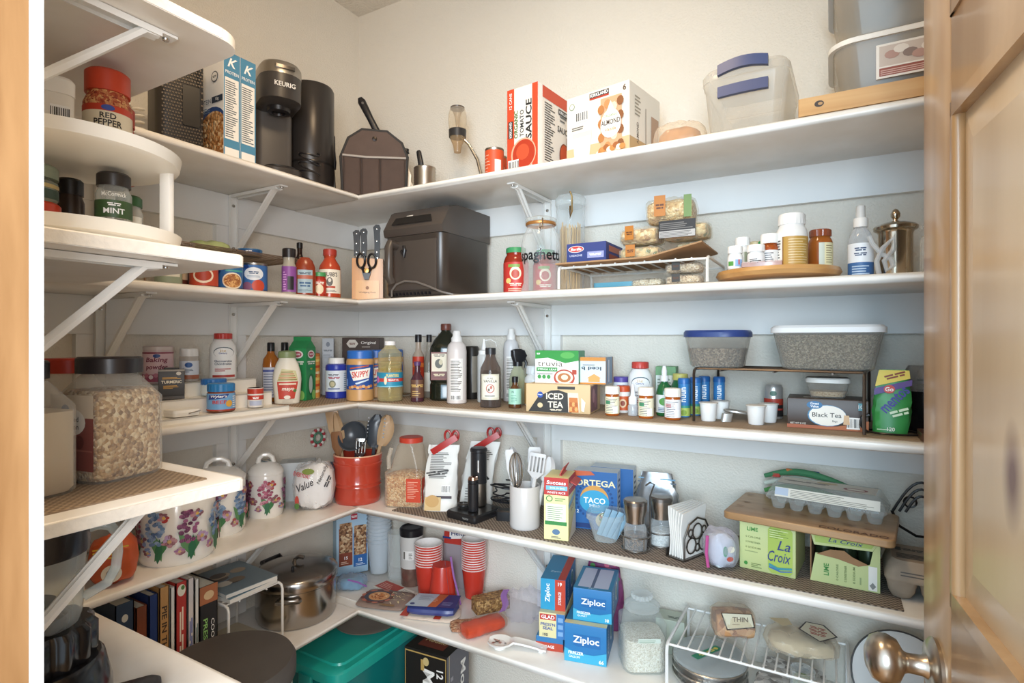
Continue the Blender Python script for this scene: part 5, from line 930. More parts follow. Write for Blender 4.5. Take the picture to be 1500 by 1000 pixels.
t = thing('sweetener_box', 'green and white sweetener box standing on the iced tea box', 'box', (.885, -.182, ZI), 4); w, d, h = .116, .05, .082; carton(t, w, d, h, mat('#4f8f6c', .45)); A = Art(face_front(w, d, h)); A.rect(-w/2, 0, w/2, h, '#f4f3ee'); A.poly([(-w*.5, h*.74), (-w*.2, h*.78), (.0, h*.70), (w*.2, h*.62), (w*.5, h*.70), (w*.5, h), (-w*.5, h)], '#3f9a4a'); A.ell(w*.25, h*.86, w*.16, h*.1, '#63b45c'); A.text('truvia', -w*.15, h*.60, h*.17, '#6a5a4a', w=w*.58, bold=-.005); A.rect(-w*.47, h*.36, w*.02, h*.48, '#4a9a52'); A.text('STEVIA LEAF', -w*.22, h*.42, h*.055, '#fff', w=w*.44)
for q in range(3): A.ell(-w*.40 + q*w*.11, h*.19, w*.045, h*.065, '#4a9a52', 12)
A.lines(-w*.45, h*.27, -w*.02, h*.32, 1); A.rect(w*.36, h*.28, w*.46, h*.42, '#b8503f'); A.ell(w*.18, h*.17, w*.24, h*.26, '#b8503f'); A.ell(w*.18, h*.19, w*.20, h*.20, '#f0e2cc'); A.ell(w*.18, h*.18, w*.15, h*.14, '#b9794a'); A.ell(w*.19, h*.19, w*.08, h*.08, '#f0dfc4'); A.rect(-w*.5, 0, w*.5, .0015, '#e9e6de'); A.text('~3', -w*.42, h*.9, h*.06, '#fff'); A.build(t)
t = thing('tea_box', 'blue and orange box standing upside down on the iced tea box', 'box', (.998, -.130, ZI), 6); w, d, h = .072, .075, .066; carton(t, w, d, h, mat('#d9e2ea', .45)); A = Art(face_front(w, d, h)); A.rect(-w/2, h*.86, w/2, h, '#d98f3c'); A.rect(-w/2, 0, w/2, h*.05, '#d98f3c'); A.text('Iced b', 0, h*.58, h*.14, '#2f3a44', w=w*.7, rot=180, bold=.02); A.rect(-w*.1, h*.08, w*.3, h*.22, '#e2a860'); A.poly([(-w*.16, h*.22), (w*.36, h*.22), (w*.1, h*.38)], '#e2a860'); A.lines(-w*.3, h*.7, w*.3, h*.76, 1); A.on(face_right(w, d, h)); A.rect(-d/2, 0, d/2, h, '#8fa9c2'); A.rect(-d*.5, 0, -d*.42, h, '#c98a3c'); A.rect(d*.42, 0, d*.5, h, '#c98a3c'); A.rect(-d*.2, .005, -d*.05, h*.9, '#e6ecf2'); A.build(t)
COL.objects['tea_box'].location = (.968, -.15, ZI); 
# --- vitamins and prescription bottles
sj(1.068, -.098, ZL, .060, .124, 'supplement_bottle', 'white vitamin bottle with red cap and curved label, behind the pill vials', WBOT, mat('#efeeea', .4), a_gl, mat('#c8463c', .4), .13, .70, 15, .75, True, 'bottle', 'vitamin bottles on the tan liner', 'cap')
sj(1.012, -.078, ZL, .042, .084, 'supplement_bottle', 'white bottle with purple lid behind the orange label', [(.95, 0), (1, .02), (1, .78), (.9, .84)], mat('#e6e9ee', .4), lambda A, w, h: A.rect(-w*.8, .006, w*.8, h*.6, '#dfe4ea'), mat('#5a4a9a', .4), .16, .96, 16, cat='bottle', group='vitamin bottles on the tan liner', capn='cap')
sj(1.038, -.142, ZL, .036, .066, 'supplement_bottle', 'small bottle with orange lid and orange label', [(.95, 0), (1, .02), (1, .72), (.9, .8)], mat('#e9e6e0', .4), lambda A, w, h: (A.rect(-w*.8, h*.1, w*.8, h*.62, '#cf5f2e'), A.ell(0, h*.36, w*.25, h*.16, '#e6c9a0'), A.ell(0, h*.36, w*.15, h*.1, '#8a3a22')), mat('#d2562c', .4), .22, .96, 16, cat='bottle', group='vitamin bottles on the tan liner', capn='cap')
t = thing('supplement_carton', 'green and white carton behind the vitamin bottle', 'box', (1.122, -.045, ZL), 5); carton(t, .05, .045, .112, mat('#6a9a6a', .5)); A = Art(face_front(.05, .045, .112)); A.rect(-.024, .01, .024, .09, '#d9dfd6'); A.lines(-.02, .015, .02, .085, 9, '#7a8a7a'); A.build(t)
def a_rx(c): return lambda A, w, h: (A.rect(-w*1.0, h*.10, w*.8, h*.88, '#efe8c8' if c else '#f1eeee'), A.rect(-w*.5, h*.55, -w*.1, h*.7, '#4a9a6a' if c else '#d9a0a0'), A.lines(-w*.42, h*.14, w*.42, h*.84, 9, '#5c5a62', .3), A.rect(w*.1, h*.12, w*.45, h*.45, '#f8f7f4'))
RXO = clear('#d9742c', .55, .1, .85)
for x, y, w, h, lab, c in ((1.033, -.207, .033, .069, 'orange prescription vial with yellow label beside the iced tea box', 1), (1.116, -.212, .034, .070, 'orange prescription vial with yellow label beside the nasal spray', 1), (1.176, -.208, .035, .070, 'orange prescription vial with white label in front of the dropper bottle', 0)):
    pillbot(x, y, w, h, lab, RXO, mat('#f2eee4', .4), a_rx(c), 14, 'prescription_vial', ZL, .26, 1.06, .95, 'orange prescription vials')
t = thing('nasal_spray', 'small white nasal spray with clear cap base', 'spray', (1.0775, -.188, ZL), 15); G().lathe([(.011, 0), (.012, .002), (.012, .022), (.009, .027)], clear('#e9edf0', .4, .06, .8), 20).build('bottle', t); G().lathe([(.010, .027), (.0105, .042), (.006, .046), (.004, .066), (.0025, .074)], mat('#eef0f2', .35), 20).build('nozzle', t)
t = thing('dropper_bottle', 'green glass dropper bottle with white bulb', 'bottle', (1.142, -.150, ZL), 13); w = .038; G().lathe([(.017, 0), (.019, .003), (.019, .055), (.015, .07), (.008, .078), (.008, .083)], clear('#2f7a45', .65, .06, .85), 26).build('bottle', t); G().lathe([(.0095, .081), (.0095, .095)], mat('#e9e9e6', .4), 18).build('collar', t); G().lathe([(.006, .095), (.0065, .105), (.004, .117), (0, .119)], mat('#f2f1ee', .5), 16).build('rubber_bulb', t); A = Art(face_cyl(.0193)); A.rect(-.026, .008, .026, .05, '#dfe6e2'); A.ell(0, .034, .012, .009, '#5a9a4a'); A.lines(-.014, .011, .014, .022, 3, '#5a6a8a'); A.build(t)
sj(1.166, -.092, ZL, .042, .097, 'supplement_bottle', 'dark green bottle with yellow banded lid behind the dropper', [(.95, 0), (1, .02), (1, .7), (.8, .8), (.76, .86)], mat('#2a6a40', .25), lambda A, w, h: A.rect(-w*.6, .008, w*.6, h*.5, '#4a8a52'), mat('#c9c06a', .4), .16, .86, 12, cat='bottle', group='vitamin bottles on the tan liner', capn='cap')
# electrolyte tubes
def tube_(x, y, lab):
    t = thing('tablet_tube', lab, 'tube', (x, y, ZL), 10, 'blue electrolyte tablet tubes'); r, h = .0132, .090; G().lathe([(r*.96, 0), (r, .002), (r, h-.012)], mat('#3f86c4', .35), 24).build('tube', t); g = G(); g.lathe([(r*1.06, h-.013), (r*1.06, h-.003), (r*.95, h)], mat('#2a6ab0', .35), 24); g.build('cap', t); A = Art(face_cyl(r+.0002)); A.rect(-r*2, .003, r*2, h*.24, '#b9cf6a'); A.rect(-r*2, h*.24, r*2, h*.3, '#3f9a8a'); A.text('nuun', 0, h*.58, .010, '#f4f7fa', rot=90, w=.034, bold=.02); A.ell(.0, h*.12, r*.5, h*.07, '#8aa83a', 12); A.build(t)
tube_(1.188, -.150, 'blue and lime tablet tube beside the white label vial'); tube_(1.205, -.105, 'second blue tablet tube behind the one beside the vial'); tube_(1.215, -.052, 'third blue tablet tube, nearest the wall'); tube_(1.250, -.052, 'blue tablet tube standing alone under the wire riser')
# coffee pods
for i, (x, y, lab) in enumerate(((1.250, -.190, 'white coffee pod cup beside the rack leg'), (1.268, -.140, 'white coffee pod cup behind the one beside the rack leg'), (1.348, -.195, 'white coffee pod cup in front, near the garlic press'), (1.368, -.145, 'white coffee pod cup behind another, near the small can'))):
    t = thing('coffee_pod', lab, 'coffee pod', (x, y, ZL), 0, 'white coffee pods'); G().lathe([(.0145, 0), (.0155, .002), (.0185, .036), (.0185, .038)], mat('#f0efec', .4), 28).build('cup', t); G().lathe([(.0185, .038), (.0205, .0385), (.0205, .0405), (.018, .041), (0, .0408)], mat('#e4e0d8', .4), 28).build('foil_lid', t)
t = thing('drink_can', 'small glass jar around a red and silver can behind the coffee pods', 'can', (1.372, -.075, ZL), 3); G().lathe([(.018, 0), (.0195, .003), (.0195, .07), (.017, .075), (.016, .077), (0, .076)], mat('#c9c6c2', .3, .6), 26).build('can', t); A = Art(face_cyl(.0197)); A.rect(-.028, .006, .028, .032, '#2f2c2c'); A.rect(-.028, .032, .028, .046, '#b8402f'); A.ell(0, .058, .007, .006, '#5a7a6a'); A.rect(-.028, .02, .028, .024, '#c9463a'); A.build(t)
COL.objects['drink_can']['label'] = 'small silver, red and black can behind the coffee pods'
t = thing('garlic_press', 'grey handheld garlic press lying beside the coffee pods', 'garlic press', (1.310, -.165, ZL), 20); PM = mat('#b9b8b4', .35, .7)
g = G(); g.tube([(.03*math.cos(a), .016*math.sin(a), .012+.012*math.sin(a*.5)) for a in [2*PI*i/20 for i in range(20)]], .003, PM, 7, closed=True); g.build('handle_loop', t); g = G(); g.rr([(.0, .022, .014, .004, -.03, -.012), (.018, .022, .014, .004, -.026, -.012)], PM, n=3); g.build('press_chamber', t)
# --- wire riser with plastic food boxes
wire_rack('wire_riser', 'bronze wire riser carrying clear food boxes over the black tea', (1.392, -.142, ZL), -5, .315, .20, .116, mat('#5d534b', .35, .8), n=15, r=.0022, cross=3)
RT = ZL + .1185
def food_box(x, y, z, rz, w, d, h, lidm, cont, fill, name, label, r=.03, lidh=.012):
    t = thing(name, label, 'food container', (x, y, z), rz, 'clear food containers'); k = .84
    G().rr([(0, w*k*.94, d*k*.94, r), (.004, w*k, d*k, r), (h-.004, w, d, r*1.15), (h, w*1.02, d*1.02, r*1.15)], clear('#e6e4de', .16, .06, .5), n=6, cap1=False).build('tub', t)
    G().rr([(.003, w*k*.92, d*k*.92, r*.9), (h*fill, w*(k+(1-k)*fill)*.97, d*(k+(1-k)*fill)*.97, r)], cont, n=6).build('contents', t)
    G().rr([(h-.003, w*1.05, d*1.05, r*1.2), (h+lidh*.6, w*1.05, d*1.05, r*1.2), (h+lidh, w*.98, d*.98, r)], lidm, n=6).build('lid', t); return t
SEED = grains('#57493c', '#857461', '#b3a48e', 330, .7); LENT = grains('#6a6152', '#8d8471', '#b9b09a', 420, .7)
food_box(1.264, -.158, RT, -4, .135, .125, .070, mat('#31447f', .4), SEED, .60, 'food_box', 'round cornered clear box of seeds with navy lid', .045)
food_box(1.480, -.158, RT, -3, .195, .13, .078, mat('#f3f1ee', .4), LENT, .90, 'food_box', 'long clear box full of grey lentils with white lid', .025)
# black tea box with small tub
t = thing('black_tea_box', 'dark brown black tea box under the wire riser', 'box', (1.478, -.152, ZL), 1); w, d, h = .142, .10, .060; carton(t, w, d, h, mat('#46362c', .4)); A = Art(face_front(w, d, h)); A.rect(-w/2, 0, w/2, h*.12, '#a8572c'); A.poly([(-w*.3, .001), (w*.5, .001), (w*.5, h*.35), (w*.1, h*.1)], '#b5662f'); A.ell(0, h*.46, w*.24, h*.36, '#3f7fa8'); A.ell(.001, h*.46, w*.23, h*.34, '#f2eee4'); A.text('Black Tea', 0, h*.48, h*.15, '#33302c', w=w*.36); A.text('Bags', w*.1, h*.28, h*.08, '#57534d'); A.ell(-w*.15, h*.80, w*.10, h*.13, '#2f6f9f'); A.text('Great', -w*.15, h*.85, h*.08, '#fff', bold=.02); A.text('Value', -w*.15, h*.755, h*.08, '#fff', bold=.02); A.bars(w*.24, h*.06, w*.40, h*.44); A.text('NET WT 8 OZ', -w*.36, h*.16, h*.06, '#e6dfd2', w=w*.2); A.rect(w*.38, h*.68, w*.47, h*.92, '#6fb0c0'); A.text('100', w*.425, h*.8, h*.12, '#fff'); A.poly([(w*.2, h*.2), (w*.28, h*.2), (w*.27, h*.5), (w*.21, h*.5)], '#d8b48a'); A.on(face_top(w, d, h)); A.ell(-w*.2, -.015, w*.1, .014, '#c9c6c0'); A.lines(-w*.4, -.03, w*.3, .03, 3, '#6a584a', .2); A.build(t)
food_box(1.480, -.150, ZL+.0603, 2, .078, .07, .034, mat('#e6e3dc', .35), grains('#d9b98e', '#ead2ae', '#c49a6a', 420, .4), .38, 'food_box', 'small clear tub of tan powder on the tea box', .02, .007)
# candy bag: stand-up pouch
t = thing('candy_bag', 'green and yellow stand up candy pouch in a wire cradle', 'bag', (1.585, -.195, ZL), -2)
def pouch(t, w, h, d, m, lean=0., nm='pouch', top=.75):
    rings = []
    for i in range(15):
        f = i/14; ww = w*(.86 + .14*math.sin(PI*min(1, f*1.2)) - (.18*(f-.6)/.4 if f > .6 else 0)); dd = max(.0015, d*(1 - f)**.7); ring = []
        for j in range(16):
            a = 2*PI*j/16; x = ww/2*math.copysign(abs(math.cos(a))**.6, math.cos(a)); y = dd/2*math.copysign(abs(math.sin(a))**.8, math.sin(a)); k = .004*noise.noise((x*60, f*7, j)); ring.append((x + lean*f + k, y + k*f, f*h))
        rings.append(ring)
    g = G(); g.loft(rings, m); return g.build(nm, t)
MP = bpy.data.materials.new('pouch_print'); pouch(t, .062, .122, .034, mat('#3f9a50', .35), .006)
fm = lambda u, v, o: (u + .006*v/.122, -max(.0015, .034*(1 - v/.122)**.7)/2 - o - .0012, v)
A = Art(fm); A.poly([(-.029, .09), (.026, .106), (.024, .121), (-.024, .121)], '#e9d45a'); A.text('~5', .002, .111, .010, '#8a3a22', w=.034, rot=18, bold=.03); A.poly([(-.03, .073), (.029, .093), (.029, .104), (-.03, .086)], '#5a3f8a'); A.ell(-.006, .085, .009, .008, '#c8463a'); A.text('Go', -.006, .085, .008, '#fff', bold=.02); A.text('mentos', .003, .066, .018, '#3d3a9a', w=.056, rot=50, bold=.05); A.text('~4', .012, .042, .014, '#d9f0d2', w=.03, rot=20); A.lines(-.022, .008, .006, .012, 1, '#cfe9c2'); A.text('120', .0, .01, .007, '#f4f6e6', bold=.02); A.build(t)
bpy.data.materials.remove(MP)
WB = mat('#2a2624', .35, .5)
t = thing('wire_cradle', 'black wire napkin cradle around the candy pouch', 'cradle', (1.590, -.205, ZL), 0)
g = G(); g.tube([(.045*math.cos(a), .03*math.sin(a), .0035) for a in [2*PI*i/24 for i in range(24)]], .0022, WB, 6, closed=True); g.build('base_ring', t)
g = G(); g.tube([(-.046, -.012, .004), (-.054, -.012, .016), (-.052, -.012, .03), (-.04, -.012, .036)], .003, WB, 6); g.build('side_scroll', t)
# coffee grinder and walnut tray at the door
t = thing('coffee_grinder', 'black coffee grinder with smoky clear dome lid', 'grinder', (1.652, -.115, ZL), 0); G().lathe([(.034, 0), (.036, .004), (.036, .07), (.038, .078)], mat('#1c1a1a', .2), 34).build('base', t); G().lathe([(.037, .078), (.037, .118), (.031, .128), (0, .13)], clear('#b9b2aa', .3, .05, .65), 34).build('dome_lid', t); G().lathe([(.0375, .094), (.0378, .099)], mat('#77706a', .3), 34, cap0=False, cap1=False).build('rim_band', t)
t = thing('walnut_tray', 'dark brown tray with pale card at the door end of the shelf', 'tray', (1.690, -.240, ZL), 0); G().rr([(0, .13, .07, .006), (.014, .13, .07, .006)], wood('#5a3a28', '#3f281b', 20, (.1, 1, 1), .4), n=3).build('tray', t); G().box(-.05, .05, -.028, .02, .0142, .0172, mat('#b9b4ac', .5)).build('card', t)
# ================================================================== MIDDLE SHELF, doorway end: big square grain jars
Z3F = FZ[3] + .002
def grain_jar(x, y, rz, w, d, h, lidm, cont, fill, label, lidw=.58, art=None):
    t = thing('grain_jar', label, 'jar', (x, y, Z3F), rz, 'big square grain jars'); r = .018
    sec = lambda k: [(0, w*.93*k, d*.93*k, r), (.005, w*k, d*k, r), (h*.66, w*k, d*k, r), (h*.84, w*.62*k, d*.66*k, r*1.2), (h*.875, w*.56*k, w*.56*k, w*.27*k)]
    G().rr(sec(1), clear('#f2efe8', .10, .05, .5), n=5, cap1=False).build('jar', t)
    g = G(); hh = h*fill; s2 = [(.003, w*.9, d*.9, r), (.008, w*.96, d*.96, r), (min(hh, h*.66), w*.96, d*.96, r)]
    if hh > h*.66: s2.append((hh, w*.8, d*.82, r))
    g.rr(s2, cont, n=5); g.build('grain', t)
    g = G(); ridged(g, w*lidw/2*1.02, h*.865, h, lidm, 40, .02); g.build('lid', t)
    if art: A = Art(face_left(w, d, h)); art(A); A.build(t)
    return t
OATS = grains('#8f6b44', '#cda878', '#efdcb8', 210, .8)
def a_oat(A):
    A.rect(-.042, .018, .042, .118, '#8a4f48'); A.rect(-.042, .088, .042, .118, '#d9c8b0'); A.ell(0, .082, .027, .018, '#efe7da'); A.ell(-.012, .098, .008, .007, '#3a4a8a'); A.text('Minced', .0, .086, .007, '#3a2a26'); A.text('Onion', .002, .076, .007, '#3a2a26'); A.ell(-.012, .05, .01, .01, '#6a3834'); A.ell(.016, .056, .009, .009, '#6a3834'); A.ell(-.01, .032, .01, .009, '#d9b9a0'); A.ell(-.01, .032, .007, .006, '#8a4f48'); A.rect(-.042, .044, .042, .046, '#a86a60')
grain_jar(.597, -1.078, 100, .100, .100, .168, mat('#2a2526', .3), OATS, .73, 'clear square jar of minced flakes with black lid', .78, a_oat)
grain_jar(.622, -1.195, 100, .098, .098, .166, mat('#26221f', .35), mat('#dccdb4', .8, var=.06, scale=30), .62, 'clear square jar of pale flour with black lid, nearest the doorway', .7)
grain_jar(.478, -1.080, 100, .088, .088, .164, mat('#bf3a24', .35), mat('#b98a6a', .7, var=.2, scale=60), .55, 'clear square jar with red lid behind the flake jar', .7)

# ================================================================== SECOND LOWEST SHELF, left wall
Z4 = SZ[4]; ZM = Z4 + .002
PORC = mat('#f0ede6', .18, coat=.4); LEAF = mat('#3f7a4a', .4); LEAF2 = mat('#6a8f5a', .4)
def flower_art(A, r, h, seed):
    rs = random.Random(seed)
    def hyacinth(u, v, s, cols):
        for k in range(44):
            a = rs.uniform(-1, 1); b = rs.uniform(-1, 1); A.ell(u + a*.017*s*(1 - abs(b)*.5), v + b*.030*s, .0044*s, .0036*s, rs.choice(cols), 8); A.n -= 1
        A.n += 1
    def leafy(u, v, L, rot, col):
        c, q = math.cos(R(rot)), math.sin(R(rot)); P = [(0, 0), (.1*L, L*.25), (.14*L, L*.55), (0, L), (-.14*L, L*.55), (-.1*L, L*.25)]
        A.poly([(u + x*c - y*q, v + x*q + y*c) for x, y in P], col, 6)
    def bloom(u, v, s, col, cen):
        for k in range(9): A.ell(u + rs.uniform(.003, .009)*s*math.cos(k*.7), v + rs.uniform(.003, .009)*s*math.sin(k*.7), rs.uniform(.003, .005)*s, rs.uniform(.002, .004)*s, rs.choice((col, '#8a5a66', '#b98a94')), 8); A.n -= 1
        A.n += 1; A.ell(u, v, .003*s, .003*s, cen, 8)
    n = max(3, int(r*2*PI/.055))
    for i in range(n):
        u = -r*PI + 2*r*PI*(i+.5)/n; top = h*.62
        leafy(u-.006, h*.12, h*.45, rs.uniform(-35, -15), '#3f7a4a'); leafy(u+.008, h*.12, h*.5, rs.uniform(10, 30), '#5a8a5a'); leafy(u, h*.08, h*.4, rs.uniform(-6, 6), '#2f6a4a')
        hyacinth(u + rs.uniform(-.006, .006), top, min(1.1, h/.11), rs.choice((('#7a3f6a', '#9a5a82', '#5a2a4c'), ('#6a8ab0', '#8fa9c8', '#4f6f98'), ('#b8607a', '#8a3a56', '#d29aa8'))))
        bloom(u + .022, h*.42, 1.2*min(1.1, h/.11), rs.choice(('#a84a4a', '#8a9ec4', '#a85a62', '#b9a0c8')), '#c9a86a'); bloom(u - .02, h*.25, 1.0, rs.choice(('#9a6a9a', '#7f9ac4', '#a8574f')), '#c9b07a'); bloom(u + .012, h*.8, 1.1, rs.choice(('#b03a3a', '#7f94bc')), '#e0b85a')
    return A
def canister(x, y, w, h, label, seed, lid, rz=56, name='floral_canister'):
    t = thing(name, label, 'canister', (x, y, Z4), rz, 'white porcelain canisters with painted flowers'); r = w/2
    G().lathe([(r*.93, 0), (r*.97, .004), (r, .015), (r, h-.006), (r*.97, h), (r*.92, h), (r*.92, h-.01), (0, h-.01)], PORC, 48).build('body', t)
    A = Art(face_cyl(r + .0002)); flower_art(A, r, h, seed); A.build(t, 'painted_flowers')
    if lid:
        G().lathe([(r*1.0, h), (r*1.02, h+.004), (r*1.0, h+.010), (r*.8, h+.022), (r*.45, h+.032), (0, h+.035)], PORC, 48).build('lid', t)
        g = G(); g.tube([(-r*.42, 0, h+.030), (-r*.36, 0, h+.044), (-r*.14, 0, h+.052), (r*.14, 0, h+.052), (r*.36, 0, h+.044), (r*.42, 0, h+.030)], [.007, .006, .006, .006, .006, .007], PORC, 8); g.build('handle', t)
        if lid == 2:
            A = Art(lambda u, v, o: (u, v, h + .0345 - (u*u+v*v)**.5*.0 + o)); rs = random.Random(seed)
            for k in range(14): q = rs.uniform(0, 6.28); A.ell(r*.45*math.cos(q)*.6, r*.45*math.sin(q)*.6, .0045, .003, rs.choice(('#4f6f98', '#3f7a4a', '#6a8ab0')), 8)
            A.build(t, 'lid_painting')
    return t
canister(.205, -.762, .152, .135, 'widest floral porcelain pot, lidless, under the short shelf', 3, 0, name='floral_pot')
canister(.128, -.618, .130, .130, 'large lidded floral canister between the open pot and the small one', 9, 1)
canister(.118, -.470, .092, .114, 'small lidded floral canister beside the plastic wrapped packet', 14, 2)
t = thing('produce_packet', 'orange bag of snacks with white round sticker by the blender', 'bag', (.235, -.905, Z4), 60); G().blob(.085, .075, .095, mat('#c2562a', .45, var=.25, scale=40), 12, .09).build('bag', t); A = Art(lambda u, v, o: (u, -.040 - o, v)); A.ell(0, .03, .017, .017, '#d8d2c4'); A.ell(0, .03, .009, .009, '#8a7a5a'); A.lines(-.03, .06, .03, .085, 4, '#d9b93a'); A.build(t)
t = thing('bread_bag', 'crinkled clear bread bag with red and black print beside the floral canister', 'bag', (.188, -.362, Z4), 42); t.scale = (.92, 1, 1.2); G().blob(.118, .075, .108, mat('#e6e4e2', .5, var=.05, scale=50), 21, .10, crumple=45).build('wrapped_loaf', t); G().blob(.13, .082, .114, clear('#ffffff', .16, .06, .5), 22, .10, crumple=70).build('clear_wrapper', t)
A = Art(lambda u, v, o: (u, -.0415 - o - .003*math.cos(u*40), v)); A.text('EVERYDAY', -.03, .088, .010, '#b8323a', w=.05, rot=-12, bold=.02); A.ell(-.012, .096, .018, .007, '#7a8a3a'); A.text('Value', -.022, .064, .018, '#33323a', w=.05, rot=20, shear=.2); A.text('Naturally', .03, .088, .012, '#2c2c34', w=.05, rot=60); A.text('~4', .045, .07, .012, '#2c2c34', w=.03, rot=60); A.ell(-.045, .028, .006, .012, '#b5443a'); A.ell(-.045, .016, .007, .007, '#4f7a3a'); A.build(t)
t = thing('cracker_box', 'large pale box lying behind the bread bag', 'box', (.085, -.292, Z4), 45); carton(t, .10, .07, .115, mat('#cdd3d4', .5)); A = Art(face_top(.10, .07, .115)); A.lines(-.03, -.02, .03, .02, 4, '#8a9498', .2); A.build(t)
t = thing('tea_carton', 'dark blue box with yellow marks behind the red crock', 'box', (.165, -.292, Z4), 45); carton(t, .05, .06, .098, mat('#243f6a', .45)); A = Art(face_front(.05, .06, .098))
for i in range(4): A.rect(-.02, .018+i*.021, .006, .023+i*.021, ('#d9c45a', '#6fa0c0')[i % 2])
A.rect(-.025, 0, .025, .012, '#4a3a8a'); A.build(t)
COL.objects['tea_carton'].location = (.128, -.238, Z4); COL.objects['cracker_box'].location = (.062, -.315, Z4)
t = thing('beaded_trivet', 'round red and white beaded ring hanging on the left wall', 'decoration', (.024, -.205, Z4+.165), 90)
for i in range(16):
    a = 2*PI*i/16; g = G(); g.T = Matrix.Translation((.026*math.cos(a), 0, .026*math.sin(a))); g.lathe([(0, -.006), (.0045, -.004), (.006, 0), (.0045, .004), (0, .006)], mat('#b8404a' if i % 2 else '#e6e0d8', .35), 10); g.build('bead', t)
g = G(); g.tube([(.016*math.cos(a), 0, .016*math.sin(a)) for a in [2*PI*i/20 for i in range(20)]], .004, mat('#5a8a72', .4), 7, closed=True); g.build('inner_ring', t)
# --- red crock with utensils
t = thing('utensil_crock', 'glazed red stoneware crock in the corner', 'crock', (.236, -.238, Z4), 45); r = .073; RED = mat('#b3402f', .18, var=.08, scale=18, coat=.5)
G().lathe([(r*.90, 0), (r*.93, .003), (r*.95, .02), (r*.92, .046), (r*.955, .05), (r*.93, .056), (r*.955, .061), (r*.93, .066), (r*.96, .105), (r*1.0, .112), (r*1.0, .118), (r*.97, .12), (r*1.0, .138), (r*.97, .142), (r*.90, .14), (r*.88, .1), (r*.86, .012), (0, .012)], RED, 48).build('crock_wall', t)
G().lathe([(r*.99, .1405), (r*.96, .1435), (r*.91, .1425)], mat('#d9a88a', .3), 48, cap0=False, cap1=False).build('bare_rim', t)
WOODS = wood('#c6a680', '#a5835e', 20, (1, 1, .08), .6); CU = (.236, -.238)
def utensil(label, name, cat, dx, dy, tilt, az, L, head, m, hm=None, group='utensils in the red crock', base=None, r0=.0055, zb=None):
    """handle stands in a crock; head builder works along +Z in local space"""
    cx, cy = base or CU
    t = thing(name, label, cat, (cx+dx, cy+dy, zb if zb is not None else Z4+.016), 0, group); t.rotation_euler = (0, R(tilt), R(az))
    G().tube([(0, 0, 0), (0, 0, L)], r0, hm or m, 8).build('handle', t)
    g = G(); head(g, L, m); g.build('head', t); return t
def h_spoon(w, h, d=.004):
    def f(g, L, m):
        rings = []
        for i in range(9):
            q = i/8; ww = max(.004, w*math.sin(PI*min(.97, .12+q*.85))**.6); rings.append([(x*ww/2, (y*d + d*2*(x*x-.5)), L - .006 + q*h) for x, y in ((-1, 0), (-.5, -.8), (.5, -.8), (1, 0), (.5, .8), (-.5, .8))])
        g.loft(rings, m)
    return f
def h_flat(w, h, slots=0):
    def f(g, L, m):
        if not slots: g.rr([(L-.004, .012, .005, .002), (L+h*.35, w, .005, .002), (L+h*.9, w, .004, .002), (L+h, w*.8, .003, .0015)], m, n=3)
        else:
            g.rr([(L-.004, .012, .005, .002), (L+h*.22, w, .005, .002)], m, n=3); k = slots + 1
            for i in range(k): x = -w/2 + w*(i+.5)/k; g.rr([(L+h*.22, w/k*.62, .004, .0015), (L+h*.85, w/k*.62, .004, .0015)], m, n=2, c=(x, 0))
            g.rr([(L+h*.85, w, .004, .0015), (L+h, w*.9, .003, .0015)], m, n=2)
    return f
def h_ladle(rad):
    def f(g, L, m): g.T = Matrix.Translation((0, -rad*.7, L+rad*.7)) @ Matrix.Rotation(R(65), 4, 'X'); g.lathe([(0, -rad*.75), (rad*.6, -rad*.6), (rad*.92, -rad*.25), (rad, .0), (rad*.93, 0), (rad*.8, -rad*.3), (rad*.4, -rad*.6), (0, -rad*.66)], m, 24); g.T = None
    return f
def h_pasta(w, h):
    def f(g, L, m):
        h_spoon(w, h)(g, L, m)
        for i in range(6):
            for sx in (-1, 1): z = L + h*(.25+.11*i); g.tube([(sx*w*.42, 0, z), (sx*w*.40, -.014, z+.003)], .0025, m, 5)
    return f
DGU = mat('#3f444a', .28)
utensil('grey nylon ladle among the crock utensils', 'ladle', 'ladle', -.012, .0, 2, 20, .150, h_ladle(.046), DGU)
utensil('dark pasta server with short teeth in the red crock', 'pasta_server', 'spoon', .028, .018, 6, 40, .150, h_pasta(.060, .100), DGU)
utensil('pale wooden spoon leaning out toward the popcorn jug', 'wooden_spoon', 'spoon', .022, .016, 15, 32, .160, h_spoon(.058, .095), WOODS)
utensil('flat wooden spatula leaning toward the left wall', 'wooden_spatula', 'spatula', -.026, -.014, -11, 40, .165, h_flat(.038, .10), WOODS)
utensil('wooden spoon with long bowl leaning out of the crock front', 'wooden_spoon', 'spoon', -.018, -.022, -9, 30, .15, h_spoon(.034, .11), WOODS)
utensil('short dark wooden spatula inside the red crock', 'wooden_spatula', 'spatula', -.024, -.034, -7, 30, .125, h_flat(.034, .07), wood('#9a6a40', '#6f4526', 20, (1, 1, .08), .6))
utensil('pale spatula with flared end at the crock edge', 'spatula', 'spatula', -.036, -.026, -6, 40, .13, h_flat(.014, .08), mat('#d9cbb8', .5))
utensil('slotted steel turner in the red crock', 'slotted_turner', 'spatula', .018, -.022, 4, 40, .12, h_flat(.034, .055, 3), STEEL)
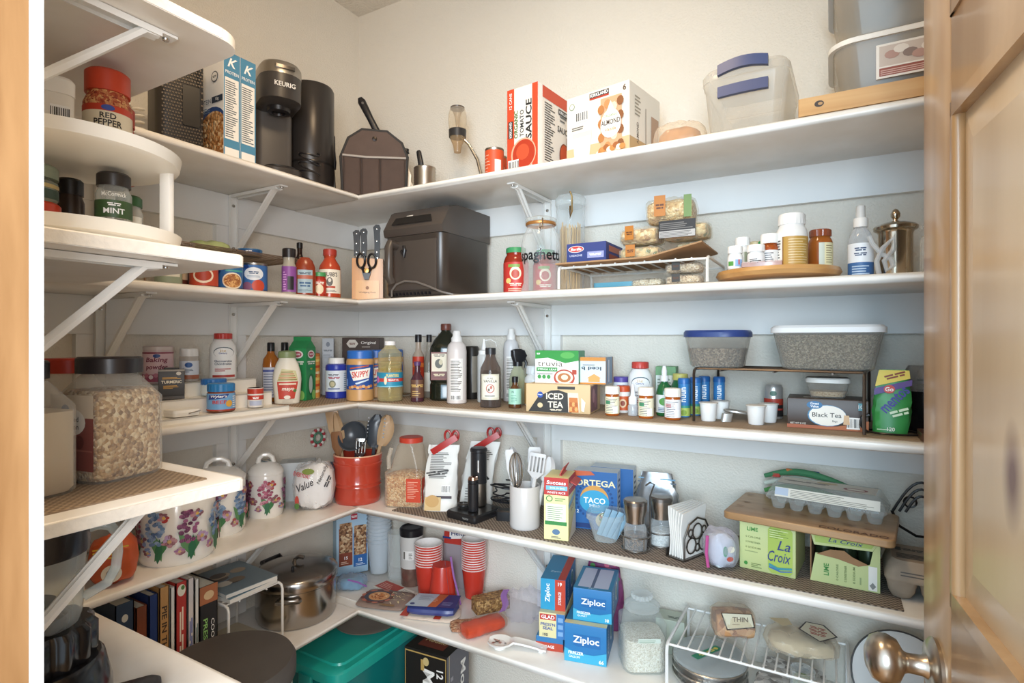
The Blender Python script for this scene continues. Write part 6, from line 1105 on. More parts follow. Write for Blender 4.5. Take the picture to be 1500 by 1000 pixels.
# --- popcorn jug
t = thing('popcorn_jug', 'clear handled jug of popcorn kernels with red cap', 'jug', (.395, -.200, Z4), 22); w, d, h = .115, .085, .200
G().rr([(0, w*.95, d*.95, .015), (.005, w, d, .018), (h*.50, w, d, .018), (h*.55, w*.86, d*.92, .02, .008, 0), (h*.86, w*.66, d*.86, .03, .012, 0), (h*.90, w*.62, d*.82, .035, .014, 0), (h*.93, w*.58, w*.58, .033, .014, 0)], clear('#efe6d8', .14, .06, .5), n=6, cap1=False).build('jug', t)
G().rr([(.003, w*.92, d*.9, .015), (.008, w*.96, d*.95, .017), (h*.44, w*.96, d*.95, .017), (h*.50, w*.5, d*.5, .015, .01, 0)], grains('#b97a3a', '#dcae72', '#f2dcb4', 200, .9), n=5).build('kernels', t)
g = G(); g.T = Matrix.Translation((.014, 0, 0)); ridged(g, w*.30, h*.925, h, mat('#c8432f', .35), 34, .025); g.build('cap', t); G().tube([(-.035, -d*.38, h*.86), (-.042, -d*.45, h*.72), (-.04, -d*.47, h*.56)], .006, clear('#efe6d8', .25, .06, .6), 8).build('grip', t)
A = Art(lambda u, v, o: (u, -d/2 - o, v)); A.rect(.012, .018, .055, .086, '#c9482e'); A.lines(.016, .03, .05, .08, 10, '#e9b9a0', .3); A.on(face_right(w, d, h)); A.rect(-d*.45, .015, d*.4, .085, '#c9482e'); A.rect(-d*.3, .02, d*.3, .05, '#e9e2d6'); A.build(t)
# --- clipped flour bags
def flourbag(x, y, rz, label, clipx, tiltx, artf):
    t = thing('flour_bag', label, 'bag', (x, y, Z4), rz, 'clipped white bags of baking grains'); w, h, d = .098, .185, .055; rings = []
    for i in range(15):
        f = i/14; dd = max(.004, d*(1-f*.92)); ww = w*(1-.1*f); ring = []
        for j in range(18):
            a = 2*PI*j/18; k = .004*noise.noise((math.cos(a)*2 + x*30, f*6, math.sin(a)*2)); ring.append((ww/2*math.copysign(abs(math.cos(a))**.55, math.cos(a)) + tiltx*f*f + k, dd/2*math.copysign(abs(math.sin(a))**.7, math.sin(a)) + k, f*h))
        rings.append(ring)
    g = G(); g.loft(rings, mat('#e4e1da', .42, var=.04, scale=30)); g.build('paper_bag', t)
    fm = lambda u, v, o: (u + tiltx*(v/h)**2, -max(.004, d*(1-v/h*.92))/2 - o - .0024, v); A = Art(fm); artf(A, w, h); A.build(t)
    c = G(); c.T = Matrix.Translation((clipx + tiltx, 0, h)) @ Matrix.Rotation(R(-32), 4, 'Y')
    for sy in (-1, 1): c.rr([(-.008, .085, .005, .002, 0, sy*.0065), (.010, .085, .005, .002, 0, sy*.0065)], mat('#b3302c', .35), n=2)
    o = c.build('bag_clip', t)
    for sx in (-1, 1): g = G(); g.tube([(clipx + tiltx + .02 + sx*.011 + .009*math.cos(a), 0, h + .026 + .014*math.sin(a)) for a in [2*PI*i/14 for i in range(14)]], .0035, mat('#a82c2a', .35), 7, closed=True); g.build('clip_loop', t)
def a_f1(A, w, h): A.lines(-w*.34, h*.5, w*.3, h*.9, 16, '#5a5652', .4); A.bars(w*.05, h*.28, w*.3, h*.40); A.rect(-w*.1, h*.2, w*.36, h*.24, '#3a2a34'); A.text('~8', -w*.1, h*.58, h*.07, '#3a3632', shear=.3, rot=8); A.rect(-w*.42, .004, w*.05, h*.22, '#d2b27a'); A.ell(-w*.2, h*.16, w*.2, h*.09, '#c49a5a')
def a_f2(A, w, h): A.lines(w*.0, h*.72, w*.36, h*.88, 6, '#4a4642', .4); A.text('~5', w*.12, h*.5, h*.10, '#2f2c2a', rot=-40, bold=.02); A.lines(-w*.3, h*.1, w*.2, h*.3, 5, '#7a7672', .3)
flourbag(.512, -.190, 26, 'white grain bag with nutrition print and tan window, red clip on top', .0, .012, a_f1); flourbag(.570, -.092, 20, 'white flour bag with red scissor clip behind the grain bag', .004, .030, a_f2)
# --- charging base with wine opener
t = thing('charging_base', 'black rectangular charging base on the brown liner', 'charger', (.632, -.196, ZM), -8); G().rr([(0, .105, .115, .008), (.004, .108, .118, .01), (.016, .108, .118, .01), (.020, .10, .11, .008)], mat('#201f20', .3), n=4).build('base', t); G().lathe([(.013, .020), (.013, .0215), (0, .0215)], BLACK, 24, c=(-.028, .01)).build('socket', t); A = Art(face_front(.108, .118, .02)); A.text('~7', .02, .009, .005, '#8a8884', shear=.2); A.build(t)
ZB = ZM + .0222
t = thing('wine_opener', 'black and steel electric wine opener standing on the base', 'wine opener', (.628, -.168, ZB), 30); G().lathe([(.021, 0), (.022, .002), (.022, .062)], BRUSH, 32).build('steel_sleeve', t); G().lathe([(.0225, .062), (.0225, .148), (.0245, .150), (.0245, .156), (.021, .160), (0, .161)], mat('#242325', .3), 32).build('grip', t); G().rr([(.095, .006, .003, .001, 0, -.0232), (.128, .006, .003, .001, 0, -.0232)], STEEL, n=2).build('button', t)
t = thing('vacuum_sealer', 'small black cylinder with copper tip standing on the base front', 'sealer', (.645, -.222, ZB), 30); G().lathe([(.014, 0), (.0145, .002), (.0145, .072), (.0125, .074), (.0145, .076), (.0145, .084)], mat('#222123', .3), 28).build('cylinder', t); G().lathe([(.0145, .084), (.012, .091), (0, .094)], mat('#c9a08a', .2, 1.), 28).build('copper_tip', t)
t = thing('foil_cutter', 'small black ring shaped foil cutter on the charging base', 'cutter', (.602, -.205, ZB), 30); g = G(); g.tube([(.014*math.cos(a), .011*math.sin(a), .006) for a in [2*PI*i/16 for i in range(16)]], .005, mat('#3a3938', .25, .4), 8, closed=True); g.build('ring', t); G().tube([(.012, .004, .006), (.03, .012, .02), (.034, .014, .03)], .003, STEEL, 6).build('arm', t)
t = tag(G().tube([(.69 + .035*math.cos(k*.55) + .01*math.sin(k*1.9), -.125 + .028*math.sin(k*.55), ZM + .004 + .0009*k + .022*abs(math.sin(k*.21))) for k in [q*.3 for q in range(240)]], .0021, mat('#1f1e20', .35), 6).build('cable_bundle'), 'tangled black cables behind the charging base', 'cable')
t = thing('power_adapter', 'black plug adapter lying among the cables', 'adapter', (.722, -.185, ZM), 20); G().rr([(0, .042, .03, .005), (.024, .042, .03, .005), (.027, .036, .024, .004)], mat('#1d1c1e', .35), n=3).build('body', t); G().tube([(-.02, 0, .012), (-.035, .004, .006)], .003, BLACK).build('strain_relief', t)
t = thing('steel_cup', 'shiny tapered steel cup behind the cables', 'cup', (.705, -.062, ZM), 0); G().lathe([(.028, 0), (.029, .003), (.021, .06), (.02, .062), (.018, .06), (0, .058)], mat('#cfcfd2', .15, 1.), 28).build('cup', t)
# --- pale utensil crock
t = thing('utensil_crock', 'straight pale grey utensil crock on the brown liner', 'crock', (.795, -.205, ZM), 0); r = .0395; h = .108
G().lathe([(r*.95, 0), (r*.98, .003), (r, .006), (r, h-.002), (r*.97, h), (r*.93, h-.002), (r*.92, .006), (0, .006)], mat('#cfcac6', .3), 44).build('wall', t)
CG = (.795, -.205); LG = mat('#d2cecb', .4); ZC_ = ZM + .0085; UG = 'utensils in the pale grey crock'
utensil('pale grey slotted turner, tilting away from the cables', 'slotted_turner', 'spatula', .016, -.012, 8, 20, .125, h_flat(.046, .062, 4), LG, group=UG, base=CG, zb=ZC_)
utensil('grey silicone spatula at the back of the pale crock', 'silicone_spatula', 'spatula', .008, .018, 3, 30, .135, h_flat(.034, .06), LG, group=UG, base=CG, zb=ZC_)
utensil('white narrow spatula leaning to the wine opener side', 'silicone_spatula', 'spatula', -.020, -.008, -6, 20, .115, h_flat(.024, .075), mat('#e2deda', .4), group=UG, base=CG, zb=ZC_)
utensil('grey slotted spoon leaning left at the back of the pale crock', 'slotted_spoon', 'spoon', -.016, .012, -8, 20, .13, h_spoon(.036, .07), mat('#b9b6b4', .35), group=UG, base=CG, zb=ZC_)
utensil('broad grey spoon behind the slotted turner', 'serving_spoon', 'spoon', .022, .012, 13, 15, .12, h_spoon(.042, .065), LG, group=UG, base=CG, zb=ZC_)
def h_whisk(g, L, m):
    for k in range(7):
        a = PI*k/7; g.tube([(.018*math.sin(q)*math.cos(a)*(1.2 if q > 1.6 else 1), .018*math.sin(q)*math.sin(a), L + .045 - .045*math.cos(q)) if q <= PI else (0, 0, 0) for q in [PI*i/10 for i in range(11)]] + [(-.018*math.sin(q)*math.cos(a), -.018*math.sin(q)*math.sin(a), L + .045 - .045*math.cos(q)) for q in [PI*(10-i)/10 for i in range(1, 11)]], .0011, m, 4)
utensil('steel balloon whisk in the pale grey crock', 'whisk', 'whisk', -.006, -.020, -3, 20, .095, h_whisk, STEEL, group=UG, base=CG, zb=ZC_)
# --- rice box, taco boxes, foil pouch
t = thing('rice_box', 'narrow red, yellow and cream rice box with torn top flap', 'box', (.900, -.215, ZM), 12); w, d, h = .060, .085, .150; carton(t, w, d, h, mat('#e8dc9a', .5)); A = Art(face_front(w, d, h)); A.rect(-w/2, h*.72, w/2, h, '#bf3a34'); A.rect(-w/2, 0, w/2, h*.72, '#ebe2a6'); A.text('Success', 0, h*.92, h*.06, '#fff', w=w*.8, bold=.02, shear=.1); A.rect(-w*.42, h*.80, w*.46, h*.87, '#7fc0d9'); A.text('BOIL IN BAG', w*.05, h*.835, h*.03, '#fff', w=w*.6); A.text('WHITE RICE', 0, h*.76, h*.035, '#fff', w=w*.76); A.ell(-w*.28, h*.66, w*.14, h*.05, '#3f8a4a'); A.ell(-w*.28, h*.66, w*.1, h*.035, '#ebe2a6'); A.lines(-w*.05, h*.63, w*.4, h*.69, 2, '#6a9a5a'); A.rect(-w*.42, h*.3, w*.40, h*.58, '#f6f3d8'); A.lines(-w*.36, h*.33, w*.3, h*.56, 7, '#7a9a7a', .3); A.rect(-w*.46, h*.24, w*.44, h*.3, '#3f8a4a'); A.ell(0, h*.13, w*.16, h*.045, '#5a7a9a'); A.lines(-w*.2, h*.03, w*.2, h*.07, 2)
A.on(face_right(w, d, h)); A.rect(-d/2, h*.72, d/2, h, '#bf3a34'); A.text('Success', 0, h*.86, h*.09, '#fff', w=d*.85, bold=.02, shear=.1); A.poly([(-d*.5, h*.58), (d*.4, h*.7), (d*.4, h*.62), (-d*.5, h*.5)], '#8fb4c9'); A.text('WHITE', 0, h*.55, h*.06, '#a87a4a', w=d*.6, rot=12); A.text('RICE', .0, h*.47, h*.06, '#a87a4a', w=d*.45, rot=12); A.poly([(-d*.5, 0), (d*.5, 0), (d*.5, h*.36), (d*.1, h*.3), (-d*.3, h*.1)], '#e9dcc8'); A.build(t)
g = G(); g.T = Matrix.Translation((.006, .01, h)) @ Matrix.Rotation(R(28), 4, 'Y'); g.box(-.004, .045, -.032, .032, .0, .0015, mat('#c8504a', .5)); g.box(-.004, -.002, -.032, .032, 0, .022, mat('#c8504a', .5)); g.build('torn_flap', t)
def taco(x, y, rz, label, front):
    t = thing('taco_box', label, 'box', (x, y, ZM), rz, 'blue taco shell boxes'); w, d, h = .112, .052, .148; carton(t, w, d, h, mat('#c9d0d6', .5)); A = Art(face_front(w, d, h)); A.rect(-w/2, 0, w/2, h, '#2a63a0')
    if front:
        for k in range(28): A.ell(-w*.02 + .046*math.cos(k*.2244), h*.5 + .046*math.sin(k*.2244), .0035, .0035, '#17457e', 8); A.n -= 1
        A.n += 1; A.text('ORTEGA', .0, h*.80, h*.11, '#f4e4b4', w=w*.92, bold=.04); A.ell(-w*.02, h*.52, w*.33, h*.24, '#d99a4a'); A.ell(-w*.02, h*.48, w*.34, h*.2, '#3aa0c8'); A.text('TACO', -.002, h*.50, h*.10, '#fff', w=w*.5, bold=.02); A.text('SHELLS', -.002, h*.415, h*.045, '#fff', w=w*.24); A.text('12', -w*.42, h*.30, h*.06, '#fff'); A.ell(w*.26, h*.17, w*.25, h*.15, '#e6c896'); A.ell(w*.27, h*.22, w*.19, h*.10, '#7a8a3a'); A.rect(-w/2, h*.02, -w*.05, h*.1, '#1f3a70'); A.poly([(-w/2, h*.9), (w*.0, h*.94), (-w*.1, h), (-w/2, h)], '#c8603a')
        for k in range(9): A.ell(w*(.14+.03*k), h*(.24+.015*(k % 3)), .004, .004, ('#b8452f', '#e6d4a0', '#5a7a3a')[k % 3], 8)
    A.on(face_right(w, d, h)); A.rect(-d*.35, h*.1, d*.35, h*.94, '#dfe4e8')
    for k in range(8): A.rect(-d*.25, h*(.16+.095*k), d*.2, h*(.2+.095*k), '#33405a'); A.n -= 1
    A.n += 1; A.build(t)
taco(.960, -.116, 10, 'blue taco shell box with round emblem, in front', True); taco(.983, -.056, 8, 'second taco box directly behind the blue emblem one', False)
t = thing('foil_pouch', 'silver foil zip pouch standing against the back wall', 'pouch', (1.100, -.060, ZM), 6); pouch(t, .112, .145, .04, mat('#b9bcbf', .25, .85), 0., 'foil_body'); G().box(-.048, .048, -.0045, -.002, .118, .122, mat('#6a7078', .4)).build('zip_strip', t); G().box(-.046, .046, -.0035, -.0015, .128, .131, mat('#7fa8c4', .4)).build('seal_strip', t)
# --- deli tub with picks, grinders, napkins
t = thing('deli_tub', 'clear plastic tub holding small blue packets', 'food container', (1.012, -.192, ZM), 10); w, h = .088, .068; G().rr([(0, w*.6, w*.6, .02), (.003, w*.64, w*.64, .022), (h*.78, w*.94, w*.94, .028), (h*.80, w*1.02, w*1.02, .03), (h, w*1.03, w*1.03, .03)], clear('#eef3f3', .16, .06, .55), n=5, cap1=False).build('tub', t)
for i in range(4): o = G().rr([(0, .014, .003, .001), (.07, .014, .003, .001)], mat('#8fb0c4', .4), n=2).build('packet', t); o.location = (-.018+i*.013, .008-i*.006, .006); o.rotation_euler = (R(8), R(18+3*i), R(20))
t = thing('grinder_caddy', 'wire caddy ring with tall looped handle around both grinders', 'caddy', (1.116, -.192, ZM), 52); WS = mat('#8f8a84', .3, .9)
for sx in (-1, 1):
    for z, rr_ in ((.004, .031), (.034, .033)): g = G(); g.tube([(sx*.036 + rr_*math.cos(a), rr_*math.sin(a), z) for a in [2*PI*i/26 for i in range(26)]], .0016, WS, 6, closed=True); g.build('hoop', t)
    for a in (0, 90, 180, 270): G().tube([(sx*.036 + .031*math.cos(R(a)), .031*math.sin(R(a)), .004), (sx*.036 + .033*math.cos(R(a)), .033*math.sin(R(a)), .034)], .0014, WS, 5).build('strut', t)
g = G(); g.tube([(0, -.006, .004), (0, -.006, .12), (.012, -.006, .146), (.0, -.006, .152), (-.012, -.006, .146)], .002, WS, 6); g.build('handle', t)
def grinder(dx, label, cont, rz=52):
    q = Matrix.Rotation(R(52), 4, 'Z') @ Vector((dx, 0, 0)); t = thing('spice_grinder', label, 'grinder', (1.116+q.x, -.192+q.y, ZM), rz, 'glass spice grinders'); G().lathe([(.024, .0005), (.026, .003), (.026, .05), (.022, .06), (.0215, .066)], clear('#f0f2f2', .14, .04, .6), 30).build('glass', t); G().lathe([(0, .003), (.0245, .004), (.0245, .036), (0, .038)], cont, 26).build('contents', t); G().lathe([(.0225, .064), (.0225, .074), (.0265, .094), (.0265, .106)], mat('#b3aaa2', .25, 1.), 32).build('steel_top', t); G().lathe([(.0275, .106), (.0275, .113), (.025, .116), (0, .117)], mat('#8f8a86', .25, .9), 32).build('cap', t)
grinder(-.036, 'steel topped grinder filled with peppercorns', grains('#2a211c', '#4a3a30', '#8a6a4a', 260, 1.)); grinder(.036, 'steel topped grinder filled with white salt', grains('#d9d9d6', '#efeeea', '#c4c4c2', 350, .5))
COL.objects['spice_grinder'].location.y -= .002
t = thing('napkin_holder', 'scrolled steel napkin holder on the brown liner', 'napkin holder', (1.206, -.190, ZM), -113); IR = mat('#6a645e', .3, .9)
G().box(-.05, .05, -.024, .024, 0, .003, IR).build('base_plate', t); G().box(-.05, .05, -.024, -.0222, .003, .018, IR).build('front_lip', t)
g = G(); pts = [(-.048, .003), (-.048, .05), (-.03, .078), (0, .088), (.03, .078), (.048, .05), (.048, .003)]; g.tube([(x, .024, z) for x, z in pts], .0022, IR, 6)
for cx, cz, rr_ in ((-.022, .03, .017), (.022, .03, .017), (0, .058, .017), (-.025, .058, .008), (.025, .058, .008), (0, .022, .008)): g.tube([(cx + rr_*math.cos(a), .024, cz + rr_*math.sin(a)) for a in [2*PI*i/14 for i in range(15)]], .0018, IR, 5)
o = g.build('scroll_back', t); o['kind'] = 'stuff'
q62 = Matrix.Rotation(R(-113), 4, 'Z')
for i in range(6):
    q = q62 @ Vector((0, -.017 + i*.0062, 0)); n_ = thing('paper_napkin', ORD[i] + ' white folded paper napkin, counted from the front lip of the holder', 'napkin', (1.206+q.x, -.190+q.y, ZM+.0035), -113, 'paper napkins in the scrolled holder'); g = G(); rings = []
    for k in range(8): f = k/7; y = .003*math.sin(f*5 + i*.4); rings.append([(-.044, y-.0017, f*.108), (.044, y-.0017, f*(.108-.002*i)), (.044, y+.0017, f*(.108-.002*i)), (-.044, y+.0017, f*.108)])
    g.loft(rings, mat('#ebe8e2', .8)); g.build('fold', n_)
t = thing('produce_zip_bag', 'clear zip bag with pink slider holding decorated treats', 'bag', (1.281, -.222, ZM), 35); G().blob(.055, .062, .070, mat('#c9d3d6', .4, var=.2, scale=50), 31, .1).build('treats', t); G().blob(.07, .07, .082, clear('#f0eef8', .18, .05, .5), 32, .12, crumple=50).build('clear_bag', t); G().tube([(-.037, -.02, .006), (-.040, -.018, .035), (-.036, -.014, .07)], .0035, mat('#b8508a', .4), 7).build('zip_slider', t)
A = Art(lambda u, v, o: (u, -.0335 - o, v)); A.ell(.004, .026, .007, .005, '#b8564a'); A.ell(.006, .046, .008, .007, '#dcd8c4'); A.ell(-.006, .042, .005, .011, '#6fa088'); A.build(t)
# --- lime drink boxes, cutting board, egg boxes
LIMEC = mat('#c4cd8e', .5)
def a_lime(A, w, h):
    A.text('LIME', -w*.26, h*.82, h*.08, '#3f8a3a', w=w*.2, bold=.02)
    for k, s in enumerate(('0 CALORIE', '0 SWEETENER', '0 SODIUM')): A.text(s, -w*.25, h*(.66-.105*k), h*.035, '#6a7a42', w=w*.27)
    A.lines(-w*.4, h*.36, -w*.12, h*.40, 1, '#9aa872'); A.ell(-w*.38, h*.12, w*.035, h*.04, '#3f8a3a', 10); A.lines(-w*.28, h*.06, -w*.08, h*.16, 3, '#7a8a52')
t = thing('drink_box', 'closed lime green drink can box under the cutting board', 'box', (1.377, -.155, ZM), -6); w, d, h = .108, .12, .104; carton(t, w, d, h, LIMEC); A = Art(face_front(w, d, h)); a_lime(A, w, h)
A.poly([(w*.02, h*.1), (w*.08, h*.03), (w*.40, h*.03), (w*.45, h*.1), (w*.45, h*.88), (w*.40, h*.96), (w*.08, h*.96), (w*.02, h*.88)], '#a9bf58')
for k in range(9): A.rect(w*.05, h*(.72+.022*k), w*(.2+.22*((k*7 % 5)/5)), h*(.73+.022*k), ('#6f8a3a', '#dfe8b4')[k % 2])
A.text('La', w*.30, h*.60, h*.19, '#2f3f7a', shear=.3, bold=.005); A.text('Croix', w*.22, h*.37, h*.21, '#2f3f7a', w=w*.40, shear=.3, bold=.005); A.poly([(w*.04, h*.22), (w*.2, h*.16), (w*.44, h*.2), (w*.44, h*.16), (w*.2, h*.11), (w*.04, h*.17)], '#3f8f9a'); A.poly([(w*.04, h*.16), (w*.25, h*.1), (w*.44, h*.14), (w*.44, h*.12), (w*.25, h*.075), (w*.04, h*.13)], '#3f6ab0'); A.build(t)
t = thing('drink_box', 'torn open lime green drink box with ragged cardboard flap', 'box', (1.512, -.150, ZM), -3); w, d, h = .118, .12, .098; KR = mat('#9a7552', .85, var=.15, scale=40)
g = G(); g.box(-w/2, w/2, -d/2+.002, d/2, 0, .002, LIMEC); g.box(-w/2, w/2, d/2-.002, d/2, 0, h, LIMEC); g.box(w/2-.002, w/2, -d/2, d/2, 0, h, LIMEC); g.box(-w/2, -w/2+.002, -d/2, d/2, 0, h, KR); g.box(-w/2, w/2, -d/2, d/2, h-.002, h, LIMEC); g.build('box_shell', t)
g = G(); g.prism([(-w/2, 0), (w/2, 0), (w/2, h), (w*.40, h*.78), (w*.36, h*.52), (w*.2, h*.48), (-w*.1, h*.56), (-w*.42, h*.58)], -d/2-.0005, -d/2+.0015, LIMEC); g.build('front_panel', t)
g = G(); g.prism([(-w/2, h), (-w*.44, h*.74), (w*.40, h*.79), (w/2, h)], -d/2-.0005, -d/2+.0015, LIMEC); g.build('top_flap', t)
g = G(); g.prism([(-w*.40, h*.57), (-w*.2, h*.70), (w*.0, h*.72), (w*.12, h*.62), (w*.34, h*.52), (w*.2, h*.46), (-w*.1, h*.54)], -d/2-.004, -d/2-.0025, KR); g.build('ragged_flap', t)
A = Art(face_front(w, d, h)); A.n = 6; A.text('LIME', -w*.26, h*.28, h*.09, '#3f8a3a', rot=90, w=w*.2, bold=.02)
for k in range(3): A.text(('0 CALORIE', '0 SWEETENER', '0 SODIUM')[k], w*(-.1+.12*k), h*.26, h*.04, '#6a7a42', rot=90, w=w*.27)
A.lines(w*.22, h*.1, w*.25, h*.42, 1, '#9aa872'); A.rect(w*.34, h*.03, w*.46, h*.5, '#ece9e0'); A.ell(w*.40, h*.12, w*.045, h*.07, '#8a8a86', 4); A.poly([(-w*.42, h*.8), (w*.38, h*.84), (w*.44, h*.96), (-w*.44, h*.96)], '#a9c060'); A.text('La Croix', w*.02, h*.89, h*.08, '#2f3f7a', w=w*.5, shear=.3); A.build(t)
can_ = G(); 
for i in range(3): G().lathe([(.016, .003), (.0185, .006), (.0185, .085), (.016, .09), (0, .09)], mat('#33402a', .3, .3), 20, c=(-.036+i*.038, .0)).build('drink_can', t)
t = thing('cutting_board', 'bamboo cutting board engraved COLORADO resting on the lime boxes', 'cutting board', (1.448, -.152, ZM+.1043), -7); CB = wood('#b9956c', '#98734c', 20, (.1, 1, 1), .45)
G().rr([(0, .300, .190, .012), (.002, .304, .194, .014), (.013, .304, .194, .014), (.015, .300, .190, .012)], CB, n=4).build('board', t)
A = Art(lambda u, v, o: (u, v, .015 + o)); A.text('COLORADO', .085, -.083, .015, '#5a3518', w=.115, bold=.02); rs = random.Random(5)
for k in range(22): u, v = rs.uniform(-.14, .13), rs.uniform(-.07, .085); A.poly([(u, v), (u+.014, v+.003), (u+.01, v+.006), (u-.004, v+.005)], '#8a5f38', 3)
A.build(t, 'engraving')
ZK = ZM + .1198
t = thing('clear_egg_carton', 'clear plastic egg carton with paper label on the cutting board', 'egg carton', (1.478, -.130, ZK), -8); w, d, h = .215, .10, .056; CP = clear('#f4f6f4', .12, .04, .5)
g = G()
for i in range(6):
    for j in range(2): G().lathe([(.010, 0), (.012, .002), (.0165, .022)], CP, 14, c=(-w*.41+i*w*.164, -d*.23+j*d*.46), cap1=False).build('egg_cup', t)
G().rr([(.022, w, d, .012), (.025, w*1.03, d*1.05, .014), (.027, w*1.03, d*1.05, .014), (.050, w*.92, d*.84, .012), (h, w*.88, d*.78, .01)], CP, n=4, cap0=False).build('lid', t)
A = Art(lambda u, v, o: (u, -d*.525 + (v-.027)*.42 - o, v)); A.rect(-w*.42, .031, w*.46, .049, '#e6dfd0'); A.rect(-w*.42, .034, -w*.3, .048, '#b9c4d4'); A.lines(-w*.28, .033, w*.42, .048, 5, '#8a8270', .35); A.on(lambda u, v, o: (u, v, h + o)); A.rect(-w*.42, -d*.3, w*.42, d*.3, '#d9d2c4'); A.text('~14', -w*.18, .0, .012, '#5a4a3a', w=w*.4); A.ell(w*.25, -.008, .022, .012, '#8a3a34'); A.ell(w*.25, -.008, .016, .008, '#e6ded0'); A.ell(w*.0, .014, .02, .008, '#c9b48a'); A.build(t)
t = thing('oven_mitt', 'green and multicolour striped cloth mitt lying at the back of the cutting board', 'oven mitt', (1.435, -.050, ZK), -6)
for k, c in enumerate(('#4f8a4a', '#c9d0c4', '#3f7a52')): g = G(); g.tube([(-.085+.017*i, .005*math.sin(i*.7)-.004, .006 + .017*k + .022*math.sin(PI*(i+.6)/11)) for i in range(11)], [.004+.004*math.sin(PI*(i+.5)/11) for i in range(11)], mat(c, .8), 8); g.build('quilted_layer', t)
for k, (u, c) in enumerate(((-.06, '#b8443a'), (-.03, '#c8703a'), (.02, '#2f4f8a'), (.055, '#c8553a'))): G().rr([(.058, .018, .012, .004, u, 0), (.066, .018, .012, .004, u, 0)], mat(c, .8), n=3).build('cloth_patch', t).location = (0, 0, .0 if abs(u) < .04 else -.013)
# pulp egg carton and black wire basket at door end
t = thing('pulp_egg_carton', 'grey brown pulp egg carton with black print', 'egg carton', (1.655, -.165, ZM), -2); PU = mat('#a39482', .9, var=.12, scale=70, bump=.4); w, d, h = .155, .13, .07
g = G()
for i in range(3):
    for j in range(2): G().rr([(0, .030, .036, .012), (.012, .042, .052, .014), (.036, .05, .062, .012)], PU, n=4, c=(-w*.335+i*w*.335, -d*.25+j*d*.5)).build('egg_cup', t)
G().rr([(.034, w, d, .014), (.037, w*1.02, d*1.03, .016), (.041, w*1.02, d*1.03, .016), (.062, w*.94, d*.88, .02), (h, w*.86, d*.78, .02)], PU, n=5).build('lid', t)
A = Art(lambda u, v, o: (u, v, h + o)); A.text('~4', -w*.2, .02, .014, '#3a342e', bold=.03); A.rect(-w*.38, .01, -w*.32, .03, '#3a342e'); A.lines(-w*.38, -.035, w*.2, -.005, 4, '#3f3933', .5); A.on(lambda u, v, o: (u, -d*.515 + (v-.041)*.46 - o, v)); A.lines(-w*.35, .046, w*.3, .056, 2, '#5a5248', .4); A.build(t)
t = thing('wire_basket', 'black scrolled wire basket side leaning above the egg carton', 'basket', (1.650, -.060, ZM+.073), 0)
for k in range(3): g = G(); s_ = 1 - .22*k; g.tube([(-.05*s_ + .1*s_*i/12, 0, .05 + .065*s_*math.sin(PI*i/12)) for i in range(13)], .0026, WB, 6); g.build('arch_wire', t)
g = G(); g.tube([(-.052, 0, .05), (-.04, 0, .02), (-.01, 0, .003), (.03, 0, .003), (.052, 0, .05)], .003, WB, 6); g.build('bottom_rail', t)
for u in (-.02, .02): g = G(); g.tube([(u + .011*math.cos(a), 0, .072 + .011*math.sin(a)) for a in [2*PI*i/12 for i in range(12)]], .002, WB, 5, closed=True); g.build('scroll', t)
# ================================================================== SECOND LOWEST SHELF, doorway end: blender
Z4F = FZ[4]
t = thing('blender', 'black blender with ribbed base and clear handled jar', 'blender', (.640, -1.182, Z4F), 62); BK = mat('#19181a', .18)
G().lathe([(.080, 0), (.082, .004), (.080, .05), (.072, .085), (.068, .090)], BK, 44).build('base', t)
g = G(); ring = lambda r, z: [(r*(1 + .05*math.cos(14*2*PI*j/84))*math.cos(2*PI*j/84), r*(1 + .05*math.cos(14*2*PI*j/84))*math.sin(2*PI*j/84), z) for j in range(84)]
g.loft([ring(.060, .090), ring(.062, .094), ring(.062, .128), ring(.056, .135)], BK); g.build('ribbed_collar', t)
G().lathe([(.036, .135), (.036, .15), (.028, .156), (.024, .168), (0, .17)], BK, 28, c=(.0, -.012)).build('cutter_hub', t)
G().lathe([(.046, .135), (.049, .145), (.053, .22), (.054, .245)], clear('#edf2f0', .12, .03, .6), 40, cap1=False).build('glass_jar', t); G().lathe([(.056, .222), (.057, .226), (.057, .262), (.051, .268), (0, .268)], mat('#242021', .25), 40).build('lid', t)
g = G(); g.tube([(.053, 0, .245), (.066, 0, .248), (.078, 0, .244), (.084, 0, .234), (.085, 0, .21), (.083, 0, .19), (.074, 0, .172), (.05, 0, .160)], .006, clear('#e6ecea', .3, .03, .75), 10); g.build('handle', t)
G().rr([(0, .075, .05, .012), (.020, .07, .045, .012), (.024, .06, .036, .01)], mat('#3a3a3d', .35), n=4, c=(.098, .01)).build('control_pad', t); COL.objects['control_pad']['label'] = 'textured grey control pad'
# ================================================================== LOWEST SHELF, left wall
Z5 = SZ[5]
def book(y0, th, h, dep, col, label, art=None, x1=.252):
    t = thing('book', label, 'book', (x1 - dep/2, y0, Z5), 90, 'cookbooks on the lowest shelf'); t.rotation_euler = (0, R(0), R(90)); m = mat(col, .45)
    # local: spine faces -Y (after turning: +X), thickness along X
    g = G(); g.box(-th/2, th/2, -dep/2, -dep/2+.002, 0, h, m); g.box(-th/2, -th/2+.0018, -dep/2, dep/2, 0, h, m); g.box(th/2-.0018, th/2, -dep/2, dep/2, 0, h, m); g.build('cover', t)
    G().box(-th/2+.0018, th/2-.0018, -dep/2+.002, dep/2-.003, .003, h-.003, mat('#e2dccb', .8, var=.08, scale=200)).build('pages', t)
    if art: A = Art(face_front(th, dep, h)); art(A, th, h); A.build(t)['kind'] = 'stuff'
    return t
def spine(txt, col, size=.010, w=None, v=.5): return lambda A, th, h: A.text(txt, 0, h*v, min(size, th*.6), col, rot=-90, w=w, bold=.01)
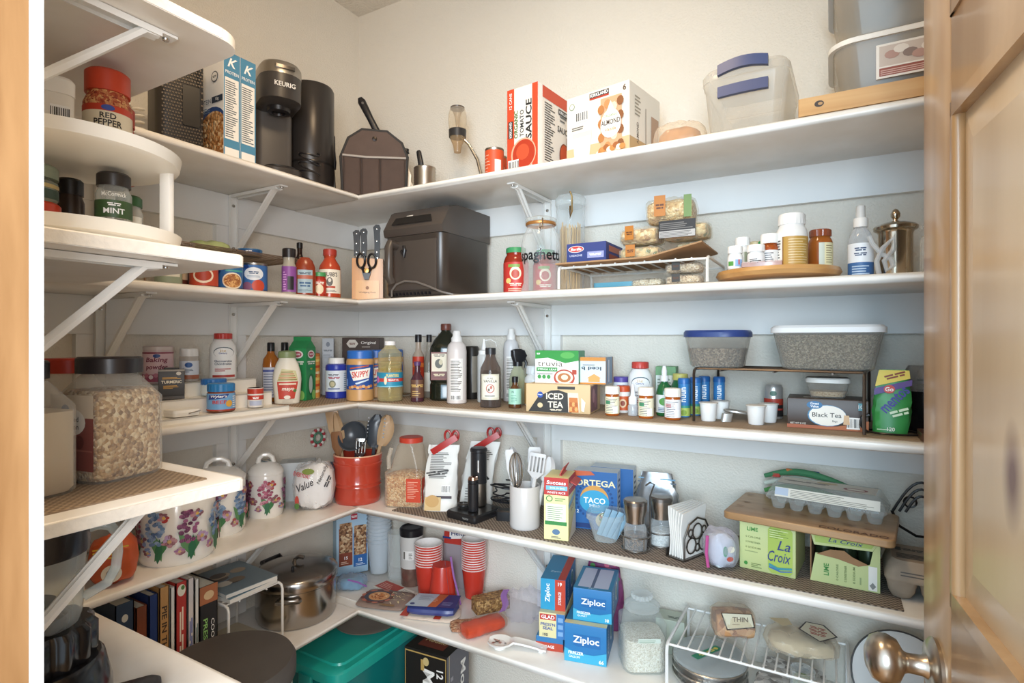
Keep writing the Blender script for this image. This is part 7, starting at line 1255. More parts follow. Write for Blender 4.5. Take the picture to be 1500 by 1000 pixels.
book(-.962, .030, .20, .17, '#4a3128', 'dark brown book at the end of the row under the short shelf', None)
book(-.930, .020, .215, .17, '#23262b', 'black spined book beside the air fryer cookbook', None)
book(-.893, .034, .255, .18, '#2f3f52', 'slate blue air fryer cookbook with white spine letters', lambda A, th, h: (A.text('AIR FRYER', 0, h*.4, .014, '#eef0ee', rot=-90, w=.10, bold=.02), A.ell(0, h*.88, .006, .008, '#d9d2c0')))
book(-.861, .022, .235, .17, '#7a3f24', 'reddish brown book between slate and navy spines', None)
book(-.838, .018, .250, .18, '#22376a', 'navy blue book beside the tan pie book', None)
book(-.816, .020, .258, .18, '#c08f56', 'tan pie cookbook with white label at its foot', lambda A, th, h: (A.text('PIE IN THE SKY', 0, h*.55, .011, '#3a2a1c', rot=-90, w=.15, bold=.02), A.rect(-th*.45, .004, th*.45, h*.28, '#e6e2d8'), A.text('~10', 0, h*.14, .006, '#4a4a52', rot=-90, w=.055)))
book(-.7985, .010, .25, .175, '#e4dfd4', 'thin white book between the pie book and the red book', None)
book(-.780, .024, .255, .18, '#b8352c', 'bright red cookbook with flower topped spine', lambda A, th, h: (A.ell(0, h*.93, .009, .013, '#e9dfc8'), A.ell(.003, h*.95, .004, .005, '#4f7a3a'), A.text('~12', 0, h*.55, .010, '#f0dcc4', rot=-90, w=.12, shear=.25), A.text('~3', 0, h*.12, .008, '#f0dcc4', rot=-90)))
book(-.759, .014, .255, .175, '#d3c9c4', 'pale mauve book with blue lettering', spine('~7', '#4a5a9a', .008, .08))
book(-.7455, .010, .248, .17, '#dcd8cf', 'thin cream book beside the black paperback', spine('~12', '#4a6a6a', .005, .1, .4))
book(-.718, .042, .225, .15, '#1d1a1b', 'thick black pressure cooker paperback with printed back cover', lambda A, th, h: (A.rect(-th*.5, h*.82, th*.5, h, '#a8653f'), A.ell(0, h*.9, .012, .010, '#d9b88a'), A.text('PRESSURE', -.008, h*.45, .010, '#8fc46a', rot=-90, w=.1, bold=.02), A.text('COOKING', .009, h*.45, .008, '#e9e6df', rot=-90, w=.09)))
b_ = [o for o in COL.objects if o.get('label') == 'thick black pressure cooker paperback with printed back cover'][0]
A = Art(face_left(.042, .15, .225)); A.lines(-.06, .03, .055, .20, 16, '#b9b4ac', .22); A.build(b_)
# white rack with flat magazines
wire_rack('wire_riser', 'white wire riser holding flat magazines beside the pressure cooker', (.150, -.590, Z5), 90, .15, .19, .150, mat('#e9e7e2', .35), n=9, r=.0022, cross=2)
def mag(z, th, c, label, rz, dy=0):
    t = thing('magazine', label, 'magazine', (.148, -.592+dy, z), rz, 'flat magazines on the white riser'); w, d = .135, .175
    G().box(-w/2, w/2, -d/2, d/2, 0, th, mat('#e6e2d8', .7)).build('pages', t); G().box(-w/2-.001, w/2+.001, -d/2-.001, d/2+.001, th, th+.0012, mat(c, .4)).build('cover', t); A = Art(face_top(w, d, th+.0012)); rs = random.Random(int(z*1000))
    for k in range(8): A.ell(rs.uniform(-.04, .04), rs.uniform(-.06, .06), .02, .016, rs.choice(('#b9a488', '#8a7a66', '#d9d0c0', '#6a6058')), 12)
    A.build(t)
mag(Z5+.1535, .010, '#5a7a8a', 'lower magazine of the pile on the white riser', 92); mag(Z5+.1655, .009, '#7f8f96', 'top magazine of the pile with food pictures on its cover', 86, .004)
t = thing('cutting_board', 'thin board with barcode lying under the white riser', 'board', (.155, -.59, Z5), 90); G().rr([(0, .13, .165, .008), (.012, .13, .165, .008)], mat('#cfc5ae', .6), n=3).build('board', t); A = Art(face_top(.13, .165, .012)); A.bars(-.02, -.078, .03, -.055); A.build(t)
# pressure cooker
t = thing('pressure_cooker', 'large polished steel pressure cooker with flat domed lid', 'pot', (.152, -.395, Z5), 40); r = .108; PS = mat('#aaa6a2', .2, 1.)
G().lathe([(r*.93, 0), (r*.97, .003), (r, .012), (r, .098), (r*1.03, .101), (r*1.03, .106)], PS, 56).build('pot_body', t); G().lathe([(r*1.05, .104), (r*1.06, .108), (r*1.06, .124), (r*1.02, .131), (r*.8, .140), (r*.4, .146), (0, .147)], PS, 56).build('lid', t)
G().tube([(-.006, .0, .146), (-.004, 0, .158), (.008, -.004, .164), (.022, -.006, .160)], .006, STEEL, 8).build('lid_knob', t); G().lathe([(.004, .143), (.004, .153), (0, .154)], BLACK, 10, c=(.0, -.05)).build('valve', t)
g = G(); g.tube([(-.03, -r*.99, .082), (-.03, -r*1.12, .084), (.03, -r*1.12, .084), (.03, -r*.99, .082)], .005, PS, 8); g.build('front_handle', t); g = G(); g.tube([(-r*.9, .06, .112), (-r*1.05, .09, .116), (-r*.7, .14, .116), (-r*.55, .105, .112)], .009, BLACK, 8); g.build('rear_handle', t)
t = tag(G().rr([(0, .16, .12, .02), (.003, .16, .12, .02)], mat('#dcd9d2', .5), n=4).build('placemat'), 'grey white placemat edge at the corner of the lowest shelf', 'placemat'); t.location = (.20, -.20, Z5+.0003)
# ================================================================== LOWEST SHELF, back wall
t = thing('granola_bar_box', 'pale blue granola bar box printed with two nut bars, standing in the corner', 'box', (.072, -.108, Z5+.0035), 58); w, d, h = .105, .055, .215; carton(t, w, d, h, mat('#a9c9e0', .5)); A = Art(face_front(w, d, h)); NUT = grains('#5a3a28', '#a87a52', '#dcc09a', 150, .8)
A.rect(-w*.42, h*.14, w*.0, h*.72, '#8a4632'); A.rect(w*.03, h*.10, w*.46, h*.62, '#2f66a8'); A.rect(-w*.40, h*.34, -w*.02, h*.80, NUT); A.rect(w*.05, h*.28, w*.44, h*.74, NUT); A.text('15', -w*.2, h*.26, h*.05, '#fff', bold=.02); A.text('12', w*.25, h*.2, h*.05, '#fff', bold=.02); A.lines(-w*.36, h*.17, -w*.06, h*.22, 2, '#e9c9b4'); A.lines(w*.1, h*.12, w*.4, h*.16, 2, '#cfe0f2'); A.rect(-w*.05, h*.84, w*.15, h*.93, '#b8344a'); A.text('~4', w*.05, h*.885, h*.035, '#fff'); A.build(t)
CUPC = clear('#eef4f8', .35, .12, .65)
def cup_stack(x, y, z, n, r, h, step, m, label, group, inv=False, name='plastic_cup'):
    me = None
    for i in range(n):
        if me is None:
            g = G(); g.lathe([(0, 0), (r*.72, 0), (r*.74, .002), (r*.99, h-.004), (r*1.03, h-.003), (r*1.03, h)], m[0], 26, cap0=False, cap1=False); g.lathe([(r*1.03, h), (r*.975, h), (r*.725, .003), (0, .003)], m[1], 26, cap0=False, cap1=False)
            o = g.build(name); me = o.data
            rim = G().tube([(r*1.02*math.cos(a), r*1.02*math.sin(a), h-.0015) for a in [2*PI*k/26 for k in range(26)]], .0013, m[1], 5, closed=True).build('rim', o)
        else: o = copy_tree(first)
        if i == 0: first = o
        o.location = (x, y, z + i*step) if not inv else (x, y, z + h + i*step)
        if inv: o.rotation_euler = (PI, 0, 0)
        tag(o, label % (ORD[i] if i < n-1 else 'topmost'), 'cup', group)
cup_stack(.158, -.062, Z5+.0035, 11, .040, .105, .0125, (CUPC, CUPC), '%s clear cup from the bottom of the stack beside the granola box', 'tall stack of clear plastic cups')
t = thing('glass_mug', 'tall clear glass mug behind the tumbler', 'mug', (.238, -.066, Z5), 30); G().lathe([(.026, 0), (.028, .004), (.030, .15), (.028, .15), (.026, .008), (0, .008)], GLASS, 28).build('glass', t); G().tube([(.029, 0, .13), (.048, 0, .12), (.05, 0, .07), (.029, 0, .045)], .0045, GLASS, 8).build('handle', t)
t = thing('travel_tumbler', 'grey and bronze travel tumbler with black lid', 'tumbler', (.310, -.076, Z5), 38); r = .037; G().lathe([(r*.85, 0), (r*.9, .003), (r*.95, .058)], mat('#9a7a6e', .25, .7), 32).build('bronze_base', t); G().lathe([(r*.955, .058), (r, .160)], mat('#c9c6c1', .4), 32).build('grey_sleeve', t); G().lathe([(r*1.02, .158), (r*1.04, .178), (r*.9, .184), (r*.8, .180), (0, .180)], BLACK, 32).build('lid', t); A = Art(face_cyl(r)); A.rect(-.028, .088, .028, .116, '#e6e3de'); A.lines(-.008, .092, .004, .112, 4, '#6a6660'); A.rect(-.026, .09, -.02, .114, '#6a6660'); A.build(t)
RC = mat('#c23a2c', .25); RW = mat('#efe9e4', .35)
cup_stack(.404, -.108, Z5+.0006, 9, .042, .098, .0075, (RC, RW), '%s red cup from the bottom of the stack beside the tumbler', 'red cups stacked beside the tumbler')
cup_stack(.470, -.125, Z5+.0006, 3, .041, .098, .0055, (RC, RW), '%s upside down red cup, counted from the shelf, beside the upright stack', 'upside down red cups', True)
cup_stack(.535, -.052, Z5+.0006, 13, .037, .090, .0072, (RC, RW), '%s red cup from the bottom of the stack against the back wall', 'tall stack of red cups by the wall')
t = thing('cup_bag', 'printed red and blue plastic cup bag standing behind the stacks', 'bag', (.452, -.020, Z5), 8); pouch(t, .125, .205, .03, clear('#d9cfd4', .35, .06, .6), 0., 'film'); A = Art(lambda u, v, o: (u, -max(.0015, .03*(1-v/.205)**.7)/2 - o - .001, v)); A.rect(-.045, .135, .055, .195, '#b8382e'); A.poly([(-.026, .15), (.036, .158), (.036, .186), (-.026, .176)], '#f2efea'); A.text('Hefty', .005, .168, .018, '#22346a', w=.05, bold=.04, rot=4); A.rect(.03, .06, .055, .15, '#27407a'); A.rect(-.05, .15, -.02, .156, '#27407a'); A.lines(.033, .07, .052, .14, 5, '#c9d0dc'); A.build(t)
t = thing('zip_bag', 'open clear zip bag with purple slider around the upside down cups', 'bag', (.520, -.150, Z5), 30); g = G(); g.tube([(.0, -.012, .155), (.008, -.01, .10), (.02, -.008, .05), (.028, -.004, .012)], .003, mat('#9a6aa8', .4), 6); g.build('zip_strip', t); g = G(); rings = []
for i in range(9): f = i/8; rings.append([(-.018+.03*f*0 + .018*(1-f) + .003*noise.noise((f*8, j, 1)), -.012+.006*j*0 + y_, .008 + .15*f) for j, y_ in enumerate((-.006, -.003, .0, .003))])
g.loft(rings, clear('#e6dcea', .2, .05, .5), False, False); g.build('film', t)
t = thing('blue_zip_bag', 'crumpled clear bag of teal and blue packets beside the pressure cooker', 'bag', (.178, -.205, Z5+.0035), 40); G().blob(.075, .05, .035, mat('#6fa3b8', .4, var=.4, scale=60), 41, .15).build('packets', t); G().blob(.095, .062, .045, clear('#cfe0f0', .2, .05, .5), 42, .15, crumple=70).build('clear_bag', t); g = G(); g.tube([(-.01, -.03, .04), (.02, -.028, .03), (.045, -.02, .012)], .0028, mat('#8a5aa0', .4), 6); g.build('zip_strip', t)
# flat snack packages at the shelf corner
def flat(x, y, z, rz, w, d, th, m, label, name, art=None, wob=.10, seed=0, tilt=(0, 0)):
    t = thing(name, label, 'packet', (x, y, z), rz, 'flat snack packets at the shelf corner'); G().blob(w, d, th, m, seed, wob, pw=6, pinch=.5).build('pouch', t); t.rotation_euler = (R(tilt[0]), R(tilt[1]), R(rz))
    if art: A = Art(lambda u, v, o: (u, v, th*1.10 + o)); art(A, w, d); A.build(t)['kind'] = 'stuff'
    return t
def a_sun(A, w, d):
    for k in range(14): A.ell(-w*.16 + .040*math.cos(k*.449), .040*math.sin(k*.449)*.92, .011, .010, ('#6f3f32', '#b5705c')[k % 2], 10); A.n -= 1
    A.n += 1; A.ell(-w*.16, 0, .040, .036, '#41414d', 22); A.ell(-w*.13, .0, .032, .028, '#c9925e', 20); A.ell(-w*.13, 0, .025, .020, grains('#8a4a2a', '#c9824a', '#ead2a4', 190, .4), 18); rs = random.Random(3)
    for k in range(26): u, v, a = w*.20+rs.uniform(-.024, .03), rs.uniform(-.03, .03), rs.uniform(0, 6.28); A.poly([(u, v), (u+.014*math.cos(a), v+.014*math.sin(a)), (u+.014*math.cos(a)+.0015, v+.014*math.sin(a)+.0015), (u+.0015, v+.0015)], '#efdfae', 2); A.n -= 1
    A.n += 1; A.rect(w*.02, -d*.46, w*.3, -d*.36, '#8a6a42')
flat(.328, -.216, Z5+.0006, 16, .165, .115, .013, mat('#8d7a70', .45), 'brown snack bag printed with a sunburst plate of noodles', 'snack_bag', a_sun, .02, 51)
def a_card(A, w, d): A.rect(-w*.48, -d*.45, -w*.05, d*.45, '#b5402f'); A.rect(-w*.05, -d*.45, w*.48, d*.45, '#e4ddd0'); A.lines(w*.0, -d*.35, w*.44, d*.35, 6, '#9a9286', .3); A.lines(-w*.44, -d*.3, -w*.12, d*.3, 4, '#e6b9a8', .3); A.rect(w*.2, -d*.45, w*.215, d*.45, '#b9b0a2')
t = thing('card_strip', 'folded red and cream cardboard strip behind the sunburst bag', 'packet', (.330, -.150, Z5+.0005), -8, 'flat snack packets at the shelf corner'); G().box(-.10, .10, -.026, .026, 0, .006, mat('#dcd4c6', .6)).build('card', t); A = Art(lambda u, v, o: (u, v, .006 + o)); a_card(A, .20, .052); A.build(t)
def a_choc(A, w, d): A.poly([(-w*.48, -d*.46), (w*.0, -d*.46), (w*.12, d*.46), (-w*.36, d*.46)], '#a9bccb'); A.poly([(-w*.05, -d*.46), (w*.12, -d*.46), (w*.24, d*.46), (w*.06, d*.46)], '#b0623c'); A.poly([(w*.12, -d*.46), (w*.48, -d*.46), (w*.48, d*.46), (w*.24, d*.46)], '#2f3a72'); A.lines(-w*.3, -d*.0, w*.02, d*.36, 5, '#6a7a8a', .3); A.ell(-w*.36, -d*.3, .007, .006, '#2f3a72', 12); A.lines(w*.2, -d*.3, w*.4, -d*.05, 3, '#8a94c0', .3); A.lines(w*.0, -d*.1, w*.1, d*.2, 4, '#e0b9a0', .3)
flat(.500, -.208, Z5+.012, 22, .15, .085, .026, mat('#39427a', .35, var=.1, scale=40), 'blue, silver and copper chip bag lying on a flat packet', 'chip_bag', a_choc, .02, 52)
flat(.500, -.212, Z5+.0005, 18, .165, .085, .0105, mat('#d9c9b9', .5, var=.15, scale=50), 'flat pale packet with red edge under the blue chip bag', 'flat_packet', lambda A, w, d: (A.rect(-w*.5, -d*.5, -w*.36, d*.1, '#b8402f'), A.rect(w*.1, -d*.5, w*.22, -d*.3, '#b8402f')), .05, 53)
flat(.612, -.225, Z5+.0005, 40, .07, .06, .010, grains('#8a5a40', '#b98a6a', '#d9bfa0', 130, .9), 'clear packet of brown nuts beside the orange wrapped bar', 'nut_packet', None, .08, 54)
t = thing('sausage_pack', 'long orange red foil wrapped bar in clear film', 'packet', (.672, -.217, Z5+.0005), 62, 'flat snack packets at the shelf corner'); G().blob(.125, .055, .032, mat('#c84f32', .3, var=.15, scale=45), 55, .06, pw=6, pinch=.7).build('foil_block', t); G().blob(.145, .066, .034, clear('#f8ece6', .0, .04, .14), 56, .08, pw=6).build('clear_film', t)
t = thing('granola_slab', 'brown cork like seeded loaf brick behind the zip bag', 'cake', (.622, -.095, Z5+.0005), 55); G().rr([(0, .105, .05, .006), (.034, .105, .05, .006), (.037, .10, .045, .005)], grains('#6a4626', '#9a7242', '#c49a62', 170, .8), n=3).build('loaf', t)
t = thing('big_zip_bag', 'large crumpled clear zip bag with purple strip in front of the freezer boxes', 'bag', (.736, -.100, Z5+.0005), 40); G().blob(.12, .085, .082, clear('#f8f6fa', .05, .03, .36), 61, .24, crumple=55, pinch=.15).build('clear_bag', t)
g = G(); rings = []
for i in range(9): f = i/8; x_ = -.075 + .015*f + .006*math.sin(f*6); rings.append([(x_-.001, -.02 + .05*f*0 - .002, .034+.062*f), (x_+.001, -.02 - .002, .034+.062*f), (x_+.018, -.014, .034+.058*f), (x_+.016, -.014, .034+.058*f)])
g.loft(rings, clear('#a878b4', .6, .2, .7)); g.build('zip_strip', t)
# spoon rest
t = thing('spoon_rest', 'white ceramic spoon rest with painted bowl', 'spoon rest', (.795, -.245, Z5), 18); CW = mat('#efece6', .2, coat=.4)
g = G(); rings = []
for i in range(17):
    f = i/16; x_ = -.075 + .15*f; ww = .030*math.sqrt(max(.01, 1-((f-.2)/.22)**2)) if f < .38 else (.0135 if f < .85 else .0135+.004*math.sin((f-.85)/.15*PI*.8)); ww = max(ww, .0125 if f > .2 else .004); zb = .010 + (.006*math.sin(f*4) if f > .4 else 0); dp = .006 if .06 < f < .36 else .001
    rings.append([(x_, -ww, zb+.008), (x_, -ww*.9, zb+.002), (x_, -ww*.5, zb-.002), (x_, ww*.5, zb-.002), (x_, ww*.9, zb+.002), (x_, ww, zb+.008), (x_, ww*.86, zb+.0075), (x_, ww*.4, zb+.0075-dp), (x_, -ww*.4, zb+.0075-dp), (x_, -ww*.86, zb+.0075)])
g.loft(rings, CW); g.build('rest', t); G().lathe([(.016, 0), (.014, .012)], CW, 20, c=(-.046, 0)).build('foot', t); G().lathe([(.007, 0), (.006, .014)], CW, 14, c=(.06, 0)).build('handle_foot', t)
A = Art(lambda u, v, o: (u, v, .0125 + o)); rs = random.Random(8)
for k in range(16): A.ell(-.046+rs.uniform(-.018, .02), rs.uniform(-.010, .010), rs.uniform(.002, .005), .0022, rs.choice(('#8a5a4a', '#5a5048', '#b98a7a')), 8)
A.build(t, 'painted_decoration')
# freezer bag and wrap boxes
def zip_box(x, y, z, rz, w, d, h, label, size, count, side=True, red=False, open_top=False):
    t = thing('freezer_bag_box', label, 'box', (x, y, z), rz, 'blue boxes of storage bags'); carton(t, w, d, h, mat('#2476b0', .4)); A = Art(face_front(w, d, h))
    if not red:
        A.poly([(-w*.5, 0), (w*.5, 0), (w*.5, h*.34), (w*.2, h*.24), (-w*.2, h*.24), (-w*.5, h*.36)], '#3fa9cc'); A.poly([(-w*.28, h*.45), (-w*.2, h*.42), (w*.36, h*.42), (w*.36, h*.74), (-w*.28, h*.74)], '#1f69a6'); A.text('Ziploc', w*.02, h*.58, h*.24, '#f6f8fa', w=w*.62, bold=.03); A.text('FREEZER', -w*.22, h*.24, h*.08, '#fff', w=w*.36, bold=.02); A.text(size, -w*.26, h*.14, h*.06, '#fff', w=w*.26); A.text(count, w*.38, h*.1, h*.1, '#fff', bold=.02)
    else:
        A.rect(-w*.5, 0, w*.08, h, '#2f9ac4'); A.rect(w*.08, 0, w*.5, h, '#c8452f'); A.text('Ziploc', -w*.2, h*.55, h*.2, '#fff', rot=90, w=h*.6, bold=.03); A.text('STORAGE', w*.27, h*.4, h*.1, '#fff', rot=90, w=h*.42); A.text(count, w*.28, h*.86, h*.12, '#fff', bold=.02)
    A.on(face_right(w, d, h)); A.ell(d*.1, h*.6, d*.12, h*.3, '#e2e8ea'); A.ell(d*.1, h*.6, d*.09, h*.22, '#3f8a8f'); A.text('Ziploc', -d*.28, h*.5, h*.18, '#e6eef4', rot=90, w=h*.7)
    A.on(face_top(w, d, h)); A.rect(-w*.5, -d*.5, w*.5, d*.5, '#3a87ae')
    if open_top: A.rect(-w*.4, -d*.42, w*.4, d*.42, '#c9cde0'); A.rect(-w*.06, -d*.42, w*.02, d*.42, '#5f6f8c'); A.text('Ziploc', 0, -d*.46, w*.08, '#cfe0ec')
    else: A.text('Ziploc', 0, -d*.2, w*.16, '#cfe4ee', w=w*.5); A.rect(-w*.5, -d*.5, w*.5, -d*.36, '#e0cf9a') if not red else A.rect(w*.2, -d*.5, w*.5, d*.5, '#b9402f')
    A.build(t); return t
zip_box(.955, -.155, Z5, 12, .103, .13, .092, 'gallon freezer bag box, bottom of the blue pile', 'GALLON', '66')
zip_box(.962, -.125, Z5+.0925, 12, .095, .14, .078, 'quart freezer bag box with open top, on the gallon box', 'QUART', '38', open_top=True)
t = thing('storage_bag_box', 'red edged box lying under the cling wrap box', 'box', (.848, -.128, Z5), 14); carton(t, .070, .17, .034, mat('#2f74a8', .4)); A = Art(face_front(.070, .17, .034)); A.rect(-.035, 0, .035, .02, '#b8442f'); A.text('STORAGE', -.008, .01, .007, '#fff', w=.04); A.build(t)
t = thing('cling_wrap_box', 'cream and blue cling wrap box on the red edged box', 'box', (.854, -.125, Z5+.0345), 14); w, d, h = .066, .18, .062; carton(t, w, d, h, mat('#e4d7a2', .45)); A = Art(face_front(w, d, h)); A.rect(w*.18, 0, w*.5, h, '#3a78b4'); A.rect(-w*.46, h*.72, w*.16, h*.95, '#c23a32'); A.text('GLAD', -w*.15, h*.835, h*.15, '#fff', w=w*.52, bold=.03); A.text("PRESS'N", -w*.15, h*.54, h*.12, '#2f4a9a', w=w*.56, bold=.02); A.text('SEAL', -w*.15, h*.38, h*.12, '#2f4a9a', w=w*.4, bold=.02); A.text('100', -w*.25, h*.12, h*.12, '#2a2f4a', bold=.02)
for k in range(3): A.rect(w*.24, h*(.12+.28*k), w*.44, h*(.3+.28*k), '#7fa8d0')
A.on(face_right(w, d, h)); A.rect(-d*.5, h*.1, -d*.36, h*.9, '#3a78b4'); A.rect(-d*.34, h*.4, -d*.2, h*.9, '#b9504a'); A.text('GLAD', -d*.05, h*.5, h*.3, '#6a5a4a', w=d*.24); A.rect(d*.2, h*.4, d*.4, h*.7, '#c9a24a'); A.build(t)['kind'] = 'stuff'
zip_box(.852, -.118, Z5+.0970, 14, .064, .16, .078, 'storage bag box with red stripe, top of the cling wrap pile', '', '19', red=True)
t = thing('berry_bag', 'purple and red berry print bag behind the freezer boxes', 'bag', (.945, -.032, Z5), 10); pouch(t, .11, .205, .03, mat('#7a3560', .4, var=.5, scale=60), 0., 'printed_pouch'); A = Art(lambda u, v, o: (u, -max(.0015, .03*(1-v/.205)**.7)/2 - o - .001, v)); rs = random.Random(2)
for k in range(18): A.ell(rs.uniform(-.04, .04), rs.uniform(.10, .19), .007, .007, rs.choice(('#a82f4a', '#5a2f5a', '#c8607a', '#3f7a3a')), 10)
A.build(t)
# rice jar
t = thing('rice_jar', 'square shouldered glass jar of white rice with glass stopper', 'jar', (1.088, -.150, Z5), 30); w, h = .104, .128
G().rr([(0, w*.9, w*.9, .02), (.005, w, w, .026), (h*.86, w, w, .026), (h*.95, w*.82, w*.82, .038), (h, w*.72, w*.72, .037), (h*1.04, w*.72, w*.72, .037), (h*1.05, w*.78, w*.78, .04)], clear('#f6f8f6', .06, .03, .45), n=6, cap1=False).build('jar', t)
G().rr([(.004, w*.86, w*.86, .018), (.008, w*.93, w*.93, .024), (h*.60, w*.93, w*.93, .024), (h*.64, w*.6, w*.6, .02)], grains('#cfc4ae', '#e9e2d2', '#f6f2e8', 420, .6), n=5).build('rice', t)
G().lathe([(w*.37, h*1.05), (w*.41, h*1.07), (w*.41, h*1.13), (w*.33, h*1.19), (w*.18, h*1.22), (w*.15, h*1.26)], clear('#f2f5f4', .12, .03, .6), 36).build('stopper_dome', t)
g = G(); ridged(g, w*.25, h*1.26, h*1.34, clear('#f2f5f4', .3, .03, .7), 16, .12); g.build('stopper_knob', t)
A = Art(face_front(w, w, h)); A.rect(-w*.2, h*.6, w*.3, h*.68, '#cfd9cc'); A.lines(-w*.18, h*.61, w*.28, h*.67, 2, '#8fa08a', .4); A.build(t, 'paper_slip')
t = thing('tea_tin', 'small pale green box behind the rice jar', 'box', (1.135, -.050, Z5), 5); carton(t, .07, .055, .085, mat('#b9bfae', .5)); A = Art(face_top(.07, .055, .085)); A.text('~5', .01, -.01, .012, '#6a7266'); A.build(t)
# white wire riser, foil pans, bread bags
wire_rack('wire_riser', 'long white wire riser over the foil pans on the lowest shelf', (1.345, -.140, Z5), 0, .345, .215, .114, mat('#eceae6', .35), n=17, r=.0025, cross=17, along='y')
t = thing('foil_pan', 'round ribbed foil pan with clear lid and green sticker under the riser', 'foil pan', (1.245, -.150, Z5), 20); AL = mat('#c9c8c6', .3, 1., var=.12, scale=60, bump=.6)
for k in range(3): g = G(); g.lathe([(.060, .001+k*.017), (.072, .003+k*.017), (.080, .022+k*.017), (.083, .0235+k*.017), (.081, .025+k*.017), (.078, .0225+k*.017)], AL, 40); g.build('pan_wall', t)
G().lathe([(.081, .060), (.08, .066), (.07, .072), (0, .073)], clear('#eef2f2', .16, .04, .5), 40).build('clear_lid', t); A = Art(lambda u, v, o: (u, v, .0735 + o)); A.poly([(-.045, -.028), (-.032, -.042), (.03, .012), (.018, .026)], '#1f8a66', 3); A.text('~8', -.006, -.008, .009, '#e9d45a', rot=41, w=.05); A.ell(.016, .012, .005, .005, '#e9d45a', 10); A.build(t)
for i, (x, y, z_, rz, lab) in enumerate(((1.405, -.165, 0, 5, 'lower marbled foil lidded tray under the wire riser'), (1.41, -.160, .032, -6, 'upper marbled foil lidded tray under the wire riser'))):
    t = thing('foil_tray', lab, 'foil tray', (x, y, Z5+z_), rz, 'rectangular foil trays'); G().rr([(0, .10, .13, .012), (.025, .118, .15, .016), (.028, .122, .154, .016), (.031, .118, .15, .016)], grains('#7a7570', '#b9b4ae', '#e2dfda', 90, .5, .3), n=4).build('tray', t)
t = thing('candle_glass', 'small clear candle glass with green wax on the foil trays', 'candle', (1.435, -.185, Z5+.0635), 0); G().lathe([(.022, 0), (.024, .003), (.024, .042), (.022, .042), (.021, .004), (0, .004)], GLASS, 24).build('glass', t); G().lathe([(0, .0045), (.0205, .0045), (.0205, .022), (0, .022)], mat('#8f9a6a', .5), 20).build('wax', t)
ZW = Z5 + .1175
def loaf(x, y, rz, L, W, H, label, seed, artf):
    t = thing('bread_bag', label, 'bread', (x, y, ZW), rz, 'bagged bread on the white riser'); G().blob(L*.92, W*.9, H*.9, grains('#8a5432', '#b9804e', '#dcb184', 60, .5), seed, .06, pw=6, pinch=.75, crumple=40).build('bread', t); G().blob(L, W, H, clear('#f6efe2', .14, .05, .45), seed+1, .10, pw=5, pinch=.4, crumple=60).build('clear_bag', t)
    A = Art(lambda u, v, o: (u, -W*.40 - o - .010 + v*.15, v)); artf(A, L, W, H); A.build(t)
def a_b1(A, L, W, H): A.poly([(-L*.22, H*.40), (L*.40, H*.52), (L*.34, H*.98), (-L*.34, H*.98)], '#3f352e'); A.poly([(-L*.20, H*.45), (L*.37, H*.56), (L*.32, H*.96), (-L*.31, H*.96)], '#d9d2b8'); A.text('THIN', L*.08, H*.78, H*.16, '#5a4a3a', w=L*.34, bold=.02); A.lines(-L*.1, H*.60, L*.2, H*.66, 1, '#8a7a66', .3)
loaf(1.292, -.135, 24, .098, .07, .062, 'bagged sliced loaf with cream diamond label', 71, a_b1)
t = thing('bread_bag', 'flopped bread bag top with cream label and red brown lettering', 'bread', (1.430, -.135, ZW), 10, 'bagged bread on the white riser'); G().blob(.13, .085, .036, mat('#d9cbb0', .5, var=.15, scale=40), 75, .10).build('bread', t); G().blob(.15, .095, .042, clear('#f6efe2', .16, .05, .5), 76, .14, crumple=55).build('clear_bag', t)
A = Art(lambda u, v, o: (u, v, .046 + o)); A.poly([(-.005, .0), (.03, -.045), (.068, -.012), (.05, .035), (.015, .04)], '#2f2824', 4); A.poly([(-.001, .0), (.03, -.041), (.064, -.012), (.047, .032), (.016, .036)], '#dcd4ba', 4); A.text('~4', .034, .014, .012, '#a8452f', w=.03, rot=-20, bold=.03); A.text('~6', .032, .0, .011, '#a8452f', w=.034, rot=-20, bold=.03); A.text('~5', .030, -.014, .011, '#a8452f', w=.03, rot=-20, bold=.03); A.poly([(-.06, .03), (-.02, .04), (-.015, .012), (-.035, .0)], '#d2bd94', 4); A.build(t)
t = thing('white_dish', 'large white plate with dark rim leaning on the wall behind the knob', 'dish', (1.612, -.085, Z5+.081), 0); t.rotation_euler = (R(58), 0, R(8)); G().lathe([(.05, 0), (.052, .003), (.088, .016), (.092, .018), (.088, .019), (.05, .007), (0, .006)], mat('#eceae6', .25), 48).build('dish', t); g = G(); g.tube([(.0915*math.cos(a), .0915*math.sin(a), .0185) for a in [2*PI*i/48 for i in range(48)]], .0018, mat('#4a4846', .35), 6, closed=True); g.build('rim', t)
# ================================================================== under the shelves, on the floor
t = thing('teal_bin', 'translucent teal storage tote with lid under the lowest shelf', 'storage bin', (.232, -.225, 0), 0); TE = clear('#16807f', .82, .2, .9); w, d, h = .235, .40, .385
G().rr([(0, w*.84, d*.88, .03), (.004, w*.86, d*.9, .032), (h*.93, w*.95, d*.97, .04)], TE, n=6, cap1=False).build('tub', t); G().rr([(h*.90, w*1.02, d*1.02, .045), (h*.97, w*1.02, d*1.02, .045), (h*.985, w*.97, d*.98, .04), (h*.985, w*.80, d*.86, .03), (h, w*.78, d*.85, .03)], mat('#1fa093', .3), n=6).build('lid', t)
for sy in (-1,): G().rr([(h*.84, .05, .012, .004, 0, sy*d*.512), (h*.92, .05, .012, .004, 0, sy*d*.512)], mat('#1a8f88', .3), n=3).build('latch', t)
for k in range(5): o = G().blob(.13, .10, .05, mat(('#2f6a7a', '#5a8a8a', '#27506a', '#7aa09a', '#2a5a5a')[k], .6), 80+k, .15).build('stored_cloth', t); o.location = (.01*(k % 2), -.09+.04*k, .12+.045*k)
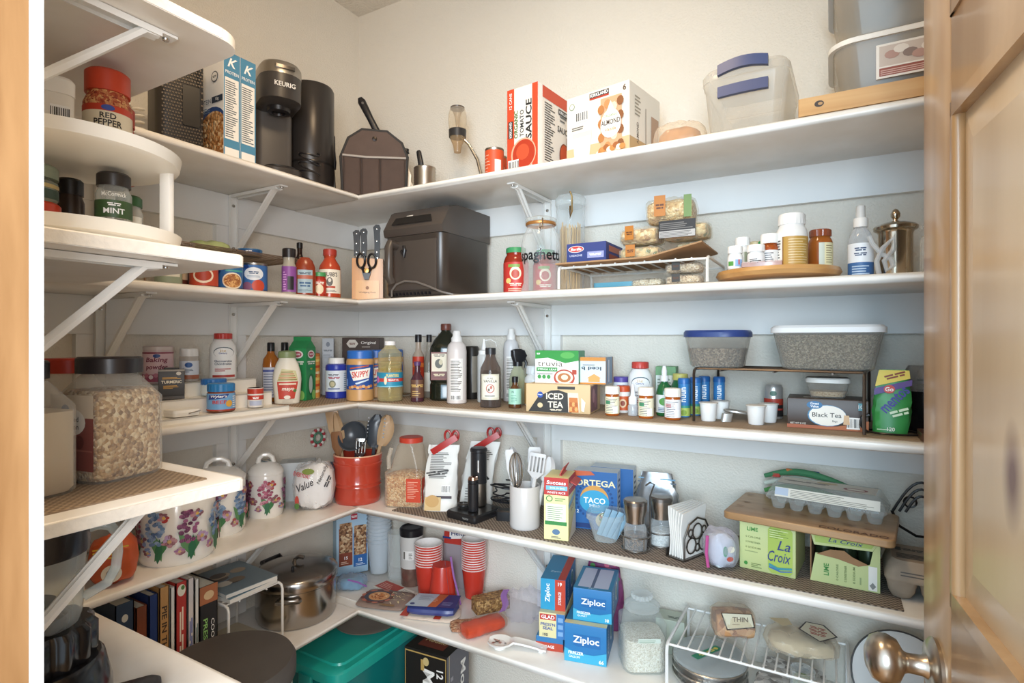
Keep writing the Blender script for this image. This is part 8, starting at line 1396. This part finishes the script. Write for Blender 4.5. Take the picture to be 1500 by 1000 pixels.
t = thing('serving_platter', 'dull grey brown round platter lying on the teal tote', 'platter', (.225, -.185, h+.0008), 0); G().lathe([(.06, 0), (.062, .002), (.098, .012), (.10, .014), (.096, .0145), (.06, .005), (0, .005)], mat('#8a7d74', .5, var=.1, scale=12), 44).build('platter', t); G().lathe([(.097, .0138), (.1, .0148), (.0965, .0155)], mat('#75695f', .5), 44, cap0=False, cap1=False).build('rim', t)
def beer(x, y, rz, label, face):
    t = thing('beer_carton', label, 'carton', (x, y, 0), rz, 'twelve pack cartons standing on end'); w, d, h = .145, .12, .385; carton(t, w, d, h, mat('#1f1c1a', .4)); A = Art(face_front(w, d, h))
    A.rect(-w*.48, h*.02, -w*.465, h*.985, '#b99a5a'); A.rect(w*.465, h*.02, w*.48, h*.985, '#b99a5a'); A.rect(-w*.48, h*.975, w*.48, h*.985, '#b99a5a'); A.text('12', w*.34, h*.86, .022, '#f0ede6', rot=-90, bold=.02); A.text('CANS', w*.34, h*.74, .009, '#d9d4c8', rot=-90); A.text('Modelo', w*.08, h*.62, .040, '#f2efe8', rot=-90, w=.20, bold=.03, shear=.1); A.text('Negra', -w*.28, h*.55, .030, '#e6d4a4', rot=-90, w=.11, shear=.3); A.rect(-w*.1, h*.86, -w*.02, h*.94, '#b99a5a'); A.ell(w*.02, h*.93, .010, .012, '#c9b27a')
    A.on(face_right(w, d, h)); A.rect(-d/2, 0, d/2, h, '#55565f'); A.rect(-d*.42, 0, -d*.40, h, '#c9b98a'); A.text('Modelo', d*.22, h*.66, .028, '#e6e4df', rot=-90, w=.17, bold=.02); A.text('Negra', -d*.05, h*.62, .022, '#cfc4a0', rot=-90, w=.10, shear=.3); A.ell(-d*.1, h*.3, .012, .02, '#a8884a'); A.lines(-d*.36, h*.5, -d*.24, h*.9, 4, '#8a8b93', .3)
    A.on(face_top(w, d, h)); A.rect(-w*.3, -d*.3, w*.3, d*.3, '#6a2f22'); A.text('Modelo', 0, 0, .016, '#d9c490', w=.07); A.build(t)
beer(.480, -.165, 4, 'black twelve pack beer carton standing on end beside the teal tote', 0)
t = thing('pet_food_bin', 'tall round bin with dark stone grey lid in front of the books', 'bin', (.445, -.800, 0), 0); G().lathe([(.112, 0), (.116, .004), (.121, .60), (.122, .605)], mat('#c2bdb6', .35, .3), 48).build('body', t); G().lathe([(.126, .59), (.128, .595), (.128, .622), (.122, .632), (.10, .6345), (0, .636)], mat('#4a4541', .55, var=.22, scale=14), 56).build('lid', t); A = Art(face_cyl(.1215)); A.rect(.12, .50, .17, .575, '#d9d2d6'); A.lines(.125, .51, .165, .57, 5, '#8a7a8a', .4); A.build(t)
